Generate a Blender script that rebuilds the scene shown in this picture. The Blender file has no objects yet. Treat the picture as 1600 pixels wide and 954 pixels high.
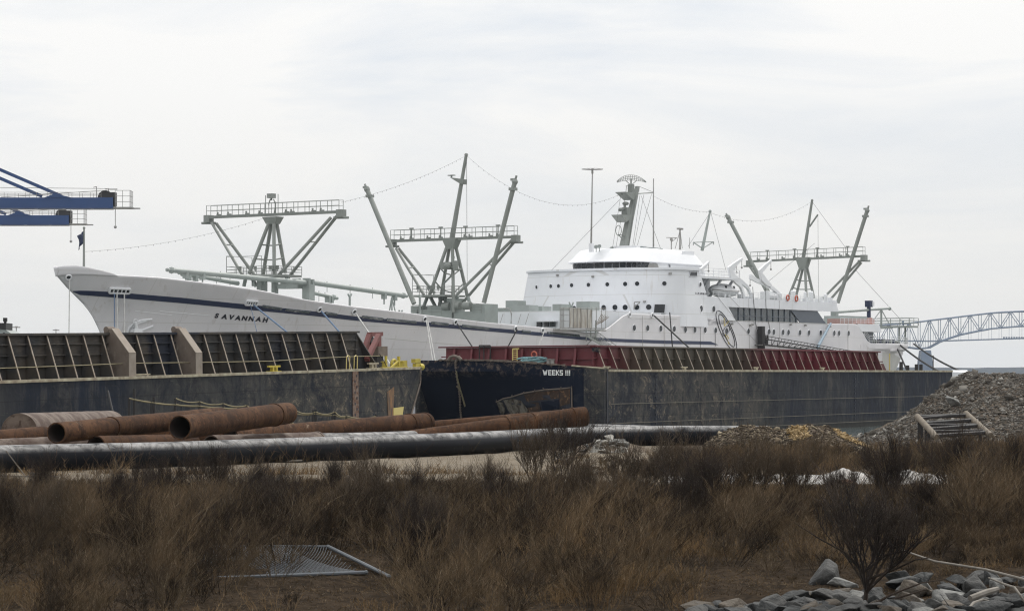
import bpy, bmesh, math, random
import numpy as np
from mathutils import Vector, Matrix, noise
R = math.radians
sc = bpy.context.scene
col = sc.collection
random.seed(7); rng = np.random.default_rng(7)

# ------------------------------------------------------------------ camera
FOC, CX, YH, CAMH = 4000.0, 800.0, 582.0, 4.5      # focal length and horizon in photo pixels, eye height in metres
cd = bpy.data.cameras.new('camera'); cam = bpy.data.objects.new('camera', cd); col.objects.link(cam)
cam.location = (0, 0, CAMH); cam.rotation_euler = (R(90), 0, 0)
cd.sensor_width = 36; cd.lens = FOC / 1600 * 36
cd.shift_x = 0; cd.shift_y = (YH - 477) / 1600
cd.clip_start = 0.5; cd.clip_end = 40000
sc.camera = cam
# ------------------------------------------------------------------ world: high thin overcast over a clear-sky model
SUN_AZ, SUN_EL = R(38), R(52)                       # azimuth from +Y towards +X: behind the ship, to the right
w = bpy.data.worlds.new('World'); sc.world = w; w.use_nodes = True
nt = w.node_tree; N = nt.nodes; L = nt.links; N.clear()
out = N.new('ShaderNodeOutputWorld'); bg = N.new('ShaderNodeBackground'); bg.inputs[1].default_value = 0.1
sky = N.new('ShaderNodeTexSky'); sky.sky_type = 'NISHITA'; sky.sun_disc = False
sky.sun_elevation = SUN_EL; sky.sun_rotation = SUN_AZ
tc = N.new('ShaderNodeTexCoord')
sep = N.new('ShaderNodeSeparateXYZ'); L.new(tc.outputs['Generated'], sep.inputs[0])
def wmath(op, a, b=None, clamp=False):
    m = N.new('ShaderNodeMath'); m.operation = op; m.use_clamp = clamp
    for i, v in enumerate((a, b)):
        if v is None: continue
        if isinstance(v, (int, float)): m.inputs[i].default_value = v
        else: L.new(v, m.inputs[i])
    return m.outputs[0]
up = wmath('MAXIMUM', sep.outputs[2], 0.0)
mp = N.new('ShaderNodeMapping'); mp.inputs['Scale'].default_value = (5, 5, 22); L.new(tc.outputs['Generated'], mp.inputs[0])
nz = N.new('ShaderNodeTexNoise'); nz.inputs['Scale'].default_value = 1.1; nz.inputs['Detail'].default_value = 9; nz.inputs['Roughness'].default_value = .56
nz.inputs['Distortion'].default_value = .5
L.new(mp.outputs[0], nz.inputs['Vector'])
cr = N.new('ShaderNodeValToRGB'); cr.color_ramp.elements[0].position = .33; cr.color_ramp.elements[1].position = .56
cr.color_ramp.elements[0].color = (0, 0, 0, 1); cr.color_ramp.elements[1].color = (1, 1, 1, 1)
L.new(nz.outputs[0], cr.inputs[0])
# luminance of the cloud sheet grows from the horizon to the zenith, as an overcast sky's does
lum = wmath('MULTIPLY', wmath('ADD', wmath('MULTIPLY', up, .95), 1.0), 8.35)
cc = N.new('ShaderNodeMix'); cc.data_type = 'RGBA'
cc.inputs[6].default_value = (.865, .905, .955, 1); cc.inputs[7].default_value = (1.05, 1.045, 1.03, 1)
L.new(cr.outputs[0], cc.inputs[0])
warm = N.new('ShaderNodeMix'); warm.data_type = 'RGBA'          # warmer veil low over the horizon
warm.inputs[6].default_value = (.985, .975, .945, 1)
L.new(wmath('MULTIPLY', up, 9.0, True), warm.inputs[0]); L.new(cc.outputs[2], warm.inputs[7])
vm = N.new('ShaderNodeVectorMath'); vm.operation = 'SCALE'; L.new(warm.outputs[2], vm.inputs[0]); L.new(lum, vm.inputs['Scale'])
mx = N.new('ShaderNodeMix'); mx.data_type = 'RGBA'
L.new(wmath('ADD', wmath('MULTIPLY', cr.outputs[0], .02), .97), mx.inputs[0])
L.new(sky.outputs[0], mx.inputs[6]); L.new(vm.outputs[0], mx.inputs[7])
L.new(mx.outputs[2], bg.inputs[0]); L.new(bg.outputs[0], out.inputs[0])
# ------------------------------------------------------------------ sun
sd = bpy.data.lights.new('sun', 'SUN'); sd.energy = 2.3; sd.angle = R(2.5); sd.color = (1, .95, .88)
so = bpy.data.objects.new('sun', sd); col.objects.link(so)
sv = Vector((math.sin(SUN_AZ) * math.cos(SUN_EL), math.cos(SUN_AZ) * math.cos(SUN_EL), math.sin(SUN_EL)))
so.rotation_euler = sv.to_track_quat('Z', 'Y').to_euler(); so.location = sv * 100
vs = sc.view_settings; vs.view_transform = 'Standard'; vs.look = 'None'; vs.exposure = 0.0; vs.gamma = 1
vs.use_curve_mapping = False
sc.cycles.volume_bounces = 0; sc.cycles.max_bounces = 6; sc.cycles.use_denoising = True; sc.cycles.denoising_prefilter = 'NONE'; sc.cycles.filter_width = 1.2; sc.cycles.sample_clamp_indirect = 2.0
sc.cycles.transparent_max_bounces = 6

# ------------------------------------------------------------------ helpers
def P(x, y, Z): return Vector(((x - CX) / FOC * Z, Z, CAMH - (y - YH) / FOC * Z))
def prj(v): return (CX + FOC * v[0] / v[1], YH - FOC * (v[2] - CAMH) / v[1])
class Frame:
    "local x runs along the hull away from the camera, local y = -t where t is the side facing the camera"
    def __init__(s, X0, Y0, th):
        s.o = Vector((X0, Y0, 0)); s.th = R(th); s.c = math.cos(s.th); s.s = math.sin(s.th)
        s.M = Matrix.Translation(s.o) @ Matrix.Rotation(s.th, 4, 'Z')
    def w(s, v): return s.M @ Vector(v)
    def px(s, v): return prj(s.w(v))
    def onp(s, x, y, t):
        u = (x - CX) / FOC
        X0 = s.o.x + s.s * t; Z0 = s.o.y - s.c * t
        a = (u * Z0 - X0) / (s.c - u * s.s); Z = Z0 + s.s * a
        return Vector((a, -t, CAMH - (y - YH) / FOC * Z))
    def ona(s, x, y, a):
        u = (x - CX) / FOC
        X0 = s.o.x + s.c * a; Z0 = s.o.y + s.s * a
        t = (u * Z0 - X0) / (s.s + u * s.c); Z = Z0 - s.c * t
        return Vector((a, -t, CAMH - (y - YH) / FOC * Z))

ROOTM = {}
def props(o, label=None, cat=None, group=None, kind=None):
    if label: o['label'] = label
    if cat: o['category'] = cat
    if group: o['group'] = group
    if kind: o['kind'] = kind
    return o
def thing(name, label, cat, loc=(0, 0, 0), rz=0.0, group=None, rot=None):
    o = bpy.data.objects.new(name, None); o.empty_display_size = .3; col.objects.link(o)
    o.location = loc; o.rotation_euler = rot if rot else (0, 0, rz)
    props(o, label, cat, group)
    ROOTM[o.name] = Matrix.Translation(Vector(loc)) @ (o.rotation_euler.to_matrix().to_4x4())
    return o
class MB:
    def __init__(s): s.v = []; s.f = []
    def add(s, vs_, fs):
        n = len(s.v); s.v += [Vector(v) for v in vs_]; s.f += [tuple(i + n for i in f) for f in fs]; return s
    def box(s, c, size, rz=0, ax=None):
        hx, hy, hz = size[0] / 2, size[1] / 2, size[2] / 2
        m = ax if ax else Matrix.Rotation(rz, 3, 'Z')
        vs_ = [Vector(c) + m @ Vector((x * hx, y * hy, z * hz)) for x in (-1, 1) for y in (-1, 1) for z in (-1, 1)]
        return s.add(vs_, [(0, 1, 3, 2), (4, 6, 7, 5), (0, 4, 5, 1), (2, 3, 7, 6), (0, 2, 6, 4), (1, 5, 7, 3)])
    def bx(s, x0, x1, y0, y1, z0, z1): return s.box(((x0 + x1) / 2, (y0 + y1) / 2, (z0 + z1) / 2), (abs(x1 - x0), abs(y1 - y0), abs(z1 - z0)))
    def tube(s, p0, p1, r0, r1=None, n=8, cap=True):
        r1 = r0 if r1 is None else r1
        p0 = Vector(p0); p1 = Vector(p1); d = p1 - p0
        if d.length < 1e-6: return s
        q = d.to_track_quat('Z', 'Y').to_matrix(); vs_ = []
        for p, r in ((p0, r0), (p1, r1)):
            for k in range(n):
                a = 2 * math.pi * (k + .5) / n; vs_.append(p + q @ Vector((r * math.cos(a), r * math.sin(a), 0)))
        fs = [(k, (k + 1) % n, n + (k + 1) % n, n + k) for k in range(n)]
        if cap: fs += [tuple(range(n - 1, -1, -1)), tuple(range(n, 2 * n))]
        return s.add(vs_, fs)
    def path(s, pts, r, n=6):
        pts = [Vector(p) for p in pts]; rs = r if isinstance(r, (list, tuple)) else [r] * len(pts)
        vs_ = []
        for i, p in enumerate(pts):
            d = (pts[min(i + 1, len(pts) - 1)] - pts[max(i - 1, 0)])
            if d.length < 1e-7: d = Vector((1, 0, 0))
            q = d.to_track_quat('Z', 'Y').to_matrix()
            for k in range(n):
                a = 2 * math.pi * k / n; vs_.append(p + q @ Vector((rs[i] * math.cos(a), rs[i] * math.sin(a), 0)))
        fs = [(i * n + k, i * n + (k + 1) % n, (i + 1) * n + (k + 1) % n, (i + 1) * n + k) for i in range(len(pts) - 1) for k in range(n)]
        fs += [tuple(range(n - 1, -1, -1)), tuple(range((len(pts) - 1) * n, len(pts) * n))]
        return s.add(vs_, fs)
    def prism(s, pts, vec):
        pts = [Vector(p) for p in pts]; vec = Vector(vec); n = len(pts)
        return s.add(pts + [p + vec for p in pts], [tuple(range(n)), tuple(range(2 * n - 1, n - 1, -1))] + [(k, n + k, n + (k + 1) % n, (k + 1) % n) for k in range(n)])
    def beam(s, p0, p1, wd, ht, up=(0, 0, 1)):
        p0 = Vector(p0); p1 = Vector(p1); d = (p1 - p0); l = d.length
        if l < 1e-6: return s
        d.normalize(); u = Vector(up); sd_ = d.cross(u)
        if sd_.length < 1e-4: sd_ = d.cross(Vector((1, 0, 0)))
        sd_.normalize(); u = sd_.cross(d)
        m = Matrix((sd_, d, u)).transposed()
        return s.box((p0 + p1) / 2, (wd, l, ht), ax=m)
    def grid(s, rows, closed=False):
        n = len(rows[0]); vs_ = [p for r in rows for p in r]; fs = []
        for i in range(len(rows) - 1):
            for k in range(n if closed else n - 1):
                fs.append((i * n + k, i * n + (k + 1) % n, (i + 1) * n + (k + 1) % n, (i + 1) * n + k))
        return s.add(vs_, fs)
    def disc(s, c, nrm, r, th, n=14, ry=None):
        return s.tube(Vector(c) - Vector(nrm) * th * .3, Vector(c) + Vector(nrm) * th, r, r, n)
    def sphere(s, c, r, n=8, sz=1.0):
        c = Vector(c); rows = []
        for i in range(n // 2 + 1):
            a = math.pi * i / (n // 2)
            rows.append([c + Vector((r * math.sin(a) * math.cos(2 * math.pi * k / n), r * math.sin(a) * math.sin(2 * math.pi * k / n), r * sz * math.cos(a))) for k in range(n)])
        return s.grid(rows, True)
    def ring(s, c, nrm, rad, r, n=18, m=6):
        q = Vector(nrm).to_track_quat('Z', 'Y').to_matrix(); rows = []
        for i in range(n + 1):
            a = 2 * math.pi * i / n; cc_ = Vector(c) + q @ Vector((rad * math.cos(a), rad * math.sin(a), 0)); rd = q @ Vector((math.cos(a), math.sin(a), 0)); ax = q @ Vector((0, 0, 1))
            rows.append([cc_ + rd * (r * math.cos(2 * math.pi * k / m)) + ax * (r * math.sin(2 * math.pi * k / m)) for k in range(m)])
        return s.grid(rows, True)
    def build(s, name, mat, parent=None, smooth=False, world=False, bevel=0, solid=0, label=None, cat=None, group=None, kind=None, noise_amp=0):
        me = bpy.data.meshes.new(name); vs_ = s.v
        o = bpy.data.objects.new(name, me)
        if parent is None:
            xs = [v.x for v in vs_]; ys = [v.y for v in vs_]; zs = [v.z for v in vs_]
            c = Vector(((min(xs) + max(xs)) / 2, (min(ys) + max(ys)) / 2, min(zs)))
            vs_ = [v - c for v in vs_]; o.location = c
        else:
            o.parent = parent; root = parent
            while root.parent: root = root.parent
            if world:
                mi = (ROOTM[root.name] if root.name in ROOTM else Matrix.Translation(root.location)).inverted()
                vs_ = [mi @ v for v in vs_]
        me.from_pydata(vs_, [], s.f); me.validate(); 
        bm = bmesh.new(); bm.from_mesh(me); bmesh.ops.recalc_face_normals(bm, faces=bm.faces); bm.to_mesh(me); bm.free()
        if smooth:
            me.polygons.foreach_set('use_smooth', [True] * len(me.polygons))
            try: me.set_sharp_from_angle(angle=R(38))
            except Exception: pass
        if mat: me.materials.append(mat)
        col.objects.link(o)
        if solid:
            md = o.modifiers.new('solid', 'SOLIDIFY'); md.thickness = solid; md.offset = -1
        if bevel:
            md = o.modifiers.new('bevel', 'BEVEL'); md.width = bevel; md.segments = 2; md.limit_method = 'ANGLE'
        props(o, label, cat, group, kind)
        return o
def np_mesh(name, V, Fq, mat, **kw):
    me = bpy.data.meshes.new(name); V = np.asarray(V, dtype=np.float32); Fq = np.asarray(Fq, dtype=np.int32)
    me.vertices.add(len(V)); me.vertices.foreach_set('co', V.ravel())
    k = Fq.shape[1]; me.loops.add(Fq.size); me.loops.foreach_set('vertex_index', Fq.ravel())
    me.polygons.add(len(Fq)); me.polygons.foreach_set('loop_start', np.arange(0, Fq.size, k, dtype=np.int32)); me.polygons.foreach_set('loop_total', np.full(len(Fq), k, dtype=np.int32))
    me.update(calc_edges=True)
    if mat: me.materials.append(mat)
    o = bpy.data.objects.new(name, me); col.objects.link(o); props(o, **kw); return o
def copy_tree(o, parent=None):
    c = o.copy(); col.objects.link(c)
    if parent: c.parent = parent
    for ch in list(o.children): copy_tree(ch, c)
    return c

# ------------------------------------------------------------------ materials
def mat(name, c, rough=.6, metal=0, var=None, vscale=1.0, vamt=.5, stretch=(1, 1, 1), bump=0, bscale=8, spec=.5, extra=None, streak=None, detail=6, coords='Object', bdist=.05):
    m = bpy.data.materials.new(name); m.use_nodes = True; nt = m.node_tree; N = nt.nodes; L = nt.links
    b = N['Principled BSDF']; b.inputs['Roughness'].default_value = rough; b.inputs['Metallic'].default_value = metal
    b.inputs['Specular IOR Level'].default_value = spec
    tc = N.new('ShaderNodeTexCoord'); src = tc.outputs[coords]
    colr = None
    def mixc(fac, a, bcol):
        x = N.new('ShaderNodeMix'); x.data_type = 'RGBA'
        L.new(fac, x.inputs[0])
        if isinstance(a, tuple): x.inputs[6].default_value = (*a, 1)
        else: L.new(a, x.inputs[6])
        if isinstance(bcol, tuple): x.inputs[7].default_value = (*bcol, 1)
        else: L.new(bcol, x.inputs[7])
        return x.outputs[2]
    def nzf(scale, lo, hi, st=(1, 1, 1), det=6, dist=0, rgh=.55, off=0):
        mp = N.new('ShaderNodeMapping'); mp.inputs['Scale'].default_value = st; mp.inputs['Location'].default_value = (off, off * .7, off * 1.3); L.new(src, mp.inputs[0])
        n = N.new('ShaderNodeTexNoise'); n.inputs['Scale'].default_value = scale; n.inputs['Detail'].default_value = det; n.inputs['Distortion'].default_value = dist; n.inputs['Roughness'].default_value = rgh
        L.new(mp.outputs[0], n.inputs['Vector'])
        r = N.new('ShaderNodeMapRange'); r.inputs[1].default_value = lo; r.inputs[2].default_value = hi; r.clamp = True
        L.new(n.outputs[0], r.inputs[0]); return r.outputs[0]
    colr = c
    if var is not None: colr = mixc(nzf(vscale, .5 - .25 / max(vamt, .1) * .5, .5 + .25 / max(vamt, .1) * .5, stretch, detail), c, var)
    for st in (streak or []):      # (colour, scale, stretch, lo, hi, offset)
        colr = mixc(nzf(st[1], st[3], st[4], st[2], 8, .3, .62, st[5]), colr, st[0])
    if extra: colr = extra(N, L, src, colr, mixc, nzf, b)
    if isinstance(colr, tuple): b.inputs['Base Color'].default_value = (*colr, 1)
    else: L.new(colr, b.inputs['Base Color'])
    if bump:
        n = N.new('ShaderNodeTexNoise'); n.inputs['Scale'].default_value = bscale; n.inputs['Detail'].default_value = 8; L.new(src, n.inputs['Vector'])
        bp = N.new('ShaderNodeBump'); bp.inputs['Strength'].default_value = bump; bp.inputs['Distance'].default_value = bdist
        L.new(n.outputs[0], bp.inputs['Height']); L.new(bp.outputs[0], b.inputs['Normal'])
    return m
V1 = (.05, .05, 1)
hull_white = None
def plating(N, L, src, colr, mixc, nzf, b):
    # welded plate seams: thin darker lines of a brick pattern on (x, z)
    sp = N.new('ShaderNodeSeparateXYZ'); L.new(src, sp.inputs[0]); cb = N.new('ShaderNodeCombineXYZ')
    L.new(sp.outputs[0], cb.inputs[0]); L.new(sp.outputs[2], cb.inputs[1])
    br = N.new('ShaderNodeTexBrick'); br.inputs['Scale'].default_value = 1; br.inputs['Brick Width'].default_value = 9; br.inputs['Row Height'].default_value = 2.3
    br.inputs['Mortar Size'].default_value = .035; br.inputs['Mortar Smooth'].default_value = .3; br.inputs['Bias'].default_value = -1
    br.inputs['Color1'].default_value = (0, 0, 0, 1); br.inputs['Color2'].default_value = (0, 0, 0, 1); br.inputs['Mortar'].default_value = (.55, .55, .55, 1)
    L.new(cb.outputs[0], br.inputs['Vector'])
    c2 = mixc(br.outputs[0], colr, (.45, .44, .42))
    return c2
M = {}
M['hull'] = mat('hull_paint', (.64, .63, .645), .42, var=(.585, .58, .60), vscale=.25, vamt=1, stretch=(1, 1, .6), extra=plating,
    streak=[((.42, .39, .36), 1.0, (1.2, 1.2, .10), .58, .80, 3), ((.30, .22, .15), 2.2, (1.6, 1.6, .07), .66, .80, 9)], bump=.10, bscale=.5, bdist=.2)
M['white'] = mat('white_paint', (.71, .725, .755), .4, var=(.66, .675, .705), vscale=.3, vamt=1, extra=plating,
    streak=[((.50, .47, .43), 1.6, (1.5, 1.5, .09), .60, .82, 5)], bump=.08, bscale=.6, bdist=.15)
M['roof'] = mat('roof_white_paint', (.72, .73, .745), .4, var=(.67, .68, .70), vscale=.5)
M['cream'] = mat('keel_grey_paint', (.50, .50, .47), .5, var=(.42, .42, .40), vscale=.4)
M['navy'] = mat('navy_stripe_paint', (.012, .022, .065), .45, var=(.02, .03, .07), vscale=.6)
M['black'] = mat('black_lettering_paint', (.008, .01, .02), .5)
M['mast'] = mat('mast_grey_paint', (.25, .265, .25), .55, var=(.19, .205, .19), vscale=.8, streak=[((.12, .085, .06), 2.0, (1, 1, .4), .66, .8, 2)])
M['mastl'] = mat('mast_light_grey_paint', (.30, .335, .32), .5, var=(.23, .25, .24), vscale=.7)
M['steel'] = mat('weathered_grey_steel', (.30, .30, .29), .6, var=(.2, .19, .18), vscale=1.2)
M['port'] = mat('porthole_glass', (.012, .016, .022), .12, spec=.5)
M['glass'] = mat('tinted_glass', (.035, .048, .058), .08, var=(.06, .075, .085), vscale=.35, spec=.8)
M['slate'] = mat('slate_panel', (.085, .10, .125), .4)
M['dkglass'] = mat('bridge_window_glass', (.01, .014, .02), .1, spec=.6)
M['wire'] = mat('dark_wire', (.05, .05, .05), .6)
M['rope_w'] = mat('white_mooring_rope', (.55, .55, .53), .8, var=(.35, .35, .34), vscale=2)
M['rope_b'] = mat('blue_mooring_rope', (.12, .19, .30), .8, var=(.08, .12, .2), vscale=2)
M['rope_k'] = mat('black_mooring_rope', (.018, .018, .02), .85)
M['rope_y'] = mat('yellow_rope', (.24, .21, .12), .85, var=(.15, .13, .08), vscale=3)
M['yellow'] = mat('yellow_paint', (.50, .40, .03), .6, var=(.33, .27, .06), vscale=3, streak=[((.16, .09, .04), 5, (1, 1, 1), .6, .72, 1)])
M['orange'] = mat('orange_paint', (.42, .10, .06), .6)
M['pink'] = mat('faded_red_netting', (.42, .17, .14), .8, var=(.5, .3, .26), vscale=3)
M['gold'] = mat('gold_paint', (.55, .45, .16), .5)
M['ratty'] = mat('weathered_panel', (.50, .49, .46), .8, var=(.30, .27, .23), vscale=1.6, stretch=(1, 1, .3), vamt=1)
M['bluesteel'] = mat('crane_blue_paint', (.008, .048, .165), .5, var=(.006, .036, .13), vscale=.1)
M['brdg'] = mat('bridge_steel_paint', (.045, .095, .17), .6)
M['redpost'] = mat('dull_red_steel', (.19, .055, .05), .6, var=(.12, .05, .045), vscale=2)
M['concrete'] = mat('concrete', (.34, .33, .30), .85, var=(.24, .22, .19), vscale=3, bump=.3)
M['wood'] = mat('weathered_wood', (.20, .17, .13), .85, var=(.11, .09, .07), vscale=5, stretch=(1, 1, 1), bump=.3, bscale=20)
M['darkpole'] = mat('dark_steel_pole', (.018, .017, .018), .7)
M['woodlight'] = mat('bleached_log', (.22, .20, .175), .8, var=(.13, .115, .095), vscale=6)
# ------------------------------------------------------------------ THE SHIP
S = Frame(-41.4, 232.6, 56.0)
ship = thing('cargo_ship', 'large white cargo ship with blue stripe, grey derrick masts and rounded bridge, behind the barges', 'ship', S.o, S.th)
BM = 11.0
STEM = [S.onp(x, y, 0) for x, y in ((88.5, 431), (104, 449), (112, 457), (122, 467), (133, 478), (143, 492), (151, 507), (157, 520))]
_sz = [p.z for p in STEM][::-1]; _ss = [p.x for p in STEM][::-1]
def sst(z):
    if z < _sz[0]: return _ss[0] + (_sz[0] - z) * .33
    if z > _sz[-1]: return _ss[-1] - (z - _sz[-1]) * 0.9
    return float(np.interp(z, _sz, _ss))
SEND = 171.5
def send(z):
    return SEND - (max(0, 7.2 - z) * 1.25) - (0.5 if z < 8 else 0)
def hb(s, z):
    z = min(z, 16); s0 = sst(z)
    Lf = 92 + (50 - 92) * min(max(z / 14.5, 0), 1); p = 1.15 + (.80 - 1.15) * min(max(z / 14.5, 0), 1)
    q = min(max((s - s0) / Lf, 0), 1); b = BM * (1 - (1 - q) ** 2) ** p
    e = send(z); a0 = 138
    if s > a0:
        r = min((s - a0) / (e - a0), 1); k = 2.3 if z > 7.5 else 1.8
        b *= max(1 - r ** k, 0) ** .5
    return b
def hull_hit(x, y, n=40, off=0.0):
    lo, hi = -1.0, 158.0
    def f(s):
        b = 5
        z = 10
        for _ in range(4):
            b = hb(s, z) + off; Z = S.o.y + S.s * s - S.c * b; z = CAMH - (y - YH) / FOC * Z
        X = S.o.x + S.c * s + S.s * b
        return CX + FOC * X / Z, b, z
    for _ in range(n):
        m = (lo + hi) / 2
        if f(m)[0] < x: lo = m
        else: hi = m
    _, b, z = f((lo + hi) / 2)
    return Vector(((lo + hi) / 2, -b, z))
TOP = [(88.5, 431), (95, 429.5), (110, 429), (130, 428.5), (165, 429.5), (200, 431), (250, 434), (290, 438.5), (332, 443.5), (370, 448.5), (413, 455), (450, 463), (482, 469.5), (550, 479), (600, 484.5), (651, 490.5), (710, 498), (765, 504), (820, 509), (874, 513.5), (911, 518.5), (933, 519.5), (943, 516), (952, 511), (962, 503), (973, 494), (983, 489.3), (1000, 490), (1018, 491), (1045, 492), (1058, 492.4), (1100, 496), (1150, 501.6), (1220, 503.5), (1293, 505.4), (1341, 506), (1357, 535.8), (1400, 536.2), (1425, 537)]
_tp = [hull_hit(x, y) for x, y in TOP]
_ts = [0.0 if i == 0 else p.x for i, p in enumerate(_tp)]; _tz = [p.z for p in _tp]
for i in range(1, len(_ts)): _ts[i] = max(_ts[i], _ts[i - 1] + 1e-3)
def ztop(s): return float(np.interp(s, _ts, _tz))
# stations along the deck edge, dense where the sheer line bends
qs = sorted(set([round(t, 4) for t in list(np.linspace(0, .06, 16)) + list(np.linspace(.06, .5, 60)) + list(np.linspace(.5, .9, 60)) + list(np.linspace(.9, 1, 36))] +
                [round((s - .0) / SEND, 4) for s in _ts if 0 < s < SEND]))
NV = 22
def station(q, v, side=-1):
    z = 10.0
    for _ in range(12):
        s = sst(z) + q * (send(z) - sst(z)); z = -1 + v * (ztop(s) + 1)
    return Vector((s, side * hb(s, z), z))
vsr = [0, .08, .16, .24, .32, .4, .47, .54, .6, .65, .7, .74, .78, .82, .86, .89, .92, .94, .96, .98, .99, 1.0]
m = MB()
for side in (-1, 1): m.grid([[station(q, v, side) for v in vsr] for q in qs])
m.build('hull', M['hull'], ship, smooth=True, solid=.12)
# weather deck inside the shell
dk = MB(); rows = []
for q in qs:
    p = station(q, 1.0); zz = p.z - (1.05 if p.x < 84 else .3); b = max(hb(p.x, zz) - .3, 0)
    if p.x < sst(zz) + .6: continue
    rows.append([Vector((p.x, -b, zz)), Vector((p.x, 0, zz + .12)), Vector((p.x, b, zz))])
dk.grid(rows); dk.build('weather_deck', M['mastl'], ship, solid=.05)
# raised bulwark at the very bow: lens shaped, flaring outwards
bw = MB(); ends = hull_hit(182, 430).x
for side in (-1, 1):
    rows = []
    for k in range(26):
        s = ends * (k / 25) ** 1.6; z0 = ztop(s); f_ = (1 - (s / ends)) ** .75; h = .85 * min(1, f_ * 1.25)
        rr = []
        for j in range(6):
            u = j / 5; fl = .2 * math.sin(u * 1.4) * f_
            rr.append(Vector((s - fl * .5 + .12, side * (hb(s + .02, z0) + fl), z0 - .02 + h * u)))
        rows.append(rr)
    bw.grid(rows); tips = (tips if side > 0 else []) + [rows[0]]
bw.grid([tips[0], [Vector((v.x - .07, v.y * .5, v.z)) for v in tips[0]], [Vector((v.x - .07, v.y * .5, v.z)) for v in tips[1]], tips[1]])
bw.build('bow_bulwark', M['hull'], ship, smooth=True, solid=.12)
# blue stripe: proud strip that follows the shell
def strip(xs, tops, bots, off=.03, n=90, rows=3):
    r = []
    for i in range(n + 1):
        x = xs[0] + (xs[-1] - xs[0]) * i / n
        yt = float(np.interp(x, xs, tops)); yb = float(np.interp(x, xs, bots))
        r.append([hull_hit(x, yt + (yb - yt) * j / rows) + Vector((0, -off, 0)) for j in range(rows + 1)])
    return r
mb = MB(); mb.grid(strip([113.5, 122, 140, 176, 220, 283, 340, 400, 482, 563, 650, 720, 780, 861, 911, 966, 1040, 1112, 1121.5],
      [454.6, 454, 454.2, 456.2, 459.8, 465, 471, 477, 485.4, 495, 502, 508, 513, 520.6, 526, 529, 531.6, 533.2, 538.2],
      [456, 460.5, 461.8, 464.6, 468.3, 473.5, 479, 485, 492.6, 501.6, 508.5, 514, 518.8, 526, 530.8, 534, 536.8, 538.2, 538.6]))
mb.build('blue_stripe', M['navy'], ship, solid=.02)
# grey counter below the knuckle at the stern
mb = MB(); rows = []
for i in range(70):
    s = 150 + (send(7.3) - .02 - 150) * i / 69; rr = []
    for j in range(9):
        z = 7.35 - (8.35) * j / 8
        ss = min(s, send(z)); rr.append(Vector((ss, -hb(ss, z) - .02, z)))
    rows.append(rr)
mb.grid(rows)
rows = [[Vector((p.x, -p.y, p.z)) for p in r] for r in rows]; mb.grid(rows); mb.build('counter_band', M['cream'], ship, smooth=True)
def hull_n(p):
    e = .3; s, z = p.x, p.z
    a = Vector((2 * e, -(hb(s + e, z) - hb(s - e, z)), 0)); b = Vector((0, -(hb(s, z + e) - hb(s, z - e)), 2 * e))
    n = a.cross(b); n.normalize()
    return n if n.y < 0 else -n
def hline(pts, r, off=.05, n=6, sub=6):
    out = []
    for i in range(len(pts) - 1):
        for k in range(sub if i < len(pts) - 2 else sub + 1):
            t = k / sub; x = pts[i][0] * (1 - t) + pts[i + 1][0] * t; y = pts[i][1] * (1 - t) + pts[i + 1][1] * t
            p = hull_hit(x, y); out.append(p + hull_n(p) * off)
    return MB().path(out, r, n)
# raised mouldings and anchor on the bow
for pts in (((199, 519), (202, 511), (210, 504), (221, 500), (237, 498.5)), ((204, 519), (207, 511), (216, 504), (228, 501)), ((217, 518), (226, 514), (239, 509))):
    hline(pts, .11, .02).build('moulding', M['roof'], ship, smooth=True)
anc = MB(); p0 = hull_hit(208.5, 500.5); p1 = hull_hit(210.5, 516); n_ = hull_n(p1)
anc.tube(p0 + n_ * .35, p1 + n_ * .45, .13, .2); anc.ring(p0 + n_ * .35, n_, .2, .06)
pa, pb = hull_hit(204.5, 514), hull_hit(217, 515)
anc.beam(pa + n_ * .45, pb + n_ * .45, .45, .4); anc.beam(pa + n_ * .4, hull_hit(205.5, 518.5) + n_ * .4, .3, .3); anc.beam(pb + n_ * .4, hull_hit(214.5, 520.5) + n_ * .5, .35, .4)
anc.sphere(hull_hit(211, 519) + n_ * .3, .45)
anc.build('anchor', M['roof'], ship, smooth=True)
# hull seams/scratches that show as long faint lines
for pts in (((211, 485.5), (268, 492)), ((165, 507), (176, 508.5)), ((252, 517), (300, 521)), ((601, 528), (735, 540)), ((250, 486), (330, 493))):
    hline(pts, .025, .0).build('seam', M['cream'] if pts[0][0] > 500 else M['roof'], ship)
# recessed fairlead panels and single chocks
def recess(x0, x1, y, h, name='fairlead_panel'):
    a, b = hull_hit(x0, y), hull_hit(x1, y + 1.0); n_ = hull_n((a + b) / 2); d = (b - a).normalized(); hh = h
    fr = MB(); up_ = d.cross(n_); up_ = up_ if up_.z > 0 else -up_
    c = (a + b) / 2; l = (b - a).length
    ax = Matrix((d, n_, up_)).transposed()
    for k in (-1, 1):
        fr.box(c + up_ * hh / 2 * k + n_ * .1, (l, .3, .12), ax=ax); fr.box(c + d * l / 2 * k + n_ * .1, (.12, .3, hh), ax=ax)
    o = fr.build(name, M['roof'], ship)
    MB().box(c + n_ * .02, (l - .1, .12, hh - .1), ax=ax).build('recess', M['dkglass'], o)
    rl = MB()
    for k in (-.3, -.1, .1, .3): rl.tube(c + d * l * k + up_ * -hh * .45 + n_ * .16, c + d * l * k + up_ * hh * .4 + n_ * .16, .07)
    rl.build('roller', M['roof'], o)
recess(170.5, 202, 452.5, .5); recess(383, 401, 471.5, .45)
CH = [(107, 432.5), (499, 483), (553, 486.5), (663, 498), (711, 502.8), (805, 513), (847, 516), (983, 491.5), (1018.5, 492.5)]
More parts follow.
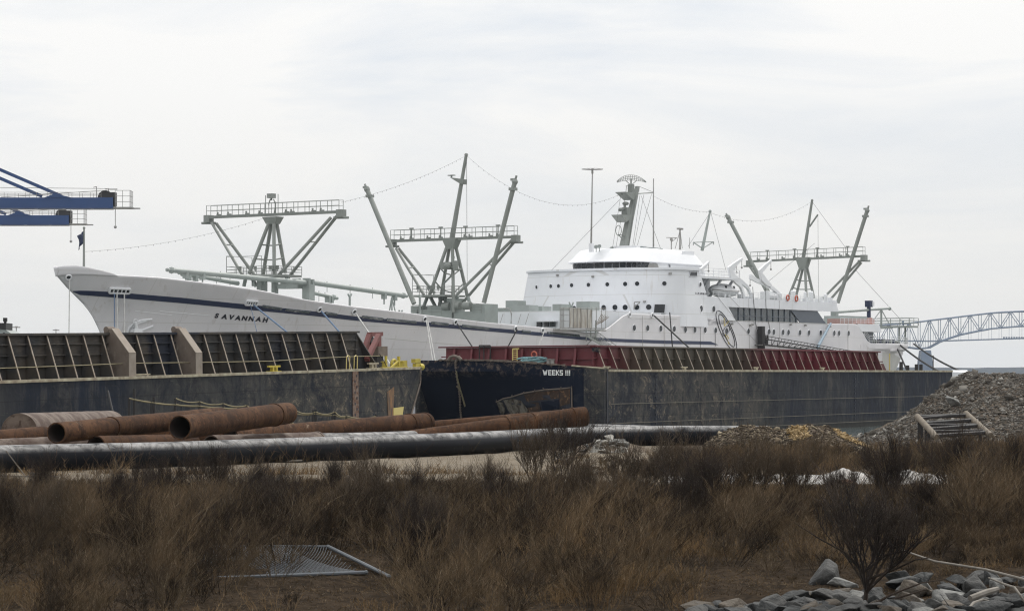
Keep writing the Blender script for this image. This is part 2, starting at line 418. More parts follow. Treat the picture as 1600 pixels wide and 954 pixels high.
for x, y in CH:
    p = hull_hit(x, y); n_ = hull_n(p)
    o = MB().ring(p + n_ * .08, n_, .25, .08, 14).build('chock', M['roof'], ship, smooth=True)
    MB().disc(p + n_ * .05, n_, .2, .04).build('chock_opening', M['dkglass'], o)
# freeing ports: long dark slots above the stripe
for x0, x1, y0, y1 in ((410, 440, 477.6, 482), (446, 484, 483, 487.5), (508, 526, 488.2, 491), (566, 598, 494.2, 498), (604, 650, 498.5, 503), (674, 700, 503.6, 506.2), (722, 764, 508.2, 513), (815, 829, 517, 518.5), (855, 905, 519.5, 524.5)):
    d = hline(((x0, y0), (x1, y1)), .16, .0, n=4); d.build('freeing_port', M['glass'], ship)
# lettering
def text_mesh(txt, size, extrude=.02, bold=0.0):
    cu = bpy.data.curves.new('t', 'FONT'); cu.body = txt; cu.size = size; cu.extrude = extrude; cu.offset = bold; cu.align_x = 'CENTER'; cu.align_y = 'CENTER'
    o = bpy.data.objects.new('t', cu); me = bpy.data.meshes.new_from_object(o)
    vs_ = [v.co.copy() for v in me.vertices]; fs = [tuple(p.vertices) for p in me.polygons]
    bpy.data.objects.remove(o); bpy.data.curves.remove(cu); bpy.data.meshes.remove(me); return vs_, fs
def letter(mb, ch, c, right, up_, h, wx=1.0, bold=.02):
    vs_, fs = text_mesh(ch, 1.0, .01, bold)
    ys = [v.y for v in vs_]; xs = [v.x for v in vs_]; hh = max(ys) - min(ys); cx_ = (max(xs) + min(xs)) / 2; cy_ = (max(ys) + min(ys)) / 2
    n_ = right.cross(up_); k = h / hh
    mb.add([c + right * ((v.x - cx_) * k * wx) + up_ * ((v.y - cy_) * k) + n_ * (v.z * 1.0) for v in vs_], fs)
mb = MB()
for ch, x, y in zip('SAVANNAH', (338.6, 350.8, 361.4, 371.9, 382.0, 392.5, 404, 414.5), (492.8, 494.3, 495.2, 496.2, 496.8, 497.6, 498.2, 499.6)):
    p = hull_hit(x, y); n_ = hull_n(p); q = hull_hit(x + 3, y + .3); d = (q - p).normalized(); u = n_.cross(d); u = u if u.z > 0 else -u
    letter(mb, ch, p + n_ * .03, d, u, .50, 1.3, .05)
mb.build('ship_name', M['black'], ship)
mb = MB()
for k, ch in enumerate('SAVANNAH'):
    x = 1086.5 + 2.55 * k; p = S.onp(x, 458 + .12 * k, BM + .03)
    letter(mb, ch, p, Vector((1, 0, 0)), Vector((0, 0, 1)), .24, 1.0, .03)
mb.build('small_ship_name', M['black'], ship)

# ---- front block of the superstructure
Z1T = S.onp(999, 418.6, 0); 
def plan(w, s_side=95.0, D=5.0, bt=BM - .05, e=.85):
    a = math.pi * (w - .5); c_ = math.cos(a); s_ = math.sin(a)
    return (s_side - D * (abs(c_) ** e), math.copysign(abs(s_) ** .9, s_) * bt)
def hit_plan(x, y, zt, slope, **kw):
    best = None; lo = None; prev = None
    for i in range(401):
        w_ = i / 400; s, t = plan(w_, **kw); z = 12
        for _ in range(4):
            k = slope * (zt - z); a = math.pi * (w_ - .5); ss = s - k * math.cos(a); tt = t + k * (.3 if a > 0 else 1.3) * math.sin(a)
            Z = S.o.y + S.s * ss - S.c * tt; z = CAMH - (y - YH) / FOC * Z
        px = CX + FOC * (S.o.x + S.c * ss + S.s * tt) / Z
        if prev is not None and prev <= x < px: best = (w_, Vector((ss, -tt, z)))
        prev = px
    return best
def plan_n(w_, **kw):
    a = Vector((*plan(max(w_ - .01, 0), **kw), 0)); b = Vector((*plan(min(w_ + .01, 1), **kw), 0)); d = b - a
    n_ = Vector((-abs(d.y), 0, 0)) if False else Vector((d.y, d.x, 0)); n_ = Vector((-(d.y), -(d.x), 0)); n_.normalize()
    return n_
zt1 = 16.75; zt1 = hit_plan(1000, 418.8, 16.7, .12)[1].z; zb1 = 10.0
def block(zt, zb, slope, kw, rear_t, rear_b, nz=8, nw=64):
    rows = []
    for j in range(nz + 1):
        z = zb + (zt - zb) * j / nz; u = j / nz; rr = []
        k = slope * (zt - z); rear = rear_b + (rear_t - rear_b) * u ** 1.6
        rr.append(Vector((rear, plan(0, **kw)[1] * -1, z)))
        for i in range(nw + 1):
            w_ = i / nw; s, t = plan(w_, **kw); a = math.pi * (w_ - .5)
            rr.append(Vector((s - k * math.cos(a), -(t + k * (.3 if a > 0 else 1.3) * math.sin(a)), z)))
        rr.append(Vector((rear, -plan(1, **kw)[1], z)))
        rows.append(rr)
    return rows
SL = .15
rows = block(zt1, zb1, SL, {}, 97.9, 101.2)
mb = MB(); mb.grid(rows, True); mb.add(rows[-1], [tuple(range(len(rows[-1])))])
house = mb.build('superstructure', M['white'], ship, smooth=True)
# lip round the top edge
mb = MB(); kw = dict(bt=BM + .1, D=5.3); r2 = []
for z, o_ in ((zt1 - .2, 0), (zt1 - .18, .25), (zt1 + .06, .25), (zt1 + .06, 0)):
    rr = [Vector((98.0, -plan(0)[1] + o_, z))] + [Vector((plan(i / 64, D=5.0 + o_)[0], -plan(i / 64, bt=BM - .05 + o_)[1], z)) for i in range(65)] + [Vector((98.0, -plan(1)[1] - o_, z))]
    r2.append(rr)
mb.grid(r2); mb.build('deck_lip', M['white'], house, smooth=True)
# portholes
def porthole(p, n_, r, parent):
    o = MB().disc(p, n_, r, .05, 14).build('porthole', M['port'], parent)
    MB().ring(p + n_ * .03, n_, r, .045, 14, 4).build('porthole_rim', M['white'], o)
for x, y, r in ((838.5, 448.5, .24), (860.5, 447, .26), (872.3, 446.6, .26), (893, 445.4, .27), (919.5, 444.8, .27), (948.6, 444, .28), (976.2, 443.5, .29), (995, 443, .29), (1038, 442.6, .29),
                (849, 482.3, .28), (858.5, 482.3, .3), (882.5, 481.5, .32), (897, 481.4, .32), (927, 481.0, .34), (943.3, 480.3, .34), (960.5, 480, .35), (976.3, 480, .35), (994.3, 479.8, .35), (1013, 479.6, .35)):
    h = hit_plan(x, y, zt1, SL)
    if h: porthole(h[1], plan_n(h[0]), r, house)
for x, y, r in ((1094, 444, .27),):
    porthole(S.onp(x, y, BM + .0), Vector((0, -1, 0)), r, house)
for x, y, r in ((1095.2, 482, .4), (1114.8, 482.4, .4), (990.6, 512, .38), (1011.5, 512.2, .38), (1032, 513, .38), (1053, 513.6, .38), (1070.5, 514.5, .38), (1085.3, 515, .38), (1101.3, 515.2, .38), (1117.7, 516, .38),
                (1169, 517.5, .38), (1183, 516.3, .2), (1201, 518.2, .38), (1208.6, 518.4, .38), (1223, 518.8, .38), (1231.5, 519, .38), (1249.5, 519.3, .38), (1263.5, 519.6, .38), (1282, 519.8, .38), (1289.2, 520, .38), (1303, 520.2, .38), (1310.5, 520.3, .38), (1325.5, 520.5, .38)):
    p = hull_hit(x, y)
    if y < 490: p = S.onp(x, y, BM)
    porthole(p, hull_n(p) if y > 490 else Vector((0, -1, 0)), r, house)
# square windows
def quadwin(pts, t, parent, name='window', mt=None, depth=.06, frame=True):
    q = [S.onp(x, y, t) for x, y in pts]
    o = MB().prism([p + Vector((0, .02, 0)) for p in q], (0, -depth, 0)).build(name, mt or M['dkglass'], parent)
    if frame:
        f = MB()
        for i in range(len(q)): f.tube(q[i] + Vector((0, -depth, 0)), q[(i + 1) % len(q)] + Vector((0, -depth, 0)), .05, n=4)
        f.build('window_frame', M['white'], o)
    return o
quadwin(((1077.5, 424.2), (1088.5, 424.2), (1088.8, 431.5), (1076.5, 431.5)), BM - .02, house)
h = hit_plan(1029, 482, zt1, SL)
mb = MB(); c = h[1]; n_ = plan_n(h[0]); d = Vector((-n_.y, n_.x, 0)); d = d if d.x > 0 else -d
mb.add([c + d * a + Vector((0, 0, b)) + n_ * o_ for o_ in (0, .07) for a, b in ((-.62, -.5), (.62, -.5), (.72, .5), (-.5, .5))], [(0, 1, 2, 3), (7, 6, 5, 4), (0, 4, 5, 1), (1, 5, 6, 2), (2, 6, 7, 3), (3, 7, 4, 0)])
o = mb.build('window', M['dkglass'], house)
f = MB(); q = [c + d * a + Vector((0, 0, b)) + n_ * .08 for a, b in ((-.68, -.56), (.68, -.56), (.8, .56), (-.56, .56))]
for i in range(4): f.tube(q[i], q[(i + 1) % 4], .06, n=4)
f.build('window_frame', M['white'], o)
# ---- wheelhouse: rounded, wrap-around windows, bright roof with an overhang
def wplan(w_, hw, s0, s1, D, Dr=3.5):
    # closed curve: front arc, port side, rear arc, starboard side ; returns (s, t)
    if w_ < .4:
        a = math.pi * (w_ / .4 - .5); return (s0 - D * max(math.cos(a), 0) ** .75, hw * math.copysign(abs(math.sin(a)) ** .85, math.sin(a)))
    if w_ < .6: u = (w_ - .4) / .2; return (s0 + (s1 - s0) * u, hw)
    if w_ < .8:
        a = math.pi * ((w_ - .6) / .2); return (s1 + Dr * math.sin(a), hw * math.cos(a))
    u = (w_ - .8) / .2; return (s1 + (s0 - s1) * u, -hw)
def wring(z, hw, s0, s1, D, Dr=3.5, n=120): return [Vector((wplan(i / n, hw, s0, s1, D, Dr)[0], -wplan(i / n, hw, s0, s1, D, Dr)[1], z)) for i in range(n)]
zr = zt1
mb = MB(); rr = [wring(zr - .1, 5.0, 95.6, 108, 2.2), wring(zr + .95, 5.0, 95.6, 108, 2.2)]; mb.grid(rr, True)
wh = mb.build('wheelhouse', M['roof'], ship, smooth=True)
# roof shell
mb = MB(); pr = [(zr + .92, 5.45, 95.4, 108.0, 2.9, 3.6), (zr + 1.0, 5.55, 95.3, 108.0, 3.0, 3.6), (zr + 1.12, 5.5, 95.4, 108, 2.95, 3.6), (zr + 1.6, 5.25, 95.8, 107.6, 2.3, 3.4), (zr + 2.2, 5.0, 96.2, 107.0, 1.9, 3.1), (zr + 2.55, 4.75, 96.6, 106.5, 1.7, 2.8), (zr + 2.72, 4.3, 97.2, 105.8, 1.4, 2.5), (zr + 2.8, 3.2, 98, 105, 1, 1.8)]
rows = [wring(*a) for a in pr]; mb.grid(rows, True); mb.add(rows[-1], [tuple(range(120))]); mb.add(rows[0], [tuple(range(120))])
mb.build('wheelhouse_roof', M['roof'], wh, smooth=True)
# rear fairing that runs down behind the wheelhouse
mb = MB(); rows = [wring(zr - 2.2, 5.2, 96, 110.5, 1.5, 3.8), wring(zr - .5, 5.1, 96, 109.6, 1.5, 3.7), wring(zr + 1.0, 5.0, 96.2, 108.4, 1.5, 3.5), wring(zr + 1.8, 4.9, 96.4, 107.6, 1.4, 3.2)]
mb.grid(rows, True); mb.build('rear_fairing', M['roof'], wh, smooth=True)
# panes
for k in range(15):
    w0 = .03 + k * (.385 / 15); w1 = w0 + .385 / 15 * .86
    a0, a1 = Vector((*wplan(w0, 5.06, 95.5, 108, 2.28), 0)), Vector((*wplan(w1, 5.06, 95.5, 108, 2.28), 0))
    pts = [Vector((a0.x, -a0.y, zr + .25)), Vector((a1.x, -a1.y, zr + .25)), Vector((a1.x - .03, -a1.y * 1.01, zr + .88)), Vector((a0.x - .03, -a0.y * 1.01, zr + .88))]
    MB().prism(pts, (-.02, -.02, 0)).build('wheelhouse_window', M['dkglass'], wh)
q = [S.onp(x, y, 5.12) for x, y in ((1014, 411.5), (1027, 412), (1029, 418), (1011.5, 418))]
MB().prism(q, (0, -.03, 0)).build('wing_opening', M['steel'], wh)
porthole(S.onp(1046, 415.5, 5.05), Vector((0, -1, 0)), .2, wh)
q = [S.onp(x, y, 4.95) for x, y in ((1065, 392), (1084, 393), (1084, 407), (1068, 405))]
MB().prism(q, (0, -.05, 0)).build('roof_panel', M['roof'], wh)
# items on the roof
zr2 = zr + 2.75
mb = MB(); c = S.onp(923, 386, 0); 
def onroof(x, y, t=0): return S.onp(x, y, t)
b0 = onroof(924, 392, -1); mb.bx(b0.x - .25, b0.x + .25, b0.y - .22, b0.y + .22, zr + 2.2, onroof(924, 380, -1).z); mb.build('antenna_housing', M['roof'], wh)
mb = MB(); q = S.onp(979, 390, 0); mb.bx(97.5, 99.8, -2.5, 1.0, zr2 - .3, zr2 + .35); mb.build('roof_box', M['roof'], wh)
a, b = S.onp(995, 387, 2.0), S.onp(1029, 387.5, 2.0)
MB().bx(a.x, b.x, a.y - .6, a.y + .6, zr2 - .2, zr2 + .22).build('green_cover', mat('green_canvas', (.015, .05, .05), .7), wh)
def pxtube(mb, x0, y0, x1, y1, r0, r1=None, t=0, t1=None, n=8): return mb.tube(S.onp(x0, y0, t), S.onp(x1, y1, t if t1 is None else t1), r0, r1, n)
def whip(x0, y0, x1, y1, r, t, name='whip_antenna', mt='steel'):
    mb = MB(); pxtube(mb, x0, y0, x1, y1, r, r * .5, t); return mb.build(name, M[mt], ship)
o = whip(923.7, 381, 925.6, 268, .12, -1, 'pole_antenna')
mb = MB(); c = S.onp(925.6, 265, -1)
for k in range(8):
    a = math.pi * k / 4; mb.tube(c, c + Vector((1.3 * math.cos(a), 1.3 * math.sin(a), .05)), .025, n=4)
mb.ring(c + Vector((0, 0, .05)), (0, 0, 1), 1.3, .03, 20, 4); mb.tube(c - Vector((0, 0, .5)), c + Vector((0, 0, .1)), .13); mb.build('disc_antenna', M['steel'], o)
whip(1021, 386, 1021, 279, .10, 2); whip(1077, 388, 1077.5, 371, .05, 0)
mb = MB(); pxtube(mb, 1049, 390, 1049, 372, .07); pxtube(mb, 1041, 371, 1057, 371.5, .05); pxtube(mb, 1049, 378, 1058, 371, .04)
mb.sphere(S.onp(1049, 374, 0), .22); mb.build('aerial', M['steel'], ship)
mb = MB(); pxtube(mb, 1062.5, 390, 1062.5, 358, .13, .09); pxtube(mb, 1055, 388, 1062, 362, .04); pxtube(mb, 1066, 388, 1063, 362, .04); mb.box(S.onp(1062.5, 357.5, 0), (1.0, .4, .22)); mb.build('signal_mast', M['steel'], ship)
mb = MB(); pxtube(mb, 1097, 391, 1109.5, 330, .22, .13); mb.sphere(S.onp(1109.5, 330, 0), .22)
pxtube(mb, 1083.5, 378.5, 1115, 377.5, .06); pxtube(mb, 1083.5, 378.5, 1097.5, 388, .07); pxtube(mb, 1115, 377.5, 1098, 388, .07); pxtube(mb, 1083.5, 378, 1083.2, 383, .06); pxtube(mb, 1115, 377.5, 1114.5, 382, .06)
mb.build('rear_signal_mast', M['mastl'], ship, smooth=True)
# searchlights by the antenna
for x, y in ((931.5, 386), (936.5, 385), (956, 388.5)):
    mb = MB(); p = S.onp(x, y, -1); mb.tube(p - Vector((0, 0, .6)), p, .05); mb.tube(p + Vector((-.15, -.15, .05)), p + Vector((.15, .15, .05)), .2, .24, 10); mb.build('searchlight', M['mastl'], ship)
# radar mast
mb = MB()
def pc(x, y, t=0): return S.onp(x, y, t)
for (x0, y0), (x1, y1), w0, w1 in (((974, 392), (983, 345), .62, .5), ((983, 345), (993, 302), .5, .38), ((993, 302), (996, 291), .3, .25)):
    a, b = pc(x0, y0), pc(x1, y1)
    va = [a + Vector((i * w0, j * w0 * .6, 0)) for i, j in ((-1, -1), (1, -1), (1, 1), (-1, 1))]; vb = [b + Vector((i * w1, j * w1 * .6, 0)) for i, j in ((-1, -1), (1, -1), (1, 1), (-1, 1))]
    mb.add(va + vb, [(0, 1, 2, 3), (7, 6, 5, 4), (0, 4, 5, 1), (1, 5, 6, 2), (2, 6, 7, 3), (3, 7, 4, 0)])
radm = mb.build('radar_mast', M['mast'], ship)
for tri in (((970, 335), (989, 336), (987, 340), (979.5, 347)), ((976, 299.5), (996, 301), (993, 306), (990, 312.5))):
    q = [pc(x, y, .7) for x, y in tri]; mb = MB().prism(q, (0, 1.4, 0)); mb.build('mast_platform', M['mast'], radm)
mb = MB(); c = pc(986, 282)
rowsr = []
for i in range(17):
    u = -1 + i / 8; ww = 1.78 * u; top = pc(986, 273.5).z - .8 * abs(u) ** 2.3; bot = pc(986, 281.6).z - .28 * u * u
    hd = max(.06, top - bot); c0 = Vector((c.x + .559 * ww - .15 * u * u, c.y - .829 * ww - .2 * u * u, top - hd)); rowsr.append((c0, c0 + Vector((-.12, 0, hd))))
for i in range(16):
    for j in range(4): mb.tube(rowsr[i][0].lerp(rowsr[i][1], j / 3), rowsr[i + 1][0].lerp(rowsr[i + 1][1], j / 3), .035, n=4)
for a, b in rowsr: mb.tube(a, b, .03, n=4)
mb.tube(c + Vector((0, 0, -.9)), c + Vector((0, 0, .2)), .1); mb.tube(c + Vector((0, 0, -.6)), rowsr[5][0], .05); mb.tube(c + Vector((0, 0, -.6)), rowsr[11][0], .05)
mb.build('radar_scanner', M['mast'], radm)
mb = MB(); mb.bx(pc(986, 290).x - .3, pc(986, 290).x + .3, -.3, .3, pc(986, 301).z, pc(986, 288).z); mb.build('scanner_pedestal', M['mast'], radm); mb = MB(); mb.box(pc(978, 330), (.8, .8, .9)); mb.sphere(pc(977.5, 318), .45, sz=.55); mb.tube(pc(977, 327), pc(976, 317), .13)
mb.sphere(pc(969, 327.5), .25); mb.tube(pc(969, 328), pc(978, 326), .1); mb.build('second_radar', M['mast'], radm)
mb = MB(); c = pc(966.5, 360); mb.path([c + Vector((.559 * .35 * math.cos(a) , -.829 * .35 * math.cos(a), .62 * math.sin(a))) for a in np.linspace(0, 2 * math.pi, 17)], .05, 5); mb.tube(pc(967, 367), pc(972, 373), .07); mb.tube(pc(966, 366), pc(975, 368), .05); mb.build('direction_finder_loop', M['mast'], radm)
mb = MB(); pxtube(mb, 971, 304, 1020, 301, .07); pxtube(mb, 998, 291, 1020, 300, .03); pxtube(mb, 979, 290, 978, 300, .04); pxtube(mb, 999, 292, 998, 301, .04); pxtube(mb, 978, 290, 999, 292, .03); mb.build('yard', M['mast'], radm)
mb = MB()
for i in range(24):
    t = i / 23; x = 980.5 + 12.5 * t; y = 390 - 85 * t; mb.tube(pc(x + 1.2, y, .4), pc(x + 1.2, y, -.2), .03, n=4)
for t in (.4, -.2): pxtube(mb, 981.7, 390, 994.2, 305, .035, t=t)
mb.build('ladder', M['mast'], radm)
# ---- boat deck level, aft of the front block
zb2 = 13.7; zg1, zg0 = 12.55, 10.86
sL, sLb, sR, sRb = S.onp(1138, 480, BM).x, S.onp(1150, 501, BM).x, S.onp(1286, 484, BM).x, S.onp(1293, 505, BM).x
mb = MB()
for sd_ in (-1, 1):
    y0 = sd_ * BM
    # solid side ahead of the glass, and the long band above it with its raked end
    mb.prism([(96, y0, zb1), (sLb, y0, zg0 - .3), (sLb, y0, zg0), (sL, y0, zg1), (sR + 3.4, y0, zg1), (sR + 4.6, y0, zg1 + .02), (sR + 3.7, y0, zb2), (97.5, y0, zb2)], (0, -sd_ * .18, 0))
mb.build('boat_deck_side', M['white'], ship)
MB().bx(97, sR + 3.6, -BM + .2, BM - .2, 12.65, 12.85).build('boat_deck', M['mastl'], ship)
# set back glazing
mb = MB(); mb.prism([(sL - .6, -BM + .35, zg1), (sLb - .4, -BM + .35, zg0 - .1), (sR - 6, -BM + .35, zg0 - .1), (sR - 8.5, -BM + .35, zg1)], (0, .05, 0))
gl = mb.build('promenade_glazing', M['glass'], ship)
mb = MB()
xsg = [(1154, 1154), (1163, 1163)] + [(1154 + 9.1 * k, 1154 + 9.1 * k) for k in range(2, 13)]
for k in range(13):
    x = 1154 + 9.0 * k; p = S.onp(x, 490, BM - .3); mb.bx(p.x - .05, p.x + .05, -BM + .25, -BM + .33, zg0 - .1, zg1)
a = (zg0 + zg1) / 2 - .15; mb.bx(sLb - .9, sR - 7.2, -BM + .26, -BM + .32, a - .04, a + .04)
mb.build('mullions', M['slate'], gl)
mb = MB(); mb.prism([(sR - 8.6, -BM + .22, zg1), (sR - 5.8, -BM + .22, zg0), (sRb + .1, -BM + .22, zg0), (sR - 1.2, -BM + .22, zg1)], (0, .12, 0)); mb.build('slate_end_panel', M['slate'], gl)
mb = MB(); mb.bx(sL - 3, sR - 1.4, -BM + 3, BM - 3, 9.5, 12.66); mb.build('inner_house', M['white'], ship)
mb = MB()
for x in (1238, 1243, 1258, 1262, 1267): # pale things seen through the glass
    p = S.onp(x, 494 + (x % 5), BM - .8); mb.bx(p.x - .25, p.x + .25, p.y, p.y + .1, p.z - .3, p.z + .4 + (x % 3) * .2)
mb.build('lounge_fittings', M['white'], ship)
MB().bx(sLb - 2, 152, -BM + .3, BM - .3, 10.55, 10.72).build('upper_deck', M['mastl'], ship)
# atom emblem on the ship's side
def ell(cx, cy, a_, b_, ang, t=BM + .04, n=40):
    r_ = []
    for i in range(n + 1):
        u = 2 * math.pi * i / n; X = a_ * math.cos(u); Y = b_ * math.sin(u)
        r_.append(S.onp(cx + X * math.cos(ang) - Y * math.sin(ang), cy + X * math.sin(ang) + Y * math.cos(ang), t))
    return r_
AN = math.atan2(62, 27.5)
for cx_, cy_, a_, b_, mt, r in ((1135, 516.5, 34, 9.2, 'black', .055), (1135.6, 516, 27.5, 6.3, 'black', .05)):
    MB().path(ell(cx_, cy_, a_, b_, AN), r, 4).build('emblem_ring', M[mt], ship)
MB().path(ell(1134.8, 516.5, 8.5, 4.2, R(-62)), .04, 4).build('emblem_loop', M['black'], ship)
for a, b in (((1131.5, 496), (1131.8, 509)), ((1132, 509), (1139, 501)), ((1133, 522), (1139.5, 538)), ((1136, 523), (1139, 529))): MB().tube(S.onp(*a, BM + .04), S.onp(*b, BM + .04), .045, n=4).build('emblem_gold_line', M['gold'], ship)
porthole(hull_hit(1134.8, 516.8), Vector((0, -1, 0)), .42, house)
# wing deck, rails, lifeboat, davits
def rail(mb, pts, h, rows_=3, step=1.5, r=.03):
    pts = [Vector(p) for p in pts]
    for i in range(len(pts) - 1):
        a, b = pts[i], pts[i + 1]; n = max(1, int((b - a).length / step))
        for k in range(n + 1): p = a.lerp(b, k / n); mb.tube(p, p + Vector((0, 0, h)), r, n=4)
        for j in range(1, rows_ + 1): mb.tube(a + Vector((0, 0, h * j / rows_)), b + Vector((0, 0, h * j / rows_)), r, n=4)
    return mb
zwing = S.onp(1120, 433, BM - 1).z
mb = MB(); mb.bx(98, 109, -BM + .4, BM - .4, zwing - .25, zwing); mb.build('wing_deck', M['white'], ship)
mb = MB(); rail(mb, [(98.5, -BM + .5, zwing), (108.8, -BM + .5, zwing), (108.8, BM - .5, zwing)], 1.0, 3, 1.2, .035); mb.build('wing_rail', M['roof'], ship)
mb = MB()
for k in range(4): mb.beam((99.5 + 3 * k, -BM + 1.2, zwing - .2), (101 + 3 * k, -BM + 4.5, 12.9), .2, .3)
mb.bx(99, 108.5, -6.5, 6.5, 12.8, zwing - .2); mb.build('deck_support', M['white'], ship)
mb = MB(); rail(mb, [(101.5, -BM + .1, zb2), (131.5, -BM + .1, zb2)], .75, 3, 1.4, .03); rail(mb, [(131.5, -BM + .1, zb2), (131.5, BM - .1, zb2)], .75, 3, 1.4, .03); mb.build('boat_deck_rail', M['roof'], ship)
def davit(pts, t, wd, name='lifeboat_davit'):
    mb = MB(); q = [S.onp(x, y, t) for x, y, _ in pts]; ws = [p[2] for p in pts]
    # tapered flat sided gooseneck
    L_, Rr = [], []
    for i, p in enumerate(q):
        d = (q[min(i + 1, len(q) - 1)] - q[max(i - 1, 0)]).normalized(); n_ = Vector((d.z, 0, -d.x)); L_.append(p + n_ * ws[i] / 2); Rr.append(p - n_ * ws[i] / 2)
    for i in range(len(q) - 1):
        a = [L_[i], L_[i + 1], Rr[i + 1], Rr[i]]; mb.prism([v + Vector((0, -wd / 2, 0)) for v in a], (0, wd, 0))
    o = mb.build(name, M['roof'], ship)
    mb = MB(); mb.tube(q[0], q[0] - Vector((0, 0, 1.1)), .035); mb.sphere(q[0] - Vector((0, 0, 1.1)), .14); mb.build('fall_block', M['steel'], o)
davit(((1159, 404, .25), (1149, 412, .5), (1139.5, 420, .8), (1143, 430, .9), (1149, 438, .7), (1157, 446.5, .45), (1160.5, 456, .4), (1161.5, 468, .4)), BM - .6, .3)
davit(((1151, 412, .2), (1146, 419, .35), (1143, 424, .45), (1148, 434, .6), (1158, 440, .5), (1168, 449, .4), (1172.5, 459, .35), (1173, 469, .35)), BM - 1.6, .3)
davit(((1204.5, 407, .25), (1195, 416, .5), (1187.5, 424, .8), (1191, 434, .9), (1197, 441, .7), (1204, 446.5, .4), (1203, 450, .4)), BM - .6, .3)
davit(((1172, 432, .6), (1182, 438, .5), (1196, 444, .45), (1208, 451, .4), (1217, 459, .38), (1221, 470, .38)), BM - .8, .3)
davit(((1107, 409, .2), (1102, 415, .35), (1095, 421, .45), (1098, 427, .3)), BM - .3, .3, 'wing_davit')
mb = MB()
for a, b in (((1101, 452), (1106, 462)),): pass
c = S.onp(1131, 455, BM - 2.2); mbx = MB(); rows = []
for i in range(17):
    u = -1 + i / 8; wv = (1 - abs(u) ** 2.4) ** .6; rr = []
    for k in range(12):
        a = 2 * math.pi * k / 12; rr.append(c + Vector((3.4 * u, 1.15 * wv * math.cos(a), (.95 if math.sin(a) > 0 else .8) * wv * math.sin(a) + .15 * u * u)))
    rows.append(rr)
mbx.grid(rows, True)
SM = S.M
boat = MB(); boat.v = [SM @ v for v in mbx.v]; boat.f = mbx.f
bo = boat.build('lifeboat', M['roof'], None, smooth=True); props(bo, 'white enclosed lifeboat in the davits just behind the bridge block', 'lifeboat')
mb = MB(); mb.path([SM @ (c + Vector((3.4 * u, -1.17 * (1 - abs(u) ** 2.4) ** .6, .15 * u * u))) for u in np.linspace(-.97, .97, 20)], .06, 5); mb.build('fender', M['steel'], bo, world=True)
for u in (-.35, 0.25):
    mb = MB(); mb.disc(SM @ (c + Vector((3.4 * u, -.95, .5))), (S.M.to_3x3() @ Vector((0, -1, .4))).normalized(), .16, .1); mb.build('hatch', M['port'], bo, world=True)
# vents, winch and small gear along the boat deck
mb = MB()
for x, y, hgt, r in ((1218, 470, 1.2, .3), (1239, 470, 1.7, .32), (1258, 470, 1.6, .2), (1267, 471, 1.7, .34), (1290, 471, 1.4, .26)):
    p = S.onp(x, y, BM - .9); mb = MB(); mb.tube((p.x, p.y, 12.8), (p.x, p.y, 13.7 + hgt * .75), r, r, 10); mb.sphere((p.x, p.y, 13.7 + hgt * .75), r * 1.05, 8, .5); mb.build('deck_vent', M['roof'], ship, smooth=True)
mb = MB(); p = S.onp(1202, 462, BM - 1.2); mb.tube(p + Vector((-1, 0, 0)), p + Vector((1, 0, 0)), .6, n=14); mb.bx(p.x - 1.3, p.x - 1, p.y - .6, p.y + .6, 12.8, p.z + .5); mb.bx(p.x + 1, p.x + 1.3, p.y - .6, p.y + .6, 12.8, p.z + .5); mb.build('boat_winch', M['roof'], ship, smooth=True)
mb = MB()
for i in range(26):
    x = 1126 + 7.2 * i; p = S.onp(x, 468, BM - random.uniform(.6, 3)); hh = random.uniform(.2, .9); ww = random.uniform(.12, .45)
    mb = MB(); mb.bx(p.x - ww, p.x + ww, p.y, p.y + ww, 12.8, 13.6 + hh); mb.build('deck_locker', M['white'], ship)
def lifering(x, y, t, label, r=.34):
    p = S.w(S.onp(x, y, t)); n_ = S.M.to_3x3() @ Vector((0, -1, 0))
    o = MB().ring(p, n_, r, .1, 18, 6).build('life_ring', M['orange'], None, smooth=True); props(o, label, 'life ring'); return o
lifering(1231, 465, BM + .1, 'orange life ring on the white boat deck rail, nearer the davits')
lifering(1244.5, 466, BM + .1, 'orange life ring on the white boat deck rail, nearer the rear mast')
# aft deckhouse opening, overhang, stern rails, docking bridge
zo = S.onp(1360, 506, BM).z; hs = lambda x, y: hull_hit(x, y)
mb = MB(); a, b = hs(1340, 510).x, hs(1371, 510).x
pts = [(a, zo - .02), (b, zo - .02), (b + .8, zo - 1.05), (a + 1.2, zo - 1.05)]
mb.prism([(s_, -hb(a, 9), z_) for s_, z_ in pts], (0, hb(a, 9) * 2, 0)); mb.build('aft_overhang', M['white'], ship)
mb = MB(); mb.bx(a - 2, b - .5, -hb(b, 9) + .5, hb(b, 9) - .5, 8.0, zo - 1.0); mb.build('aft_house', M['slate'], ship)
mb = MB(); pts = []
for s_ in np.linspace(a + 2.2, SEND - .3, 18): pts.append(Vector((s_, -hb(s_, 8.6) + .05, ztop(s_))))
for i in range(len(pts) - 1): rail(mb, [pts[i], pts[i + 1]], .95, 3, 1.1, .035)
mb.build('stern_rail', M['roof'], ship); mb = MB()
for i in range(len(pts) - 1): rail(mb, [Vector((pts[i].x, -pts[i].y, pts[i].z)), Vector((pts[i + 1].x, -pts[i + 1].y, pts[i + 1].z))], .95, 3, 2.2, .035)
mb.build('stern_rail', M['roof'], ship)
for k in range(7):
    p = pts[4 + k]; MB().box((p.x, p.y + 1.2, p.z + .25), (.5, .4, .5 + .1 * (k % 3))).build('bollard', M['navy'] if k % 2 else M['mast'], ship)
zd = S.onp(1410, 508.5, 6).z
mb = MB(); a, b = S.ona(1371, 510, 154).x, 164
mb.bx(163, 166, -8.0, 8, zd - .3, zd - .05); dockb = mb.build('docking_bridge', M['mastl'], ship)
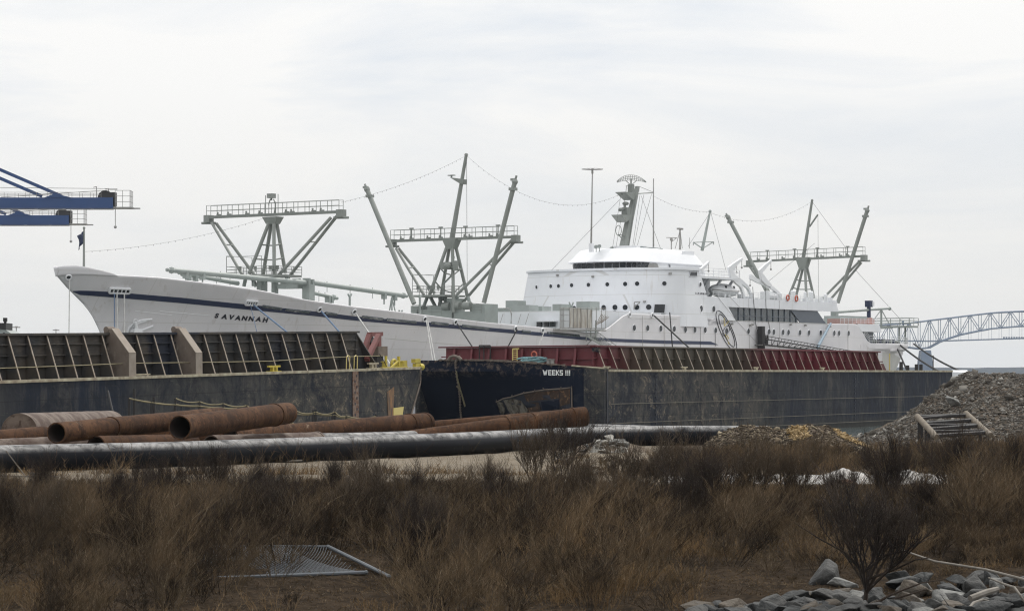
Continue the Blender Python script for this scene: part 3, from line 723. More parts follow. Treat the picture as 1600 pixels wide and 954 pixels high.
mb = MB(); rail(mb, [(163, -8, zd), (166, -8, zd), (166, 8, zd), (163, 8, zd), (163, -8, zd)], 1.05, 3, 1.4, .045); mb.build('rail', M['mastl'], dockb)
mb = MB()
for s_ in (163.5, 165.5): 
    for t in (-6.2, -1.0, 5): mb.tube((s_, t, 8), (s_, t, zd - .3), .14)
mb.build('legs', M['mastl'], dockb)
# orange netting along the pool deck and the stowed boom above it
mb = MB(); p0, p1 = S.onp(1293, 505, BM - .4), S.onp(1366, 505.5, BM - 1.0)
for k in range(60):
    p = p0.lerp(p1, k / 59); mb.tube(p, p + Vector((0, 0, .62)), .03, n=4)
for j in range(7): mb.tube(p0 + Vector((0, 0, .1 * j)), p1 + Vector((0, 0, .1 * j)), .03, n=4)
mb.build('deck_netting', M['pink'], ship)
mb = MB(); rail(mb, [S.onp(1313, 505, BM - .3), S.onp(1370, 505.5, BM - .9)], .72, 3, 1.3, .03); mb.build('pool_deck_rail', M['roof'], ship)
MB().bx(S.onp(1308, 500, 5).x, S.onp(1345, 500, 5).x, -6, -3, 10.7, S.onp(1320, 493.5, 5).z).build('skylight', M['mastl'], ship)
mb = MB(); pxtube(mb, 1306.5, 487.5, 1390, 481.5, .2, .17, 4); p = S.onp(1390, 481.8, 4); mb.sphere(p, .28); pxtube(mb, 1377, 482, 1377, 509, .15, t=4); pxtube(mb, 1376, 485, 1364, 501, .07, t=4); pxtube(mb, 1378, 485, 1389, 505, .07, t=4); mb.bx(S.onp(1304, 490, 4).x - .4, S.onp(1304, 490, 4).x + .4, -4.4, -3.6, 10.7, S.onp(1304, 485, 4).z)
mb.build('aft_boom', M['mastl'], ship, smooth=True)
mb = MB(); pxtube(mb, 1357.5, 497, 1357.5, 473, .3, .26, 4, n=10); mb.box(S.onp(1357.5, 474.5, 4), (.9, .8, .9)); mb.build('blue_crane_post', M['navy'], ship); 
MB().box(S.onp(1362.5, 474.5, 4.3), (.5, .5, .6)).build('floodlight', M['roof'], ship); mb = MB(); pxtube(mb, 1357.5, 506, 1357.5, 496, .55, .5, 4, n=10); mb.build('crane_base', M['pink'], ship)
# forward white house and its grey boxes
zf = S.onp(766, 487.5, -4.5); zft = S.ona(766, 487.5, 76)
mb = MB(); mb.bx(76, 91, -9.8, 3.6, 8, zft.z + .03); mb.build('forward_house', M['white'], ship)
for x0, x1, y0, y1, s_ in ((790, 807, 469.5, 487, 79), (807, 826.5, 476.5, 487, 79), (776, 790, 481, 487, 80), (829, 847, 478.5, 487, 82), (863.2, 877, 475, 485, 77), (900.5, 922.5, 471, 487, 80)):
    a, b = S.ona(x0, y0, s_), S.ona(x1, y1, s_); MB().bx(s_, s_ + 2, a.y, b.y, b.z - .4, a.z).build('deck_box', M['mastl'], ship)
mb = MB(); a = S.ona(890.5, 484, 76.5); mb.bx(a.x, a.x + .6, a.y - .25, a.y + .25, a.z - 1, a.z + .3); mb.tube(a + Vector((.3, 0, .3)), a + Vector((.3, -.3, .9)), .09); mb.tube(a + Vector((.3, 0, .3)), a + Vector((.3, .3, .9)), .09); mb.build('cleat_post', M['mastl'], ship)
for x in (785, 812, 823): pass
mb = MB()
for x in (783, 811, 823): a = S.ona(x + 3, 490, 75.9); b = S.ona(x - 2, 506, 75.0); mb.tube(a, b, .035, n=4)
a = S.ona(790, 481, 75.5); mb.path([S.ona(x, y, 75.4) for x, y in ((788, 483), (792, 481), (797, 483), (799, 490), (798.5, 505))], .07, 6); mb.build('pipework', M['steel'], ship)
mb = MB(); 
for x0, x1 in ((839, 846), (851, 857), (860, 867)):
    a, b = S.ona(x0, 502.5, 75.6), S.ona(x1, 510, 75.6); mb.bx(75.5, 75.75, a.y, b.y, b.z, a.z)
o = mb.build('winch_station', M['dkglass'], ship)
a, b = S.ona(836, 501.2, 75.5), S.ona(868, 502.3, 75.5); MB().bx(75.0, 76, a.y, b.y, b.z, a.z + .05).build('canopy', M['white'], o)
# wall crane bracket and black ring on the front
mb = MB()
for a, b in (((987.5, 484), (988, 472)), ((988, 472), (998, 471.5)), ((988.5, 480), (997.5, 472))): mb.tube(hit_plan(*a, zt1, SL)[1] + Vector((-.5, -.5, 0)), hit_plan(*b, zt1, SL)[1] + Vector((-.5, -.5, 0)), .06)
mb.build('hoist_bracket', M['steel'], ship)
p = hit_plan(962, 491, zt1, SL); n_ = plan_n(p[0]); MB().ring(p[1] + n_ * .5, n_, .33, .13, 14).build('black_ring', M['black'], ship); MB().box(p[1] + n_ * .4 + Vector((.9, -.6, 0)), (.3, .3, .5)).build('ring_box', M['black'], ship)
# ------------------------------------------------------------------ derrick masts
def derrick(s, tbar, rail_h, hub, legs, vees, plat, topm=None, booms=(), spot=None, rails_hi=None, label=None, deckstuff=True):
    Mx = M['mast']; at = lambda x, y, ds=0: S.ona(x, y, s + ds)
    (xl, yl), (xr, yr) = tbar
    mb = MB()
    for ds in (-.28, .28): mb.beam(at(xl, yl, ds), at(xr, yr, ds), .12, .30)
    mb.beam(at(xl, yl - .8), at(xr, yr - .8), .75, .08)
    root = mb.build('derrick_mast', Mx, ship)
    mb = MB(); A, B = at(xl, yl - 1.5), at(xr, yr - 1.5); n = 12
    for ds in (-.34, .34):
        a, b = A + Vector((ds, 0, 0)), B + Vector((ds, 0, 0))
        for k in range(n + 1):
            p = a.lerp(b, k / n); mb.tube(p, p + Vector((0, 0, rail_h)), .032, n=4)
        for j in (.5, 1): mb.tube(a + Vector((0, 0, rail_h * j)), b + Vector((0, 0, rail_h * j)), .03, n=4)
    mb.build('crosstree_rail', Mx, root)
    for k in (.08, .16, .3, .4, .6, .64, .8, .86):      # lamps, sheaves and brackets on the crosstree
        mb = MB()
        p = A.lerp(B, k); mb.box(p + Vector((0, 0, .1)), (.3, .4, .16)); mb.sphere(p + Vector((0, .15, .3)), .12, 6)
        if topm and k in (.16, .4, .6, .86): mb.tube(p, p + Vector((0, 0, rail_h * 1.12)), .07, n=5); mb.box(p + Vector((0, 0, rail_h * 1.12)), (.2, .5, .14))
        mb.build('crosstree_fitting', Mx, root)
    for p in (at(xl, yl + 2.5), at(xr, yr + 2.5)):
        mb = MB(); mb.box(p, (.8, .7, .75)); mb.tube(p + Vector((0, -.9, -.45)), p + Vector((0, .9, -.4)), .13); mb.build('sheave_block', Mx, root)
    mb = MB(); (hx, hy0, hy1, hw0, hw1) = hub
    c0, c1 = at(hx, hy0), at(hx, hy1); va = [c0 + Vector((i * .6, j * hw0, 0)) for i, j in ((-1, -1), (1, -1), (1, 1), (-1, 1))]; vb = [c1 + Vector((i * .45, j * hw1, 0)) for i, j in ((-1, -1), (1, -1), (1, 1), (-1, 1))]
    mb.add(va + vb, [(0, 1, 2, 3), (7, 6, 5, 4), (0, 4, 5, 1), (1, 5, 6, 2), (2, 6, 7, 3), (3, 7, 4, 0)]); mb.build('mast_hub', Mx, root)
    for (x0, y0, x1, y1, ds) in legs:
        mb = MB(); mb.tube(at(x0, y0, ds * .25), at(x1, y1, ds), .19, .19, 10); mb.build('leg', Mx, root, smooth=True)
    for (x0, y0, x1, y1, ds) in vees:
        mb = MB(); mb.tube(at(x0, y0, ds * .15), at(x1, y1, ds), .165, .165, 8); mb.build('brace', Mx, root, smooth=True)
    mb = MB()
    for v in (vees[:2], vees[2:]):
        if len(v) == 2:
            for f_ in (.42,):
                a = at(v[0][0] + (v[0][2] - v[0][0]) * f_, v[0][1] + (v[0][3] - v[0][1]) * f_, v[0][4] * f_); b = at(v[1][0] + (v[1][2] - v[1][0]) * f_, v[1][1] + (v[1][3] - v[1][1]) * f_, v[1][4] * f_); MB().tube(a, b, .07).build('cross_tie', Mx, root)
    for f_ in (.42, .7):
        pl = [at(l[0] + (l[2] - l[0]) * f_, l[1] + (l[3] - l[1]) * f_, l[4] * f_) for l in legs]
        MB().path(pl, .08, 6).build('cross_tie', Mx, root)
    if plat:
        x0, x1, y, hh = plat; a, b = at(x0, y), at(x1, y); z = (a.z + b.z) / 2
        mb = MB(); mb.bx(s - 2.0, s + 2.0, a.y, b.y, z - .22, z); mb.build('platform', Mx, root)
        mb = MB(); c4 = [(s - 2, a.y, z), (s + 2, a.y, z), (s + 2, b.y, z), (s - 2, b.y, z), (s - 2, a.y, z)]
        rail(mb, c4, hh, 3, 1.1, .03); rail(mb, [(s - 2, a.y, z), (s + 2, a.y, z)], hh * 2.3, 1, 4.0, .03)
        rail(mb, [(s - 2, a.y, z), (s - 2, a.y * .3 + b.y * .7, z)], hh * 2.2, 1, 4.0, .03)
        for k in range(7):
            u = random.random(); q = Vector((s - 1.7, a.y * u + b.y * (1 - u), z + hh * .8)); mb.tube(q - Vector((0, 0, .4)), q, .05); mb.box(q, (.25, .2, .4))
        mb.build('platform_rail', Mx, root)
    if topm:
        (x0, y0), (x1, y1), r0, r1, pf = topm
        mb = MB(); mb.tube(at(x0, y0), at(x1, y1), r0, r1, 10); mb.sphere(at(x1, y1), r1 * 1.3, 8)
        mb.build('topmast', Mx, root, smooth=True)
        mb = MB(); d = Vector((0, .36, 0))
        nst = 26
        for k in range(nst): f_ = k / (nst - 1); p = at(x0 + (x1 - x0) * f_ - 2.6 * (1 - .4 * f_), y0 + (y1 - y0) * f_); mb.tube(p - Vector((0, 0, 0)), p + Vector((0, -.3, 0)), .025, n=4)
        mb.tube(at(x0 - 2.6, y0), at(x1 - 1.6, y1), .03, n=4); mb.build('ladder', Mx, root)
        if pf:
            q = [at(x, y, -.35) for x, y in pf]; mb = MB().prism(q, (.7, 0, 0)); mb.tube(at(pf[0][0] + 3, pf[0][1]), at(pf[0][0] + 3, pf[0][1] - 4), .1); mb.box(at(pf[0][0] + 3, pf[0][1] - 3), (.4, .8, .1)); mb.build('lamp_platform', Mx, root)
    for (x0, y0, x1, y1, ds0, ds1) in booms:
        mb = MB(); a, b = at(x0, y0, ds0), at(x1, y1, ds1); mb.tube(a, b, .27, .27, 10); 
        mb.tube(b, b + (b - a).normalized() * .7, .12); mb.sphere(b, .36, 8); mb.box(b.lerp(a, .06), (.7, .7, .3)); mb.box(b + Vector((0, .2, .25)), (.3, .6, .25)); mb.build('derrick_boom', Mx, root, smooth=True)
    return root
m1 = derrick(31.1, ((326, 339.5), (533, 330.8)), 1.08, (426.5, 339, 350, .95, .55),
    [(420, 349, 389, 428, -1.2), (424, 349, 411, 430, 1.2), (428, 350, 428.5, 430, -1.4), (432.5, 349, 446, 426, 1.2)],
    [(331, 348, 378, 428, -1.2), (338, 349, 398, 430, 1.2), (517, 340, 435, 430, -1.2), (526, 338, 451, 433, 1.2)],
    (374, 452, 430, .85))
at1 = lambda x, y, ds=0: S.ona(x, y, 31.1 + ds)
mb = MB()
for a, b in (((385, 430), (381, 447)), ((392, 430), (400, 447)), ((396, 430), (396, 447)), ((417, 430), (409, 446)), ((428, 430), (429, 455)), ((446, 430), (452, 440))): mb.tube(at1(*a), at1(*b), .2)
mb.bx(30.7, 31.7, at1(405, 445).y, at1(412, 445).y, at1(404, 458).z, at1(404, 431).z); mb.bx(30.9, 31.5, at1(426, 445).y, at1(431, 445).y, 11, at1(404, 431).z)
mb.build('mast_foot', M['mastl'], m1)
mb = MB(); c = at1(424, 324); 
for x in (420, 430): mb.path([at1(x, 336), at1(x, 318), at1((x + 425) / 2, 311)], .06, 6)
mb.box(at1(424, 306), (.6, .7, .45)); mb.tube(at1(424, 313), at1(424, 305), .1); mb.tube(at1(415, 335), at1(415, 305), .04, n=4); mb.tube(at1(434.5, 335), at1(434.5, 303), .04, n=4); mb.tube(at1(428, 335), at1(431, 315), .04, n=4)
mb.build('lantern_frame', M['mast'], m1)
mb = MB(); c = at1(455, 447); mb.box(c, (1.2, 2.6, .5)); mb.tube(c + Vector((0, -1.1, .4)), c + Vector((0, -.2, .4)), .38, n=14); mb.tube(c + Vector((0, .2, .4)), c + Vector((0, 1.1, .4)), .38, n=14); mb.build('winch', M['mastl'], m1, smooth=True)
# stowed booms lying fore and aft
def stowed(x0, y0, x1, y1, t, t1, r=.26):
    mb = MB(); a, b = S.onp(x0, y0, t), S.onp(x1, y1, t1); mb.tube(a, b, r * .92, r, 12); d = (b - a).normalized()
    mb.sphere(a, .34, 8); mb.tube(a - d * .5, a, .14); mb.sphere(a - d * .6, .2, 6)
    for k in (.1, .22): p = a.lerp(b, k); mb.box(p - Vector((0, 0, .3)), (.35, .5, .7)); mb.tube(p - Vector((0, 0, .5)), p - Vector((0, 0, 1.2)), .08)
    for k in (.35, .6, .85): p = a.lerp(b, k); mb.tube(p, p - Vector((0, 0, .75)), .03, n=4); mb.tube(p, p + Vector((0, 0, .35)), .04, n=4)
    mb.build('stowed_boom', M['mastl'], ship, smooth=True)
stowed(268, 422, 477, 441.5, 4, 4); stowed(286, 427, 372, 442.5, -3, -3, .22); stowed(630, 461.5, 489, 441.5, 4, 4); stowed(521, 464.5, 483, 456, -2, -2, .2)
mb = MB(); p = S.onp(482, 447, 4); mb.bx(p.x - .45, p.x + .45, p.y - .45, p.y + .45, 10.5, p.z + .2); mb.box(p + Vector((-.3, 0, .5)), (.3, .8, .6)); mb.box(p + Vector((.35, 0, .45)), (.25, .8, .5)); mb.build('boom_post', M['mastl'], ship)
mb = MB(); p = S.onp(612, 464, 4); b_ = p.copy()
for dx, dy in ((-.9, -.9), (.9, -.9), (0, 1), (.5, .3)): mb.tube(p, (p.x + dx * .6, p.y + dy * .6, 9.4), .07)
mb.build('boom_rest', M['mastl'], ship)
for x, y in ((546.5, 464.5), (656, 466), (626, 490)):
    mb = MB(); p = S.onp(x, y, 6 if x < 600 else 5); mb.tube(p - Vector((0, 0, 1.6)), p, .12); mb.tube(p, p + Vector((-.3, 0, .35)), .1); mb.tube(p, p + Vector((.3, 0, .35)), .1); mb.build('boom_crutch', M['mastl'], ship)
m2 = derrick(62, ((613, 376.5), (806, 370)), 1.1, (706, 373, 389, .95, .45),
    [(698, 386, 671, 461, -1.2), (702, 388, 686, 480, 1.2), (707, 388, 709, 488, -1.4), (712.7, 387, 731, 465, 1.2)],
    [(619, 388, 662, 460, -1.2), (623, 388, 679, 458, 1.2), (800, 375, 713, 461, -1.2), (806, 375, 722, 474, 1.2)],
    (661, 711, 461, 1.0), ((706, 374), (728.5, 242), .30, .17, ((702.5, 277), (724, 280), (723, 288), (717, 286))),
    ((647, 474, 573.5, 296, -4.5, -3.5), (756, 473, 804.5, 284, -3, -2)))
at2 = lambda x, y, ds=0: S.ona(x, y, 62 + ds)
mb = MB()
for a, b in (((668, 463), (660, 484)), ((672, 463), (683, 484)), ((696, 463), (696, 490)), ((687, 463), (690, 484)), ((731, 463), (738, 488)), ((716, 462), (700, 482))): mb.tube(at2(*a), at2(*b), .2)
mb.path([at2(709, 400), at2(706, 430), at2(694, 442), at2(692, 470)], .12, 8)
for (x0, x1, y0, y1) in ((706, 714, 466, 495), (745, 766, 475, 503), (650, 662, 478, 492), (717, 745, 487, 503), (676, 706, 478, 500), (660, 676, 484, 498)):
    a, b = at2(x0, y0), at2(x1, y1); mb.bx(61, 63.5, a.y, b.y, b.z - .5, a.z)
mb.build('mast_house', M['mastl'], m2)
mb = MB(); c = at2(725, 478)
for u in (-1.6, -.2, 1.2): mb.tube(c + Vector((-1, u, 0)), c + Vector((-1, u + .9, 0)), .45, n=12)
mb.box(at2(697, 415, -1), (.7, 1.1, .8)); mb.sphere(at2(699, 415, -1.5), .4, 10); mb.box(at2(712, 415, -1), (.4, .5, 1.1)); mb.beam(at2(688, 414, -.8), at2(719, 421, -.8), .5, .1); mb.build('winch', M['mast'], m2, smooth=True)
mb = MB(); rail(mb, [at2(645, 490, -1), at2(690, 492, -1)], 1.0, 3, 1, .035); mb.build('deck_rail', M['mast'], m2); mb = MB(); rail(mb, [at2(712, 486, -1.2), at2(752, 489, -1.2)], 1.0, 3, .9, .035); mb.build('deck_rail', M['mast'], m2)
m3 = derrick(146, ((1171, 408.5), (1350, 400)), 1.15, (1255.5, 402, 421, 1.0, .45),
    [(1251, 417, 1233, 462, -1.2), (1254.5, 419, 1243, 466, 1.2), (1258, 419, 1260, 466, -1.4), (1261, 418, 1272, 466, 1.2)],
    [(1170, 414, 1199, 456, -1.2), (1175, 412, 1206, 462, 1.2), (1344, 407, 1280, 472, -1.2), (1346, 410, 1294, 472, 1.2)],
    None, ((1255, 404), (1269, 313), .27, .15, None),
    ((1199, 457, 1138, 340, -2, -2), (1309, 473, 1355, 329, -1, -1)))
mb = MB(); at3 = lambda x, y, ds=0: S.ona(x, y, 146 + ds); mb.tube(at3(1265, 354), at3(1278, 335), .12); mb.build('gaff', M['mast'], m3)
# ---- flags
fl = MB(); p0, p1 = S.onp(131, 418, 0), S.onp(131.3, 356, 0); fl.tube(p0, p1, .12, .08); fl.sphere(p1, .14, 6); fl.build('jackstaff', M['mast'], ship)
rows = []
hoist = S.onp(130.8, 359, 0)
for i in range(7):
    u = i / 6; rows.append([S.w(hoist + Vector((-.85 * u * (1 - .25 * v) + .12 * math.sin(v * 5), .1 * math.sin(u * 9 + v * 3), -.12 - 1.05 * v - .5 * u - .25 * u * v))) for v in (0, .25, .5, .75, 1)])
f = MB().grid(rows).build('flag', M['navy'], None, smooth=True, solid=.02); props(f, 'small dark blue flag hanging limp from the staff on the bow', 'flag')
mb = MB(); p0, p1 = S.onp(1408, 527, 2), S.onp(1409.5, 494, 2); mb.tube(p0, p1, .08, .05); mb.build('ensign_staff', M['roof'], ship)
rows = [[S.w(S.onp(1409.5, 499, 2) + Vector((.6 * u, .1 * math.sin(u * 8), -.7 * v - .3 * u))) for v in (0, .5, 1)] for u in np.linspace(0, 1, 6)]
f = MB().grid(rows).build('flag', M['rope_b'], None, smooth=True, solid=.02); props(f, 'small faded flag drooping on the stern staff', 'flag')
# cords hanging from the davits, drain pipes and small wall lights on the white side
for pts, r in ((((1176, 448), (1180, 500), (1187, 540)), .035), (((1196, 450), (1197, 480), (1204, 520)), .03), (((1094.5, 487), (1094.5, 545)), .02), (((1117.7, 521), (1117.7, 541)), .03), (((1170, 466), (1171, 545)), .018), (((1218, 469), (1218, 545)), .018), (((1325, 506), (1325, 546)), .018), (((1121, 463), (1150, 500), (1185, 538)), .016), (((1140, 463), (1175, 500), (1200, 530)), .016), (((1004, 493), (1004, 545)), .016), (((1038, 493), (1038, 545)), .016)):
    MB().path([S.onp(x, y, BM + .05) for x, y in pts], r, 5).build('drain_pipe' if r < .019 else 'hanging_cord', M['wire'] if r > .019 else M['steel'], ship)
for x, y in ((1046, 427), (1143, 506), (1175, 507), (1235, 507), (1258, 508), (1296, 510), (1006, 471), (925, 432), (870, 430), (1172, 508)):
    q = S.onp(x, y, BM + .05) if x > 1060 else hit_plan(x, y, zt1, SL)[1]
    MB().box(q + Vector((-.08, -.12, 0)), (.22, .3, .2)).build('wall_light', M['steel'], ship)
for x0, x1, y0, y1 in ((1066, 1126, 488.4, 489.4), (985, 1058, 497, 497.6)):
    MB().tube(S.onp(x0, y0, BM + .01), S.onp(x1, y1, BM + .01), .03, n=4).build('seam', M['cream'], ship)
MB().beam(S.onp(1127, 500, BM + .02), S.onp(1293, 505.6, BM + .02), .05, .06, up=(0, 0, 1)).build('seam', M['cream'], ship)
# ---- dressing line of small bulbs from bow to stern
pts_c = [((131.5, 393), (412, 341), 0, 31.1, 8), ((533, 316), (724, 246), 31.1, 62, 8), ((730, 246), (970, 303), 62, 98, 16), ((1021, 307), (1108, 331), 98, 108, 5), ((1110, 332), (1268, 315), 108, 146, 13)]
def on_s(x, y, s): return S.w(S.ona(x, y, s))
segs = []
A = [S.w(S.onp(131.5, 393, 0)), S.w(S.ona(415, 340, 31.1))], [S.w(S.ona(533, 316, 31.1)), S.w(S.ona(725, 245, 62))], [S.w(S.ona(731, 245, 62)), S.w(S.onp(972, 302, 0))], [S.w(S.onp(1021, 306, 2)), S.w(S.onp(1109, 331, 0))], [S.w(S.onp(1110, 332, 0)), S.w(S.ona(1268, 315, 146))]
names = ['string of small bulbs rising from the bow staff to the first mast', 'string of small bulbs between the first mast and the tall second mast', 'string of small bulbs sagging from the tall second mast to the radar mast', 'string of small bulbs from the radar mast to the short mast behind the bridge', 'string of small bulbs from the short mast to the rear mast top']
for (a, b), sag, nm in zip(A, (.6, .5, 3.1, .5, 1.8), names):
    mb = MB(); n = 30; pt = [a.lerp(b, k / n) - Vector((0, 0, sag * 4 * (k / n) * (1 - k / n))) for k in range(n + 1)]
    mb.path(pt, .011, 4); L_ = (b - a).length; nb = int(L_ / 1.1)
    for k in range(1, nb):
        u = k / nb; p = a.lerp(b, u) - Vector((0, 0, sag * 4 * u * (1 - u))); mb.box(p - Vector((0, 0, .07)), (.04, .04, .09))
    o = mb.build('light_string', M['wire'], None); props(o, nm, 'light string', 'bulb strings over the ship')
# ---- rigging wires
mb = MB()
for a, b in (((729, 244, 62), (730, 440, 62)), ((1269, 315, 146), (1325, 392, 146)), ((1278, 337, 146), (1279, 470, 146)), ((1273, 380, 146), (1200, 440, 140)), ((1337, 422, 150), (1388, 478, 160)), ((1390, 480, 160), (1408, 500, 163))):
    mb.tube(S.ona(*a), S.ona(*b), .022, n=4)
for a, b in (((968, 312), (862, 422)), ((970, 305), (957, 388)), ((1000, 304), (988, 390)), ((1006, 304), (990, 390)), ((1018, 303), (994, 390)), ((1002, 306), (1032, 388)), ((1109, 333), (1075, 385)), ((1111, 333), (1135, 425)), ((978, 302), (962, 388))):
    mb.tube(S.onp(*a, 0), S.onp(*b, 0), .02, n=4)
mb.build('rigging', M['wire'], ship)
# ---- forward boarding platform with caged panels and stair
G = thing('boarding_platform', 'caged boarding platform of weathered grey panels with a stair, beside the stripe amidships', 'gangway', S.o, S.th)
T0 = BM + .8
def gp(x, y, t=T0): return S.onp(x, y, t)
for x0, x1, y0, y1, mt in ((890.5, 908, 480.5, 512.5, 'ratty'), (908.5, 925, 483, 513.5, 'steelpanel'), (875, 880, 482, 511, 'wirepanel'), (881, 889, 482, 511, 'wirepanel')):
    q = [gp(x0, y0), gp(x1, y0 + .3), gp(x1, y1 + .5), gp(x0, y1)]
    mt_ = M['ratty'] if mt != 'wirepanel' else M['steel']
    if mt == 'wirepanel':
        mb = MB()
        for k in range(6): a = q[0].lerp(q[1], k / 5); b = q[3].lerp(q[2], k / 5); mb.tube(a, b, .025, n=4)
        for k in range(4): mb.tube(q[0].lerp(q[3], k / 3), q[1].lerp(q[2], k / 3), .025, n=4)
        mb.build('mesh_panel', mt_, G)
    else: MB().prism(q, (0, .06, 0)).build('cage_panel', mt_, G)
mb = MB()
for x in (875, 881, 890, 896, 902, 908, 918, 925, 932, 940, 946.5): mb.tube(gp(x, 480 if x < 947 else 500, T0 + .05), gp(x, 512 + (x - 875) * .02, T0 + .05), .035, n=4)
mb.tube(gp(875, 481), gp(946, 482), .04); mb.tube(gp(875, 512), gp(946, 513), .06); mb.build('cage_posts', M['steel'], G)
mb = MB(); a, b = gp(874, 513), gp(946, 513.5)
mb.bx(a.x, b.x, -T0 - .1, -T0 + 2.2, a.z - .16, a.z - .02); mb.build('walkway', M['steel'], G)
mb = MB()
for x in (916, 923, 931): mb.tube(gp(x, 513, T0), gp(x, 533, T0), .07, n=6)
mb.tube(gp(931, 500, T0), gp(930, 534, T0), .08); mb.tube(gp(916, 540, T0), gp(932, 522, T0), .05); mb.build('legs', M['mast'], G)
mb = MB()
for tt in (T0, T0 + 1.0):
    mb.beam(gp(918, 525, tt), gp(952, 545.5, tt), .08, .22)
    mb.tube(gp(932, 517, tt), gp(970, 545, tt), .035); mb.tube(gp(938, 526, tt), gp(962, 545, tt), .03)
    for k in range(7): u = k / 6; mb.tube(gp(933 + 36 * u, 517.5 + 27 * u, tt), gp(928 + 28 * u, 526 + 18 * u + 2, tt), .025, n=4)
for k in range(14):
    u = k / 13; a = gp(918 + 34 * u, 525 + 20 * u, T0); mb.box(a + Vector((0, -.5, 0)), (.28, 1.0, .04))
mb.build('stair', M['mast'], G)
mb = MB()
for k in range(6): mb.tube(gp(931 + k * 2, 508 - k, T0 + .2), gp(940 + k * 2.3, 490 + k * 1.0, T0 + .1), .035, n=4)
mb.build('folded_rails', M['wood'], G)
# ---- side gangway (truss) and its post
G2 = thing('side_gangway', 'long dark truss gangway sloping down along the white side under the portholes', 'gangway', S.o, S.th)
t0 = BM + 1.0; gq = lambda x, y, t=t0: S.onp(x, y, t)
mb = MB(); a = gq(1188.8, 528, BM + .6); mb.bx(a.x - .35, a.x + .35, -BM - 1.0, -BM - .3, 7.5, gq(1188, 509.5, BM + .6).z); mb.tube(gq(1180, 539, BM + .5), gq(1189, 539.5, BM + .5), .1); mb.beam(gq(1191, 513, BM + .5), gq(1198, 538, BM + .5), .25, .3); mb.beam(gq(1199, 538, BM + .5), gq(1199, 523, BM + .5), .15, .2); mb.build('gangway_post', M['darkpole'], G2)
for tt in (t0, t0 + 1.1):
    mb = MB(); N_ = 26; T_ = [gq(1196 + 134 * k / N_, 524.3 + 23.5 * k / N_, tt) for k in range(N_ + 1)]; B_ = [gq(1196 + 128 * k / N_, 529.5 + 21 * k / N_, tt) for k in range(N_ + 1)]
    C_ = [gq(1193 + 110 * k / N_, 538 + 12 * k / N_, tt) for k in range(N_ + 1)]
    mb.path(T_, .045, 5); mb.path(B_, .07, 5); mb.path(C_, .09, 5)
    for k in range(N_):
        mb.tube(T_[k], B_[k], .03, n=4)
        mb.tube(B_[k], C_[k + 1] if k % 2 == 0 else C_[k], .04, n=4)
    mb.build('truss', M['darkpole'], G2)
mb = MB()
for k in range(N_): c_ = (C_[k] + C_[k + 1]) / 2; mb.box(c_ + Vector((0, .55, 0)), (1.0, 1.0, .05))
mb.build('tread', M['steel'], G2)
mb = MB(); mb.tube(gq(1298, 505, BM + .3), gq(1279, 540, BM + .8), .16, .2); o = mb.build('hanging_hose', mat('pale_blue_hose', (.30, .38, .45), .6), None) if False else None
mbw = MB(); mbw.tube(S.w(gq(1298, 505, BM + .3)), S.w(gq(1277, 543, BM + .9)), .15, .22, 10); o = mbw.build('chute', mat('pale_blue_canvas', (.25, .33, .40), .7), None, smooth=True); props(o, 'pale blue canvas chute hanging down the white side near the gangway', 'chute')
# ---- mooring lines
def mline(p0, px1, dZ, r, mt, label, sag=0):
    Z0 = p0.y; p1 = P(px1[0], px1[1], Z0 + dZ); n = 14
    pt = [p0.lerp(p1, k / n) - Vector((0, 0, sag * 4 * (k / n) * (1 - k / n))) for k in range(n + 1)]
    o = MB().path(pt, r, 6).build('mooring_line', M[mt], None, smooth=True); props(o, label, 'mooring line', 'mooring lines of the ship')
W = lambda x, y: S.w(hull_hit(x, y) + hull_n(hull_hit(x, y)) * .3)
mline(W(107.5, 434), (107.2, 572), -1, .045, 'rope_w', 'single thin white line dropping straight down from the tip of the bow')
mline(W(177, 456), (179, 572), -2, .045, 'rope_b', 'thin blue line hanging from the left end of the fairlead panel in the bow')
mline(W(181, 456), (184, 572), -2, .06, 'rope_w', 'white line hanging from the middle of the fairlead panel in the bow')
mline(W(192.5, 457), (194.5, 572), -2, .06, 'rope_w', 'white line hanging from the right end of the fairlead panel in the bow')
mline(W(389, 474), (410, 555), -6, .03, 'rope_b', 'thin blue line falling steeply beside the name on the bow')
mline(W(394, 474), (490, 552), -12, .08, 'rope_b', 'thick blue line slanting right from the panel over the name on the bow')
mline(W(499.5, 484), (574, 568), -10, .08, 'rope_b', 'blue line slanting from the round chock between the first and second mast')
mline(W(553.5, 488), (612, 572), -8, .07, 'rope_w', 'white line running down behind the red steel frame')
mline(W(663, 499), (679, 585), -6, .06, 'rope_w', 'white line below the second mast, left one of a close pair')
mline(W(665, 499), (684, 585), -6, .06, 'rope_w', 'white line below the second mast, right one of a close pair')
mline(W(711, 504), (765, 583), -8, .07, 'rope_k', 'dark line slanting right from the chock right of the second mast')
mline(W(804.5, 514), (772, 582), -4, .07, 'rope_k', 'dark line slanting left down to the red coaming')
mline(W(847, 517), (826, 580), -4, .05, 'rope_w', 'pale line slanting left down below the winch station')
mline(W(1018.5, 493), (1106, 570), -12, .09, 'rope_k', 'dark line slanting right across the side portholes')
mline(W(1043, 488), (1053, 572), -3, .07, 'rope_k', 'dark line hanging steeply beside the side portholes')
mline(S.w(S.onp(1398, 535, 8)), (1432, 612), -20, .13, 'rope_k', 'black line falling steeply from the stern rail')
mline(S.w(S.onp(1402, 535, 8)), (1475, 584), -30, .13, 'rope_k', 'black line slanting right from the stern rail, middle one of three', .3)
mline(S.w(S.onp(1428, 537, 3)), (1500, 579), -30, .13, 'rope_k', 'black line slanting right from the very end of the stern to the white mooring block', .3)
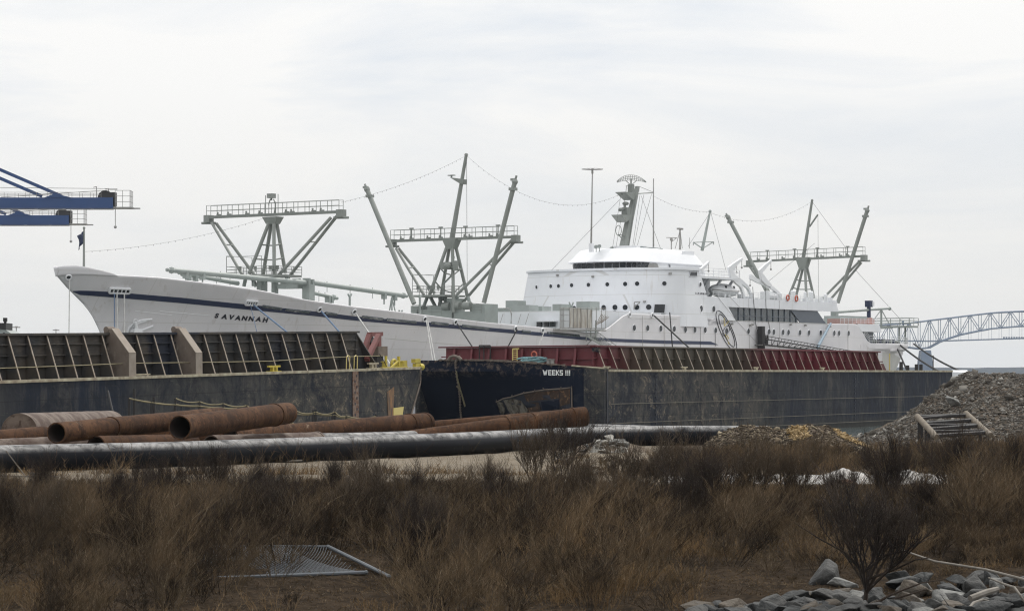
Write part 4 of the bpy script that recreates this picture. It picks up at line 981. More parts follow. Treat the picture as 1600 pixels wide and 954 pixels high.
# pier the ship lies at, and the white block at its far end
e0 = S.w((5, -BM - 14, 0)); 
MB().v
mb = MB(); q = [S.w((-10, -BM - 3, 0)), S.w((185, -BM - 3, 0)), S.w((185, -BM - 16, 0)), S.w((-10, -BM - 16, 0))]
mb.prism([v + Vector((0, 0, 1.4)) for v in q], (0, 0, .9)); mb.build('pier_deck', M['concrete'], None, kind='structure')
# ------------------------------------------------------------------ BARGES
def barge_mat(name, g0, g1, g2, g3):
    def ex(N, L, src, colr, mixc, nzf, b):
        # rust and scuff marks, horizontal rub lines, lighter chalky areas along the hull
        c = mixc(nzf(.11, .44, .60, (1, 1, .6), 4, 0, .5, 4.2), (.011, .016, .028), (.036, .037, .038))
        c = mixc(nzf(.8, .50, .76, (1, 1, .18), 8, .2, .75, 1), c, (.095, .085, .070))
        c = mixc(nzf(2.4, .50, .85, (1, 1, .12), 10, .3, .75, 31), c, (.068, .067, .066))
        spx = N.new('ShaderNodeSeparateXYZ'); L.new(src, spx.inputs[0]); wob = N.new('ShaderNodeMath'); wob.operation = 'MULTIPLY_ADD'; L.new(nzf(.18, .3, .7, (1, 1, 1), 4, 0, .6, 61), wob.inputs[0]); wob.inputs[1].default_value = 12; L.new(spx.outputs[0], wob.inputs[2])
        ra = N.new('ShaderNodeMapRange'); ra.inputs[1].default_value = g0 + 6; ra.inputs[2].default_value = g1 + 6; L.new(wob.outputs[0], ra.inputs[0]); rb_ = N.new('ShaderNodeMapRange'); rb_.inputs[1].default_value = g3 + 6; rb_.inputs[2].default_value = g2 + 6; L.new(wob.outputs[0], rb_.inputs[0])
        gm = N.new('ShaderNodeMath'); gm.operation = 'MULTIPLY'; L.new(ra.outputs[0], gm.inputs[0]); L.new(rb_.outputs[0], gm.inputs[1]); gate = gm.outputs[0]
        def gated(f):
            m_ = N.new('ShaderNodeMath'); m_.operation = 'MULTIPLY'; L.new(f, m_.inputs[0]); L.new(gate, m_.inputs[1]); return m_.outputs[0]
        c = mixc(nzf(1.6, .60, .68, (.3, .3, 3.2), 10, .5, .8, 7), c, (.13, .115, .09))
        c = mixc(gated(nzf(.5, .42, .60, (1, 1, .5), 6, .4, .7, 71)), c, (.07, .065, .057))
        c = mixc(gated(nzf(1.1, .535, .59, (1, 1, 1.2), 12, .9, .85, 23)), c, (.18, .15, .11))
        c = mixc(nzf(2.6, .66, .75, (1.2, 1.2, .5), 9, .8, .7, 12), c, (.15, .085, .05))
        c = mixc(nzf(.5, .47, .60, (1, 1, .8), 12, .6, .8, 41), c, (.012, .015, .022))
        sp = N.new('ShaderNodeSeparateXYZ'); L.new(src, sp.inputs[0]); cb = N.new('ShaderNodeCombineXYZ'); L.new(sp.outputs[0], cb.inputs[0]); L.new(sp.outputs[2], cb.inputs[1])
        br = N.new('ShaderNodeTexBrick'); br.inputs['Scale'].default_value = 1; br.inputs['Brick Width'].default_value = 5.5; br.inputs['Row Height'].default_value = 1.55; br.offset = 0
        br.inputs['Mortar Size'].default_value = .022; br.inputs['Mortar Smooth'].default_value = .2
        br.inputs['Color1'].default_value = (0, 0, 0, 1); br.inputs['Color2'].default_value = (0, 0, 0, 1); br.inputs['Mortar'].default_value = (.55, .55, .55, 1); L.new(cb.outputs[0], br.inputs['Vector'])
        c = mixc(br.outputs[0], c, (.012, .012, .014))
        # darker wet band near the waterline
        mr = N.new('ShaderNodeMapRange'); mr.inputs[1].default_value = .9; mr.inputs[2].default_value = .2; L.new(sp.outputs[2], mr.inputs[0])
        c = mixc(mr.outputs[0], c, (.03, .03, .028))
        return c
    return mat(name, (.02, .025, .035), .72, extra=ex, bump=.35, bscale=1.6, bdist=.12, spec=.15)
M['barge'] = barge_mat('worn_barge_paint', -6, -3, 20, 32); M['barge_l'] = barge_mat('worn_grey_barge_paint', 14, 26, 60, 70)
def navy_ex(N, L, src, colr, mixc, nzf, b):
    c = mixc(nzf(.9, .60, .72, (.4, .4, 1.6), 9, .6, .7, 2), (.006, .010, .021), (.022, .026, .034))
    sp = N.new('ShaderNodeSeparateXYZ'); L.new(src, sp.inputs[0]); mr = N.new('ShaderNodeMapRange'); mr.inputs[1].default_value = 4.0; mr.inputs[2].default_value = 5.2; L.new(sp.outputs[2], mr.inputs[0])
    f = N.new('ShaderNodeMath'); f.operation = 'MULTIPLY'; L.new(nzf(2.2, .5, .66, (1, 1, 1), 9, .8, .7, 5), f.inputs[0]); L.new(mr.outputs[0], f.inputs[1])
    return mixc(f.outputs[0], c, (.17, .13, .10))
M['bnavy'] = mat('dark_navy_barge_paint', (.01, .015, .03), .75, extra=navy_ex, bump=.25, bscale=1.2, spec=.12)
M['edge'] = mat('scuffed_deck_edge', (.40, .37, .27), .8, var=(.22, .18, .13), vscale=2.2, vamt=1)
M['rib'] = mat('pale_rib_flange', (.36, .32, .27), .8, var=(.22, .17, .13), vscale=3)  # flanges paler than the rib webs
M['coam_l'] = mat('dark_coaming_steel', (.026, .027, .028), .75, var=(.06, .05, .04), vscale=.9, vamt=1, streak=[((.012, .016, .028), .25, (1, 1, .4), .5, .62, 3), ((.11, .09, .07), 3, (.3, .3, 3), .64, .8, 6)], bump=.3, bscale=3)
M['brack'] = mat('brown_bracket_steel', (.17, .14, .115), .8, var=(.11, .085, .07), vscale=2.5, streak=[((.28, .24, .2), 4, (1, 1, .5), .6, .75, 2)])
def coam_ex(N, L, src, colr, mixc, nzf, b):
    sp = N.new('ShaderNodeSeparateXYZ'); L.new(src, sp.inputs[0])
    r = N.new('ShaderNodeValToRGB'); mr = N.new('ShaderNodeMapRange'); mr.inputs[1].default_value = 0; mr.inputs[2].default_value = 60; L.new(sp.outputs[0], mr.inputs[0])
    L.new(mr.outputs[0], r.inputs[0]); e = r.color_ramp.elements
    e[0].position = .07; e[0].color = (.11, .018, .024, 1); e[1].position = .13; e[1].color = (.075, .055, .04, 1)
    for p, c in ((.2, (.075, .066, .05)), (.44, (.062, .05, .038)), (.52, (.10, .02, .025)), (.7, (.13, .014, .024)), (.95, (.09, .02, .024))): x = e.new(p); x.color = (*c, 1)
    c = mixc(nzf(1.4, .56, .75, (1, 1, .5), 8, .4, .7, 3), r.outputs[0], (.09, .05, .04))
    return mixc(nzf(.9, .62, .78, (.3, .3, 2), 8, .4, .7, 8), c, (.03, .02, .02))
M['coam_r'] = mat('red_coaming_paint', (.1, .02, .02), .65, extra=coam_ex, bump=.2, bscale=3)
M['deckst'] = mat('barge_deck_steel', (.11, .10, .09), .85, var=(.2, .18, .14), vscale=1.2)

# ---- right barge
Bz = Frame(6.12, 170.0, 62.0)
wb = thing('deck_barge', 'long dark barge with red and brown coaming and white lettering beside its torn bow', 'barge', Bz.o, Bz.th)
LEN = Bz.onp(1488, 580, 0).x; WID = 14.5
SH = [(690, 562.6), (763, 562.8), (818, 565.8), (894, 571.6), (944, 575.6), (957, 577.0)]
_sh = [Bz.ona(x, y, 0) for x, y in SH]; _st = [-0.0 if i == 5 else p.y for i, p in enumerate(_sh)][::-1]; _shz = [p.z for p in _sh][::-1]
def zfront(y): return float(np.interp(y, _st, _shz))     # y = distance from the camera-side corner
ZD = Bz.onp(1200, 578.8, 0).z
def setback(y, z):
    u = min(max((y - 1.2) / 8.5, 0), 1); u = u * u * (3 - 2 * u); zt = zfront(y) - .75
    d = max(zt - z, 0)
    return u * (d * .62 + .12 * (d > 0))
mb = MB(); rows = []; ys = list(np.linspace(0, WID, 40)); zsn = 14
for y in ys:
    zt = zfront(y); rr = []
    for j in range(zsn + 1):
        z = zt - .75 * (j / 2) if j <= 2 else (zt - .75) - (zt - .75 + .6) * ((j - 2) / (zsn - 2))
        rr.append(Vector((setback(y, z), y, z)))
    rows.append(rr)
HOLE = [Bz.ona(x, y, 0) for x, y in ((762, 636), (764, 627), (775, 623), (790, 620), (812, 614), (832, 611), (850, 608.5), (876, 607), (893.5, 605), (893.5, 641), (762, 651))]
mb.grid(rows); mb.build('bow_plating', M['bnavy'], wb, smooth=True)
side = MB(); q = []
n = 80
for i in range(n + 1):
    a = LEN * i / n; zt = ZD + (.12 * (1 - a / 1.2) if a < 1.2 else 0); q.append([Vector((a, 0, zt)), Vector((a, 0, 2.2)), Vector((a, 0, .8)), Vector((a, 0, -.6))])
side.grid(q)
side.add([(LEN, 0, ZD), (LEN, WID, ZD), (LEN, WID, -.6), (LEN, 0, -.6)], [(0, 1, 2, 3)]); side.add([(0, WID, ZD + .6), (LEN, WID, ZD), (LEN, WID, -.6), (0, WID, -.6)], [(0, 1, 2, 3)])
side.build('hull_side', M['barge'], wb)
# lighter scuffed plating on the camera-side part of the bow
mb = MB(); rows = []
for y in np.linspace(-.01, 1.5, 14):
    zt = zfront(y) + .0; rows.append([Vector((setback(y, z) - .03, y, z)) for z in np.linspace(zt, -.6, 12)])
mb.grid(rows); mb.build('scuffed_bow_plates', M['barge'], wb)
mb = MB(); rows = []
for y in ys: z = zfront(y); rows.append([Vector((.0, y, z + .0)), Vector((3, y, ZD + .02 + (z - ZD) * .6)), Vector((6, y, ZD + .01))])
mb.grid(rows); mb.bx(6, LEN, 0.0, WID, ZD - .1, ZD + .005); mb.build('deck', M['deckst'], wb)
mb = MB(); mb.bx(.6, LEN, -.06, .3, ZD - .09, ZD + .06); 
mb.path([(-.02, y, zfront(y) + .02) for y in np.linspace(0, 2.4, 8)], .06, 5); mb.build('deck_edge_strip', M['edge'], wb)
mb = MB()
for y in np.arange(3, 12.6, .11): mb.box((-.03 + random.uniform(-.03, .05), y, zfront(y) + .02), (.15, .16, random.uniform(.04, .16)), rz=random.random()); 
mb.build('chipped_edge', M['brack'], wb)
# weld / fender lines on the side
mb = MB()
for a in (.35, Bz.onp(1024, 600, 0).x, Bz.onp(1335, 600, 0).x):
    if a < 1: mb.bx(a, a + .12, -.05, .02, -.5, ZD - .1)
    else:
        for k in range(13): mb.box((a + .12 * (k % 2), -.02, ZD - .35 - k * .3), (.14, .05, .12))
mb.build('draft_marks', M['black'], wb)
mb = MB()
for z in (.42, 1.1, 2.4): mb.bx(1, LEN, -.025, .01, z, z + .035)
mb.build('weld_line', M['deckst'], wb)
# torn opening: dark recess, bent frames, broken plate
mb = MB(); c = HOLE[9]; 
mb.prism([p + Vector((setback(p.y, p.z) - .05, 0, 0)) for p in HOLE], (-.02, 0, 0)); tear = mb.build('torn_opening', M['black'], wb)
hpt = lambda x, y, o=.1: (lambda p: Vector((setback(p.y, p.z) - o, p.y, p.z)))(Bz.ona(x, y, 0))
M['tornplate'] = mat('torn_weathered_plate', (.16, .145, .12), .9, var=(.05, .04, .03), vscale=3.5, vamt=1.3, stretch=(1, 1, .4), bump=.5, bscale=8)
M['rustdark'] = mat('dark_rust', (.045, .022, .012), .9, var=(.03, .02, .015), vscale=3, streak=[((.19, .10, .045), 4, (1, 1, 1), .55, .7, 3)], bump=.4, bscale=8)
for pts in (((813, 616), (836, 612), (873, 609), (873, 622), (838, 625), (815, 627)), ((874, 608), (891, 607), (891, 630), (874, 634)), ((813, 628), (836, 628), (839, 640), (822, 645), (813, 642))):
    MB().prism([hpt(x, y, .12) for x, y in pts], (.03, 0, 0)).build('bent_frame', M['rustdark'], tear)
for pts in (((763, 627), (772, 629), (774, 640), (768, 648), (763, 644)), ((775, 625), (792, 623), (797, 633), (795, 646), (781, 648)), ((793, 623), (806, 626), (815, 640), (812, 646), (797, 646))):
    MB().prism([hpt(x, y, .16) for x, y in pts], (.05, 0, 0)).build('broken_plate', M['tornplate'], tear)
MB().prism([hpt(x, y, .11) for x, y in ((841, 627), (872, 624), (873, 638), (842, 642))], (.02, 0, 0)).build('inner_bulkhead', M['bnavy'], tear)
mb = MB(); pts = [hpt(x, y, .12) for x, y in ((762, 628), (775, 622.5), (790, 620), (812, 614), (832, 611), (850, 608.5), (876, 607), (894, 604.8), (894, 640))]; mb.path(pts, .05, 5)
for i in range(len(pts) - 1):
    if random.random() < .7: mb.tube(pts[i], pts[i] + Vector((-.15, random.uniform(-.2, .2), random.uniform(.1, .25))), .05, .01)
mb.build('torn_edge', M['brack'], tear)
# lettering
mb = MB()
def stencil(mb, fn, ch, x, y, w_, h_, bar=1.35):
    S_ = {'W': [], 'E': [(0, 0, .3, 1), (.36, .0, 1, .2), (.36, .41, .85, .58), (.36, .8, 1, 1)], 'K': [(0, 0, .3, 1)], 'S': [(0, .8, 1, 1), (0, .0, 1, .2), (0, .45, .3, .85), (.7, .15, 1, .55), (.1, .41, .9, .58)], 'I': [(0, .27, 1, 1), (0, 0, 1, .18)]}
    for x0, z0, x1, z1 in S_[ch]:
        a = fn(x + w_ * x0, y - h_ * z1); b = fn(x + w_ * x1, y - h_ * z1); c_ = fn(x + w_ * x1, y - h_ * z0); d_ = fn(x + w_ * x0, y - h_ * z0); mb.prism([a, b, c_, d_], (-.02, 0, 0))
    if ch == 'K':
        for (xa, za, xb, zb) in ((.42, .5, .95, 1.0), (.42, .5, 1.0, 0)):
            mb.prism([fn(x + w_ * (xa - .12), y - h_ * za), fn(x + w_ * (xb - .2), y - h_ * zb), fn(x + w_ * (xb + .05), y - h_ * zb), fn(x + w_ * (xa + .15), y - h_ * za)], (-.02, 0, 0))
    if ch == 'W':
        for (xa, za), (xb, zb) in (((0, 1), (.22, 0)), ((.22, 0), (.42, .8)), ((.42, .8), (.62, 0)), ((.62, 0), (.84, 1))):
            mb.prism([fn(x + w_ * xa, y - h_ * za), fn(x + w_ * (xa + .17), y - h_ * za), fn(x + w_ * (xb + .17), y - h_ * zb), fn(x + w_ * xb, y - h_ * zb)], (-.02, 0, 0))
fnw = lambda x, y: hpt(x, y + (x - 850) * .012, .03)
for ch, x, w_ in (('W', 848.4, 7.2), ('E', 857.2, 4.6), ('E', 863, 5.0), ('K', 869.0, 5.2), ('S', 875, 4.8), ('I', 884, 1.35), ('I', 887.0, 1.35), ('I', 889.8, 1.35)): stencil(mb, fnw, ch, x, 585.8, w_, 8.3)
mb.build('barge_name', mat('white_lettering_paint', (.75, .76, .74), .6), wb)
# coaming: front panel and long side with leaning ribs
zct = Bz.onp(1150, 545.6, -1.6).z
def coaming_side(fr, root, a0, a1, tin, tout, z0, z1, M_, ribs, ribmat, shelves=(.33, .68), wd=.07):
    mb = MB(); mb.prism([(a0, -tin, z0), (a1, -tin, z0), (a1, -tin, z1), (a0, -tin, z1)], (0, .08, 0)); o = mb.build('coaming_side', M_, root)
    mb = MB(); mb.bx(a0 - .1, a1 + .1, -tin - .22, -tin + .2, z1 - .02, z1 + .09); mb.build('coaming_rim', M_, o)
    for f_ in shelves:
        mb = MB(); z = z0 + (z1 - z0) * f_; mb.bx(a0, a1, -tin - .16, -tin, z, z + .05); mb.build('stringer', M_, o)
    for a in ribs:
        mb = MB(); mb.prism([(a, -tin, z0), (a, -tout, z0), (a, -tin - .12, z1), (a, -tin, z1)], (.03, 0, 0)); r_ = mb.build('rib', M_, o)
        mb = MB(); mb.beam((a + .015, -tout - .005, z0), (a + .015, -tin - .13, z1 - .03), wd, .035, up=(0, -1, 0)); mb.build('rib_flange', ribmat, r_)
    return o
TI, TO = -1.55, -.75
aR = Bz.onp(947, 577, TO).x; aE = Bz.onp(1391, 579, TO).x
ribs = [aR + (aE - aR) * k / 31 for k in range(31)]
coaming_side(Bz, wb, aR - .3, Bz.onp(1372, 550, TI).x, TI, TO, ZD, zct, M['coam_r'], [r_ for r_ in ribs if r_ < Bz.onp(1374, 550, TI).x], M['rib'], (.5,), .06)
mb = MB(); e = Bz.onp(1372, 550, TI).x; mb.prism([(e, -TI, ZD), (e + 2.2, -TI, ZD), (e + 1.4, -TI, ZD + .62), (e, -TI, ZD + .68)], (0, .08, 0)); mb.tube((e, 1.5, ZD + .8), (e + .8, 1.45, ZD + .8), .06); mb.build('coaming_step', M['coam_r'], wb)
af = 1.7; yL = Bz.ona(697, 550, af).y
zfc = Bz.ona(800, 544.2, af).z; zfr = zct
mb = MB(); mb.prism([(af, 1.5, ZD), (af, yL, ZD), (af, yL, zfc + .05), (af, 1.5, zfr)], (.08, 0, 0)); fc = mb.build('coaming_front', M['coam_r'], wb)
mb = MB(); mb.beam((af - .05, yL + .5, zfc + .1), (af - .05, 1.4, zfr + .06), .35, .09); mb.build('coaming_rim', M['coam_r'], fc)
for x in (712, 739, 766, 793, 818, 846, 873, 901):
    p = Bz.ona(x, 560, af); mb = MB(); mb.prism([(af, p.y, ZD), (af - .45, p.y, ZD), (af - .15, p.y, zfc), (af, p.y, zfc)], (0, .05, 0)); mb.beam((af - .46, p.y, ZD), (af - .16, p.y, zfc - .03), .16, .04, up=(-1, 0, 0)); mb.build('stiffener', M['coam_r'], fc)
mb = MB(); mb.bx(af - .15, af, 1.5, yL, ZD + (zfc - ZD) * .5, ZD + (zfc - ZD) * .5 + .06); mb.bx(af - .15, af, yL, yL + .3, ZD + .9, ZD + .97); mb.build('stringer', M['coam_r'], fc)
MB().prism([(af - .17, Bz.ona(x, y, af - .17).y, Bz.ona(x, y, af - .17).z) for x, y in ((925, 543), (938, 543), (938, 550), (925, 549))], (-.02, 0, 0)).build('patch', M['bnavy'], fc)
mb = MB() # black pipe frame, yellow ladder
for x in (749, 756, 766): a = Bz.ona(x, 562, af - .5); b = Bz.ona(x, 539.5, af - .5); mb.tube(a, b, .045, n=5)
mb.tube(Bz.ona(749, 539.5, af - .5), Bz.ona(766, 539.5, af - .5), .045, n=5); mb.tube(Bz.ona(749, 542, af - .5), Bz.ona(766, 542, af - .5), .045, n=5); mb.build('ladder_frame', M['darkpole'], wb)
mb = MB()
for x in (801, 808): mb.tube(Bz.ona(x, 564, af - .5), Bz.ona(x, 545, af - .5), .04, n=5)
mb.tube(Bz.ona(801, 545, af - .5), Bz.ona(811, 544.5, af - .5), .04, n=5)
for k in range(5): y = 561 - 3.4 * k; mb.tube(Bz.ona(801, y, af - .5), Bz.ona(808, y, af - .5), .03, n=4)
mb.build('yellow_ladder', M['gold'], wb)
p = Bz.w(Bz.ona(834.5, 553.8, af - .5)); n_ = Bz.M.to_3x3() @ Vector((-1, 0, 0))
props(MB().ring(p, n_, .2, .055, 16, 6).build('life_ring', M['orange'], None, smooth=True), 'orange life ring on the red front coaming of the right barge', 'life ring')
# turquoise rope heap on the bow deck
mb = MB()
for k in range(16):
    c0 = Bz.w(Bz.ona(834 + random.uniform(-9, 9), 565, .55 + random.uniform(-.15, .15))); pts = []
    a_, b_ = random.uniform(.3, .85), random.uniform(.15, .3); ph = random.random() * 6
    for i in range(13): t_ = i / 12 * 2 * math.pi; pts.append(Vector((c0.x + a_ * math.cos(t_), c0.y + b_ * math.sin(t_), c0.z - .03 + .02 * k + .07 * math.sin(2 * t_ + ph))))
    mb.path(pts, .035, 5)
props(mb.build('rope_heap', mat('turquoise_rope', (.10, .24, .28), .8, var=(.2, .3, .3), vscale=4), None), 'tangled turquoise rope heap on the bow deck above the white lettering', 'rope')
mb = MB()
for x in (857, 863): p = Bz.ona(x, 565, .4); mb.tube((p.x, p.y, zfront(p.y)), (p.x, p.y, zfront(p.y) + .3), .13, n=10); mb.tube((p.x, p.y, zfront(p.y) + .3), (p.x, p.y, zfront(p.y) + .35), .18, n=10)
mb.build('bollard', M['steel'], wb)
for x in (948, 1069, 1181, 1285):
    p = Bz.onp(x, 576, -.35); mb = MB(); z = ZD
    mb.bx(p.x - .15, p.x + .15, .25, .45, z, z + .22); mb.beam((p.x - .5, .35, z + .24), (p.x + .5, .35, z + .24), .1, .08); mb.build('cleat', M['edge'], wb)
# chain and ropes hanging over the bow
mb = MB(); pts = [hpt(x, y, .12) for x, y in ((716, 559), (713, 566), (711.5, 585), (709, 605), (706, 622), (701, 640), (698, 655))]; mb.path(pts, .045, 5)
for i in range(26): u = i / 25 * (len(pts) - 1.001); a = pts[int(u)].lerp(pts[int(u) + 1], u - int(u)); mb.sphere(a, .09, 6)
mb.path([hpt(x, y, .2) for x, y in ((703, 562), (706, 557.5), (712, 556), (719, 558), (723, 562))], .12, 6); mb.build('hanging_chain', M['brack'], wb)
mb = MB(); mb.path([hpt(x, y, .2) for x, y in ((714, 580), (712, 590), (711.5, 605), (711, 622), (710.5, 635))], .05, 5); mb.path([hpt(x, y, .22) for x, y in ((707, 603), (710, 606), (712, 615), (711.5, 634))], .04, 5); mb.build('hanging_rope', M['rope_y'], wb)
mb = MB() # bitts and posts at the far end
for x, h_ in ((1408, .8), (1418, .5), (1432, .6), (1439, .6), (1458, 1.4)):
    p = Bz.onp(x, 578, -.8 if x < 1450 else -.1); mb.tube((p.x, p.y, ZD), (p.x, p.y, ZD + h_), .16 if x < 1450 else .05, n=8)
mb.build('stern_bitts', M['darkpole'], wb)
mb = MB(); p = Bz.onp(1390, 570, -.7); mb.beam((p.x, p.y, ZD), (p.x, p.y, ZD + 1.5), .08, .08); mb.build('yellow_post', M['gold'], wb)
# white dolphin beyond the barge's end
p = P(1499, 596, 245); mb = MB(); mb.tube((p.x, p.y, -1), (p.x, p.y, CAMH + (582 - 581) / 4000 * 245), 1.0, n=20); mb.tube((p.x, p.y, 4.55), (p.x, p.y, 4.75), 1.0, .7, 20)
props(mb.build('dolphin', M['roof'], None, smooth=True), 'round white mooring block just past the end of the long dark barge', 'mooring block')

# ---- left barge, trimmed slightly by its near end
LZ = Frame(-24.4, 122.0, 63.1)
PIT = 1.02
lroot = thing('hopper_barge', 'worn dark hopper barge at the left with ribbed coaming and yellow deck gear', 'barge', (LZ.o.x, LZ.o.y, 0), LZ.th, rot=(0, R(-PIT), LZ.th))
# geometry is given in the barge's own level frame; the pitch belongs to the barge
Rinv = Matrix.Rotation(R(PIT), 4, 'Y')
def lp(x, y, t):        # photo point on the side plane t -> level local coordinates
    p = LZ.onp(x, y, t); return Rinv @ p
ZL = (lp(0, 596, 0).z + lp(560, 577.2, 0).z) / 2
LE = lp(657, 575, 0).x
LB = -14.0
mb = MB(); rows = []
for i in range(50):
    u = i / 49; rr = []
    for j in range(10):
        z = ZL - (ZL + 1.6) * j / 9; e = LE - max(ZL - .9 - z, 0) * .62; a = LB + (e - LB) * u; rr.append(Vector((a, 0, z)))
    rows.append(rr)
mb.grid(rows); r2 = [[Vector((v.x, 13, v.z)) for v in r_] for r_ in rows]; mb.grid(r2)
mb.grid([rows[-1], r2[-1]]); mb.grid([rows[0], r2[0]]); mb.build('hull', M['barge_l'], lroot)
MB().bx(LB, LE, 0, 13, ZL - .05, ZL + .01).build('deck', M['deckst'], lroot)
mb = MB(); mb.bx(LB, LE, -.05, .22, ZL - .09, ZL + .05); mb.build('deck_edge_strip', M['edge'], lroot)
mb = MB()
for j in range(10): pass
mb.path([(LE - max(ZL - .9 - z, 0) * .62 - .05, -.02, z) for z in np.linspace(ZL, .5, 12)], .07, 5); mb.build('stem_bar', M['brack'], lroot)
TI2, TO2 = -1.5, -.65
zlt = lp(300, 521.3, TI2).z
tops = [15.6, 46, 76, 105, 133, 161]
rb = [2, 31.5, 62, 92, 121, 148.5, 177.5, 231, 258, 284.5, 336, 361, 385.5, 409, 433, 457, 480.5, 503.5, 526.5, 549]
ribs = [lp(x, 590 - x * .025, TO2).x for x in rb]
aend = lp(556, 519, TI2).x
extra_r = [ribs[0] - 1.55 * k for k in range(1, 8)]
o = coaming_side(LZ, lroot, LB + 1, aend, TI2, TO2, ZL, zlt, M['coam_l'], ribs + extra_r, M['rib'], (.27, .53, .78), .075)
mb = MB(); mb.prism([(aend, -TI2, zlt), (aend + .02, -TI2, zlt), (lp(573, 577, TI2).x, -TI2, ZL), (aend - .5, -TI2, ZL)], (0, .1, 0)); mb.prism([(aend, -TI2, zlt), (lp(573, 577, TI2).x, -TO2, ZL), (lp(573, 577, TI2).x, -TI2 + 9, ZL), (aend, -TI2 + 9, zlt)], (.1, 0, 0)); mb.build('coaming_end', M['coam_l'], o)
for x0, x1, in ((178, 208.5), (284.5, 313)):
    a = lp(x1 - 8, 587, -.15).x; mb = MB()
    yb = .12; za = lp(x1, 551, -.12).z
    mb.prism([(a, -TI2 + .1, ZL), (a, yb, ZL), (a, yb, za), (a, -TI2 - .3, zlt + .28), (a, -TI2 + .15, zlt + .32)], (.58, 0, 0)); mb.tube((a - .03, -TI2 + .0, zlt + .25), (a + .6, -TI2, zlt + .25), .16, n=12)
    b_ = mb.build('bracket', M['brack'], lroot); 
    mb = MB(); mb.prism([(a - .02, yb - .02, ZL + .02), (a + .6, yb - .02, ZL + .02), (a + .6, yb - .02, za), (a - .02, yb - .02, za)], (0, -.02, 0)); mb.prism([(a - .02, yb - .02, za), (a + .6, yb - .02, za), (a + .6, -TI2 - .32, zlt + .30), (a - .02, -TI2 - .32, zlt + .30)], (0, -.02, .02)); mb.build('bracket_face', mat('lit_bracket_face', (.27, .235, .20), .8, var=(.2, .165, .13), vscale=3) if x0 < 200 else bpy.data.materials['lit_bracket_face'], b_)  # paler front and sloping top plates paint the light falling on the bracket
# hand line along the coaming
pts = [lp(x, y, -.5) for x, y in ((-60, 579), (0, 575), (110, 571), (206, 567), (300, 566), (420, 564), (500, 559), (560, 556.5), (600, 555.5))]
mb = MB(); mb.path(pts, .022, 4); mb.build('hand_line', M['rope_y'], lroot)
# rusty draft-mark strip, rust patch and yellow plate
a0, a1 = lp(550.5, 600, 0).x, lp(559, 600, 0).x
mb = MB(); mb.bx(a0, a1, -.05, .01, .2, ZL - .1); st = mb.build('draft_strip', mat('rusty_pale_strip', (.20, .15, .12), .85, var=(.12, .055, .03), vscale=6, vamt=1), lroot)
mb = MB()
for k in range(10): mb.box((a0 + (a1 - a0) * (.35 if k % 2 else .7), -.055, ZL - .35 - .33 * k), (.1, .03, .15))
mb.build('draft_figures', M['black'], st)
mb = MB(); mb.prism([lp(x, y, .03) for x, y in ((605, 612), (616, 604), (615, 655), (607, 658))], (0, .02, 0)); mb.build('rust_patch', mat('rust_stain', (.24, .13, .06), .9, var=(.10, .07, .05), vscale=5, stretch=(1, 1, .3), vamt=1), lroot)
mb = MB(); mb.prism([lp(x, y, .05) for x, y in ((615, 637), (631, 635), (629, 650), (615, 652))], (0, .03, 0)); mb.build('yellow_plate', M['gold'], lroot)
# cleats
for x in (428, 583):
    p = lp(x, 578, -.3); mb = MB(); mb.bx(p.x - .25, p.x - .12, .2, .4, ZL, ZL + .3); mb.bx(p.x + .12, p.x + .25, .2, .4, ZL, ZL + .3); mb.beam((p.x - .6, .3, ZL + .34), (p.x + .6, .3, ZL + .34), .14, .1); mb.box((p.x, .3, ZL + .04), (1.0, .4, .07)); mb.build('cleat', M['yellow'] if x < 500 else M['edge'], lroot)
p = lp(224, 582, -.3); mb = MB(); mb.beam((p.x - .9, .3, ZL + .12), (p.x + .5, .3, ZL + .12), .2, .06); mb.build('cleat', M['edge'], lroot)
# red A-frame, winch box, yellow guard posts
red = MB(); t_ = -2.2; R_ = lambda x, y, t=t_: lp(x, y, t)
red.beam(R_(566, 556), R_(577, 523), .3, .22); red.beam(R_(573, 562, -1.2), R_(592, 523, -1.4), .3, .24); red.beam(R_(577, 522), R_(595, 521.5), .34, .25); red.beam(R_(591.5, 522), R_(591.5, 570), .26, .26); red.beam(R_(582, 540), R_(570, 560), .2, .2); red.beam(R_(580, 523), R_(572, 553), .18, .18)
red.build('red_frame', M['redpost'], lroot)
mb = MB(); p = R_(580, 531); mb.sphere(p, .22); mb.sphere(R_(578.5, 535), .26); mb.build('hanging_block', M['darkpole'], lroot)
a, b = R_(582.5, 541), R_(597, 556); mb = MB(); mb.bx(a.x, b.x, a.y - .4, a.y + .5, b.z, a.z); mb.build('winch_box', M['brack'], lroot); mb = MB(); mb.bx(a.x + .02, b.x - .4, a.y - .3, a.y + .4, ZL, b.z); mb.build('winch_base', M['darkpole'], lroot)
mb = MB()
for x, y0, hw, t in ((603, 556, .07, -.3), (623, 556.5, .09, -.6), (580, 566, .12, -1), (632, 563, .25, -1.2)):
    a = lp(x, y0, t); mb.bx(a.x - hw, a.x + hw, a.y - .06, a.y + .06, ZL, a.z)
mb.beam(lp(611, 574, -.4), lp(623, 563, -.6), .08, .1); mb.ring(lp(615.5, 569, -1), (0, 1, 0), .28, .1, 14); 
for x in (600, 626):
    p = lp(x, 575, -.9); mb.tube((p.x, p.y, ZL), (p.x, p.y, ZL + .38), .13, n=10); mb.tube((p.x, p.y, ZL + .38), (p.x, p.y, ZL + .44), .2, n=10)
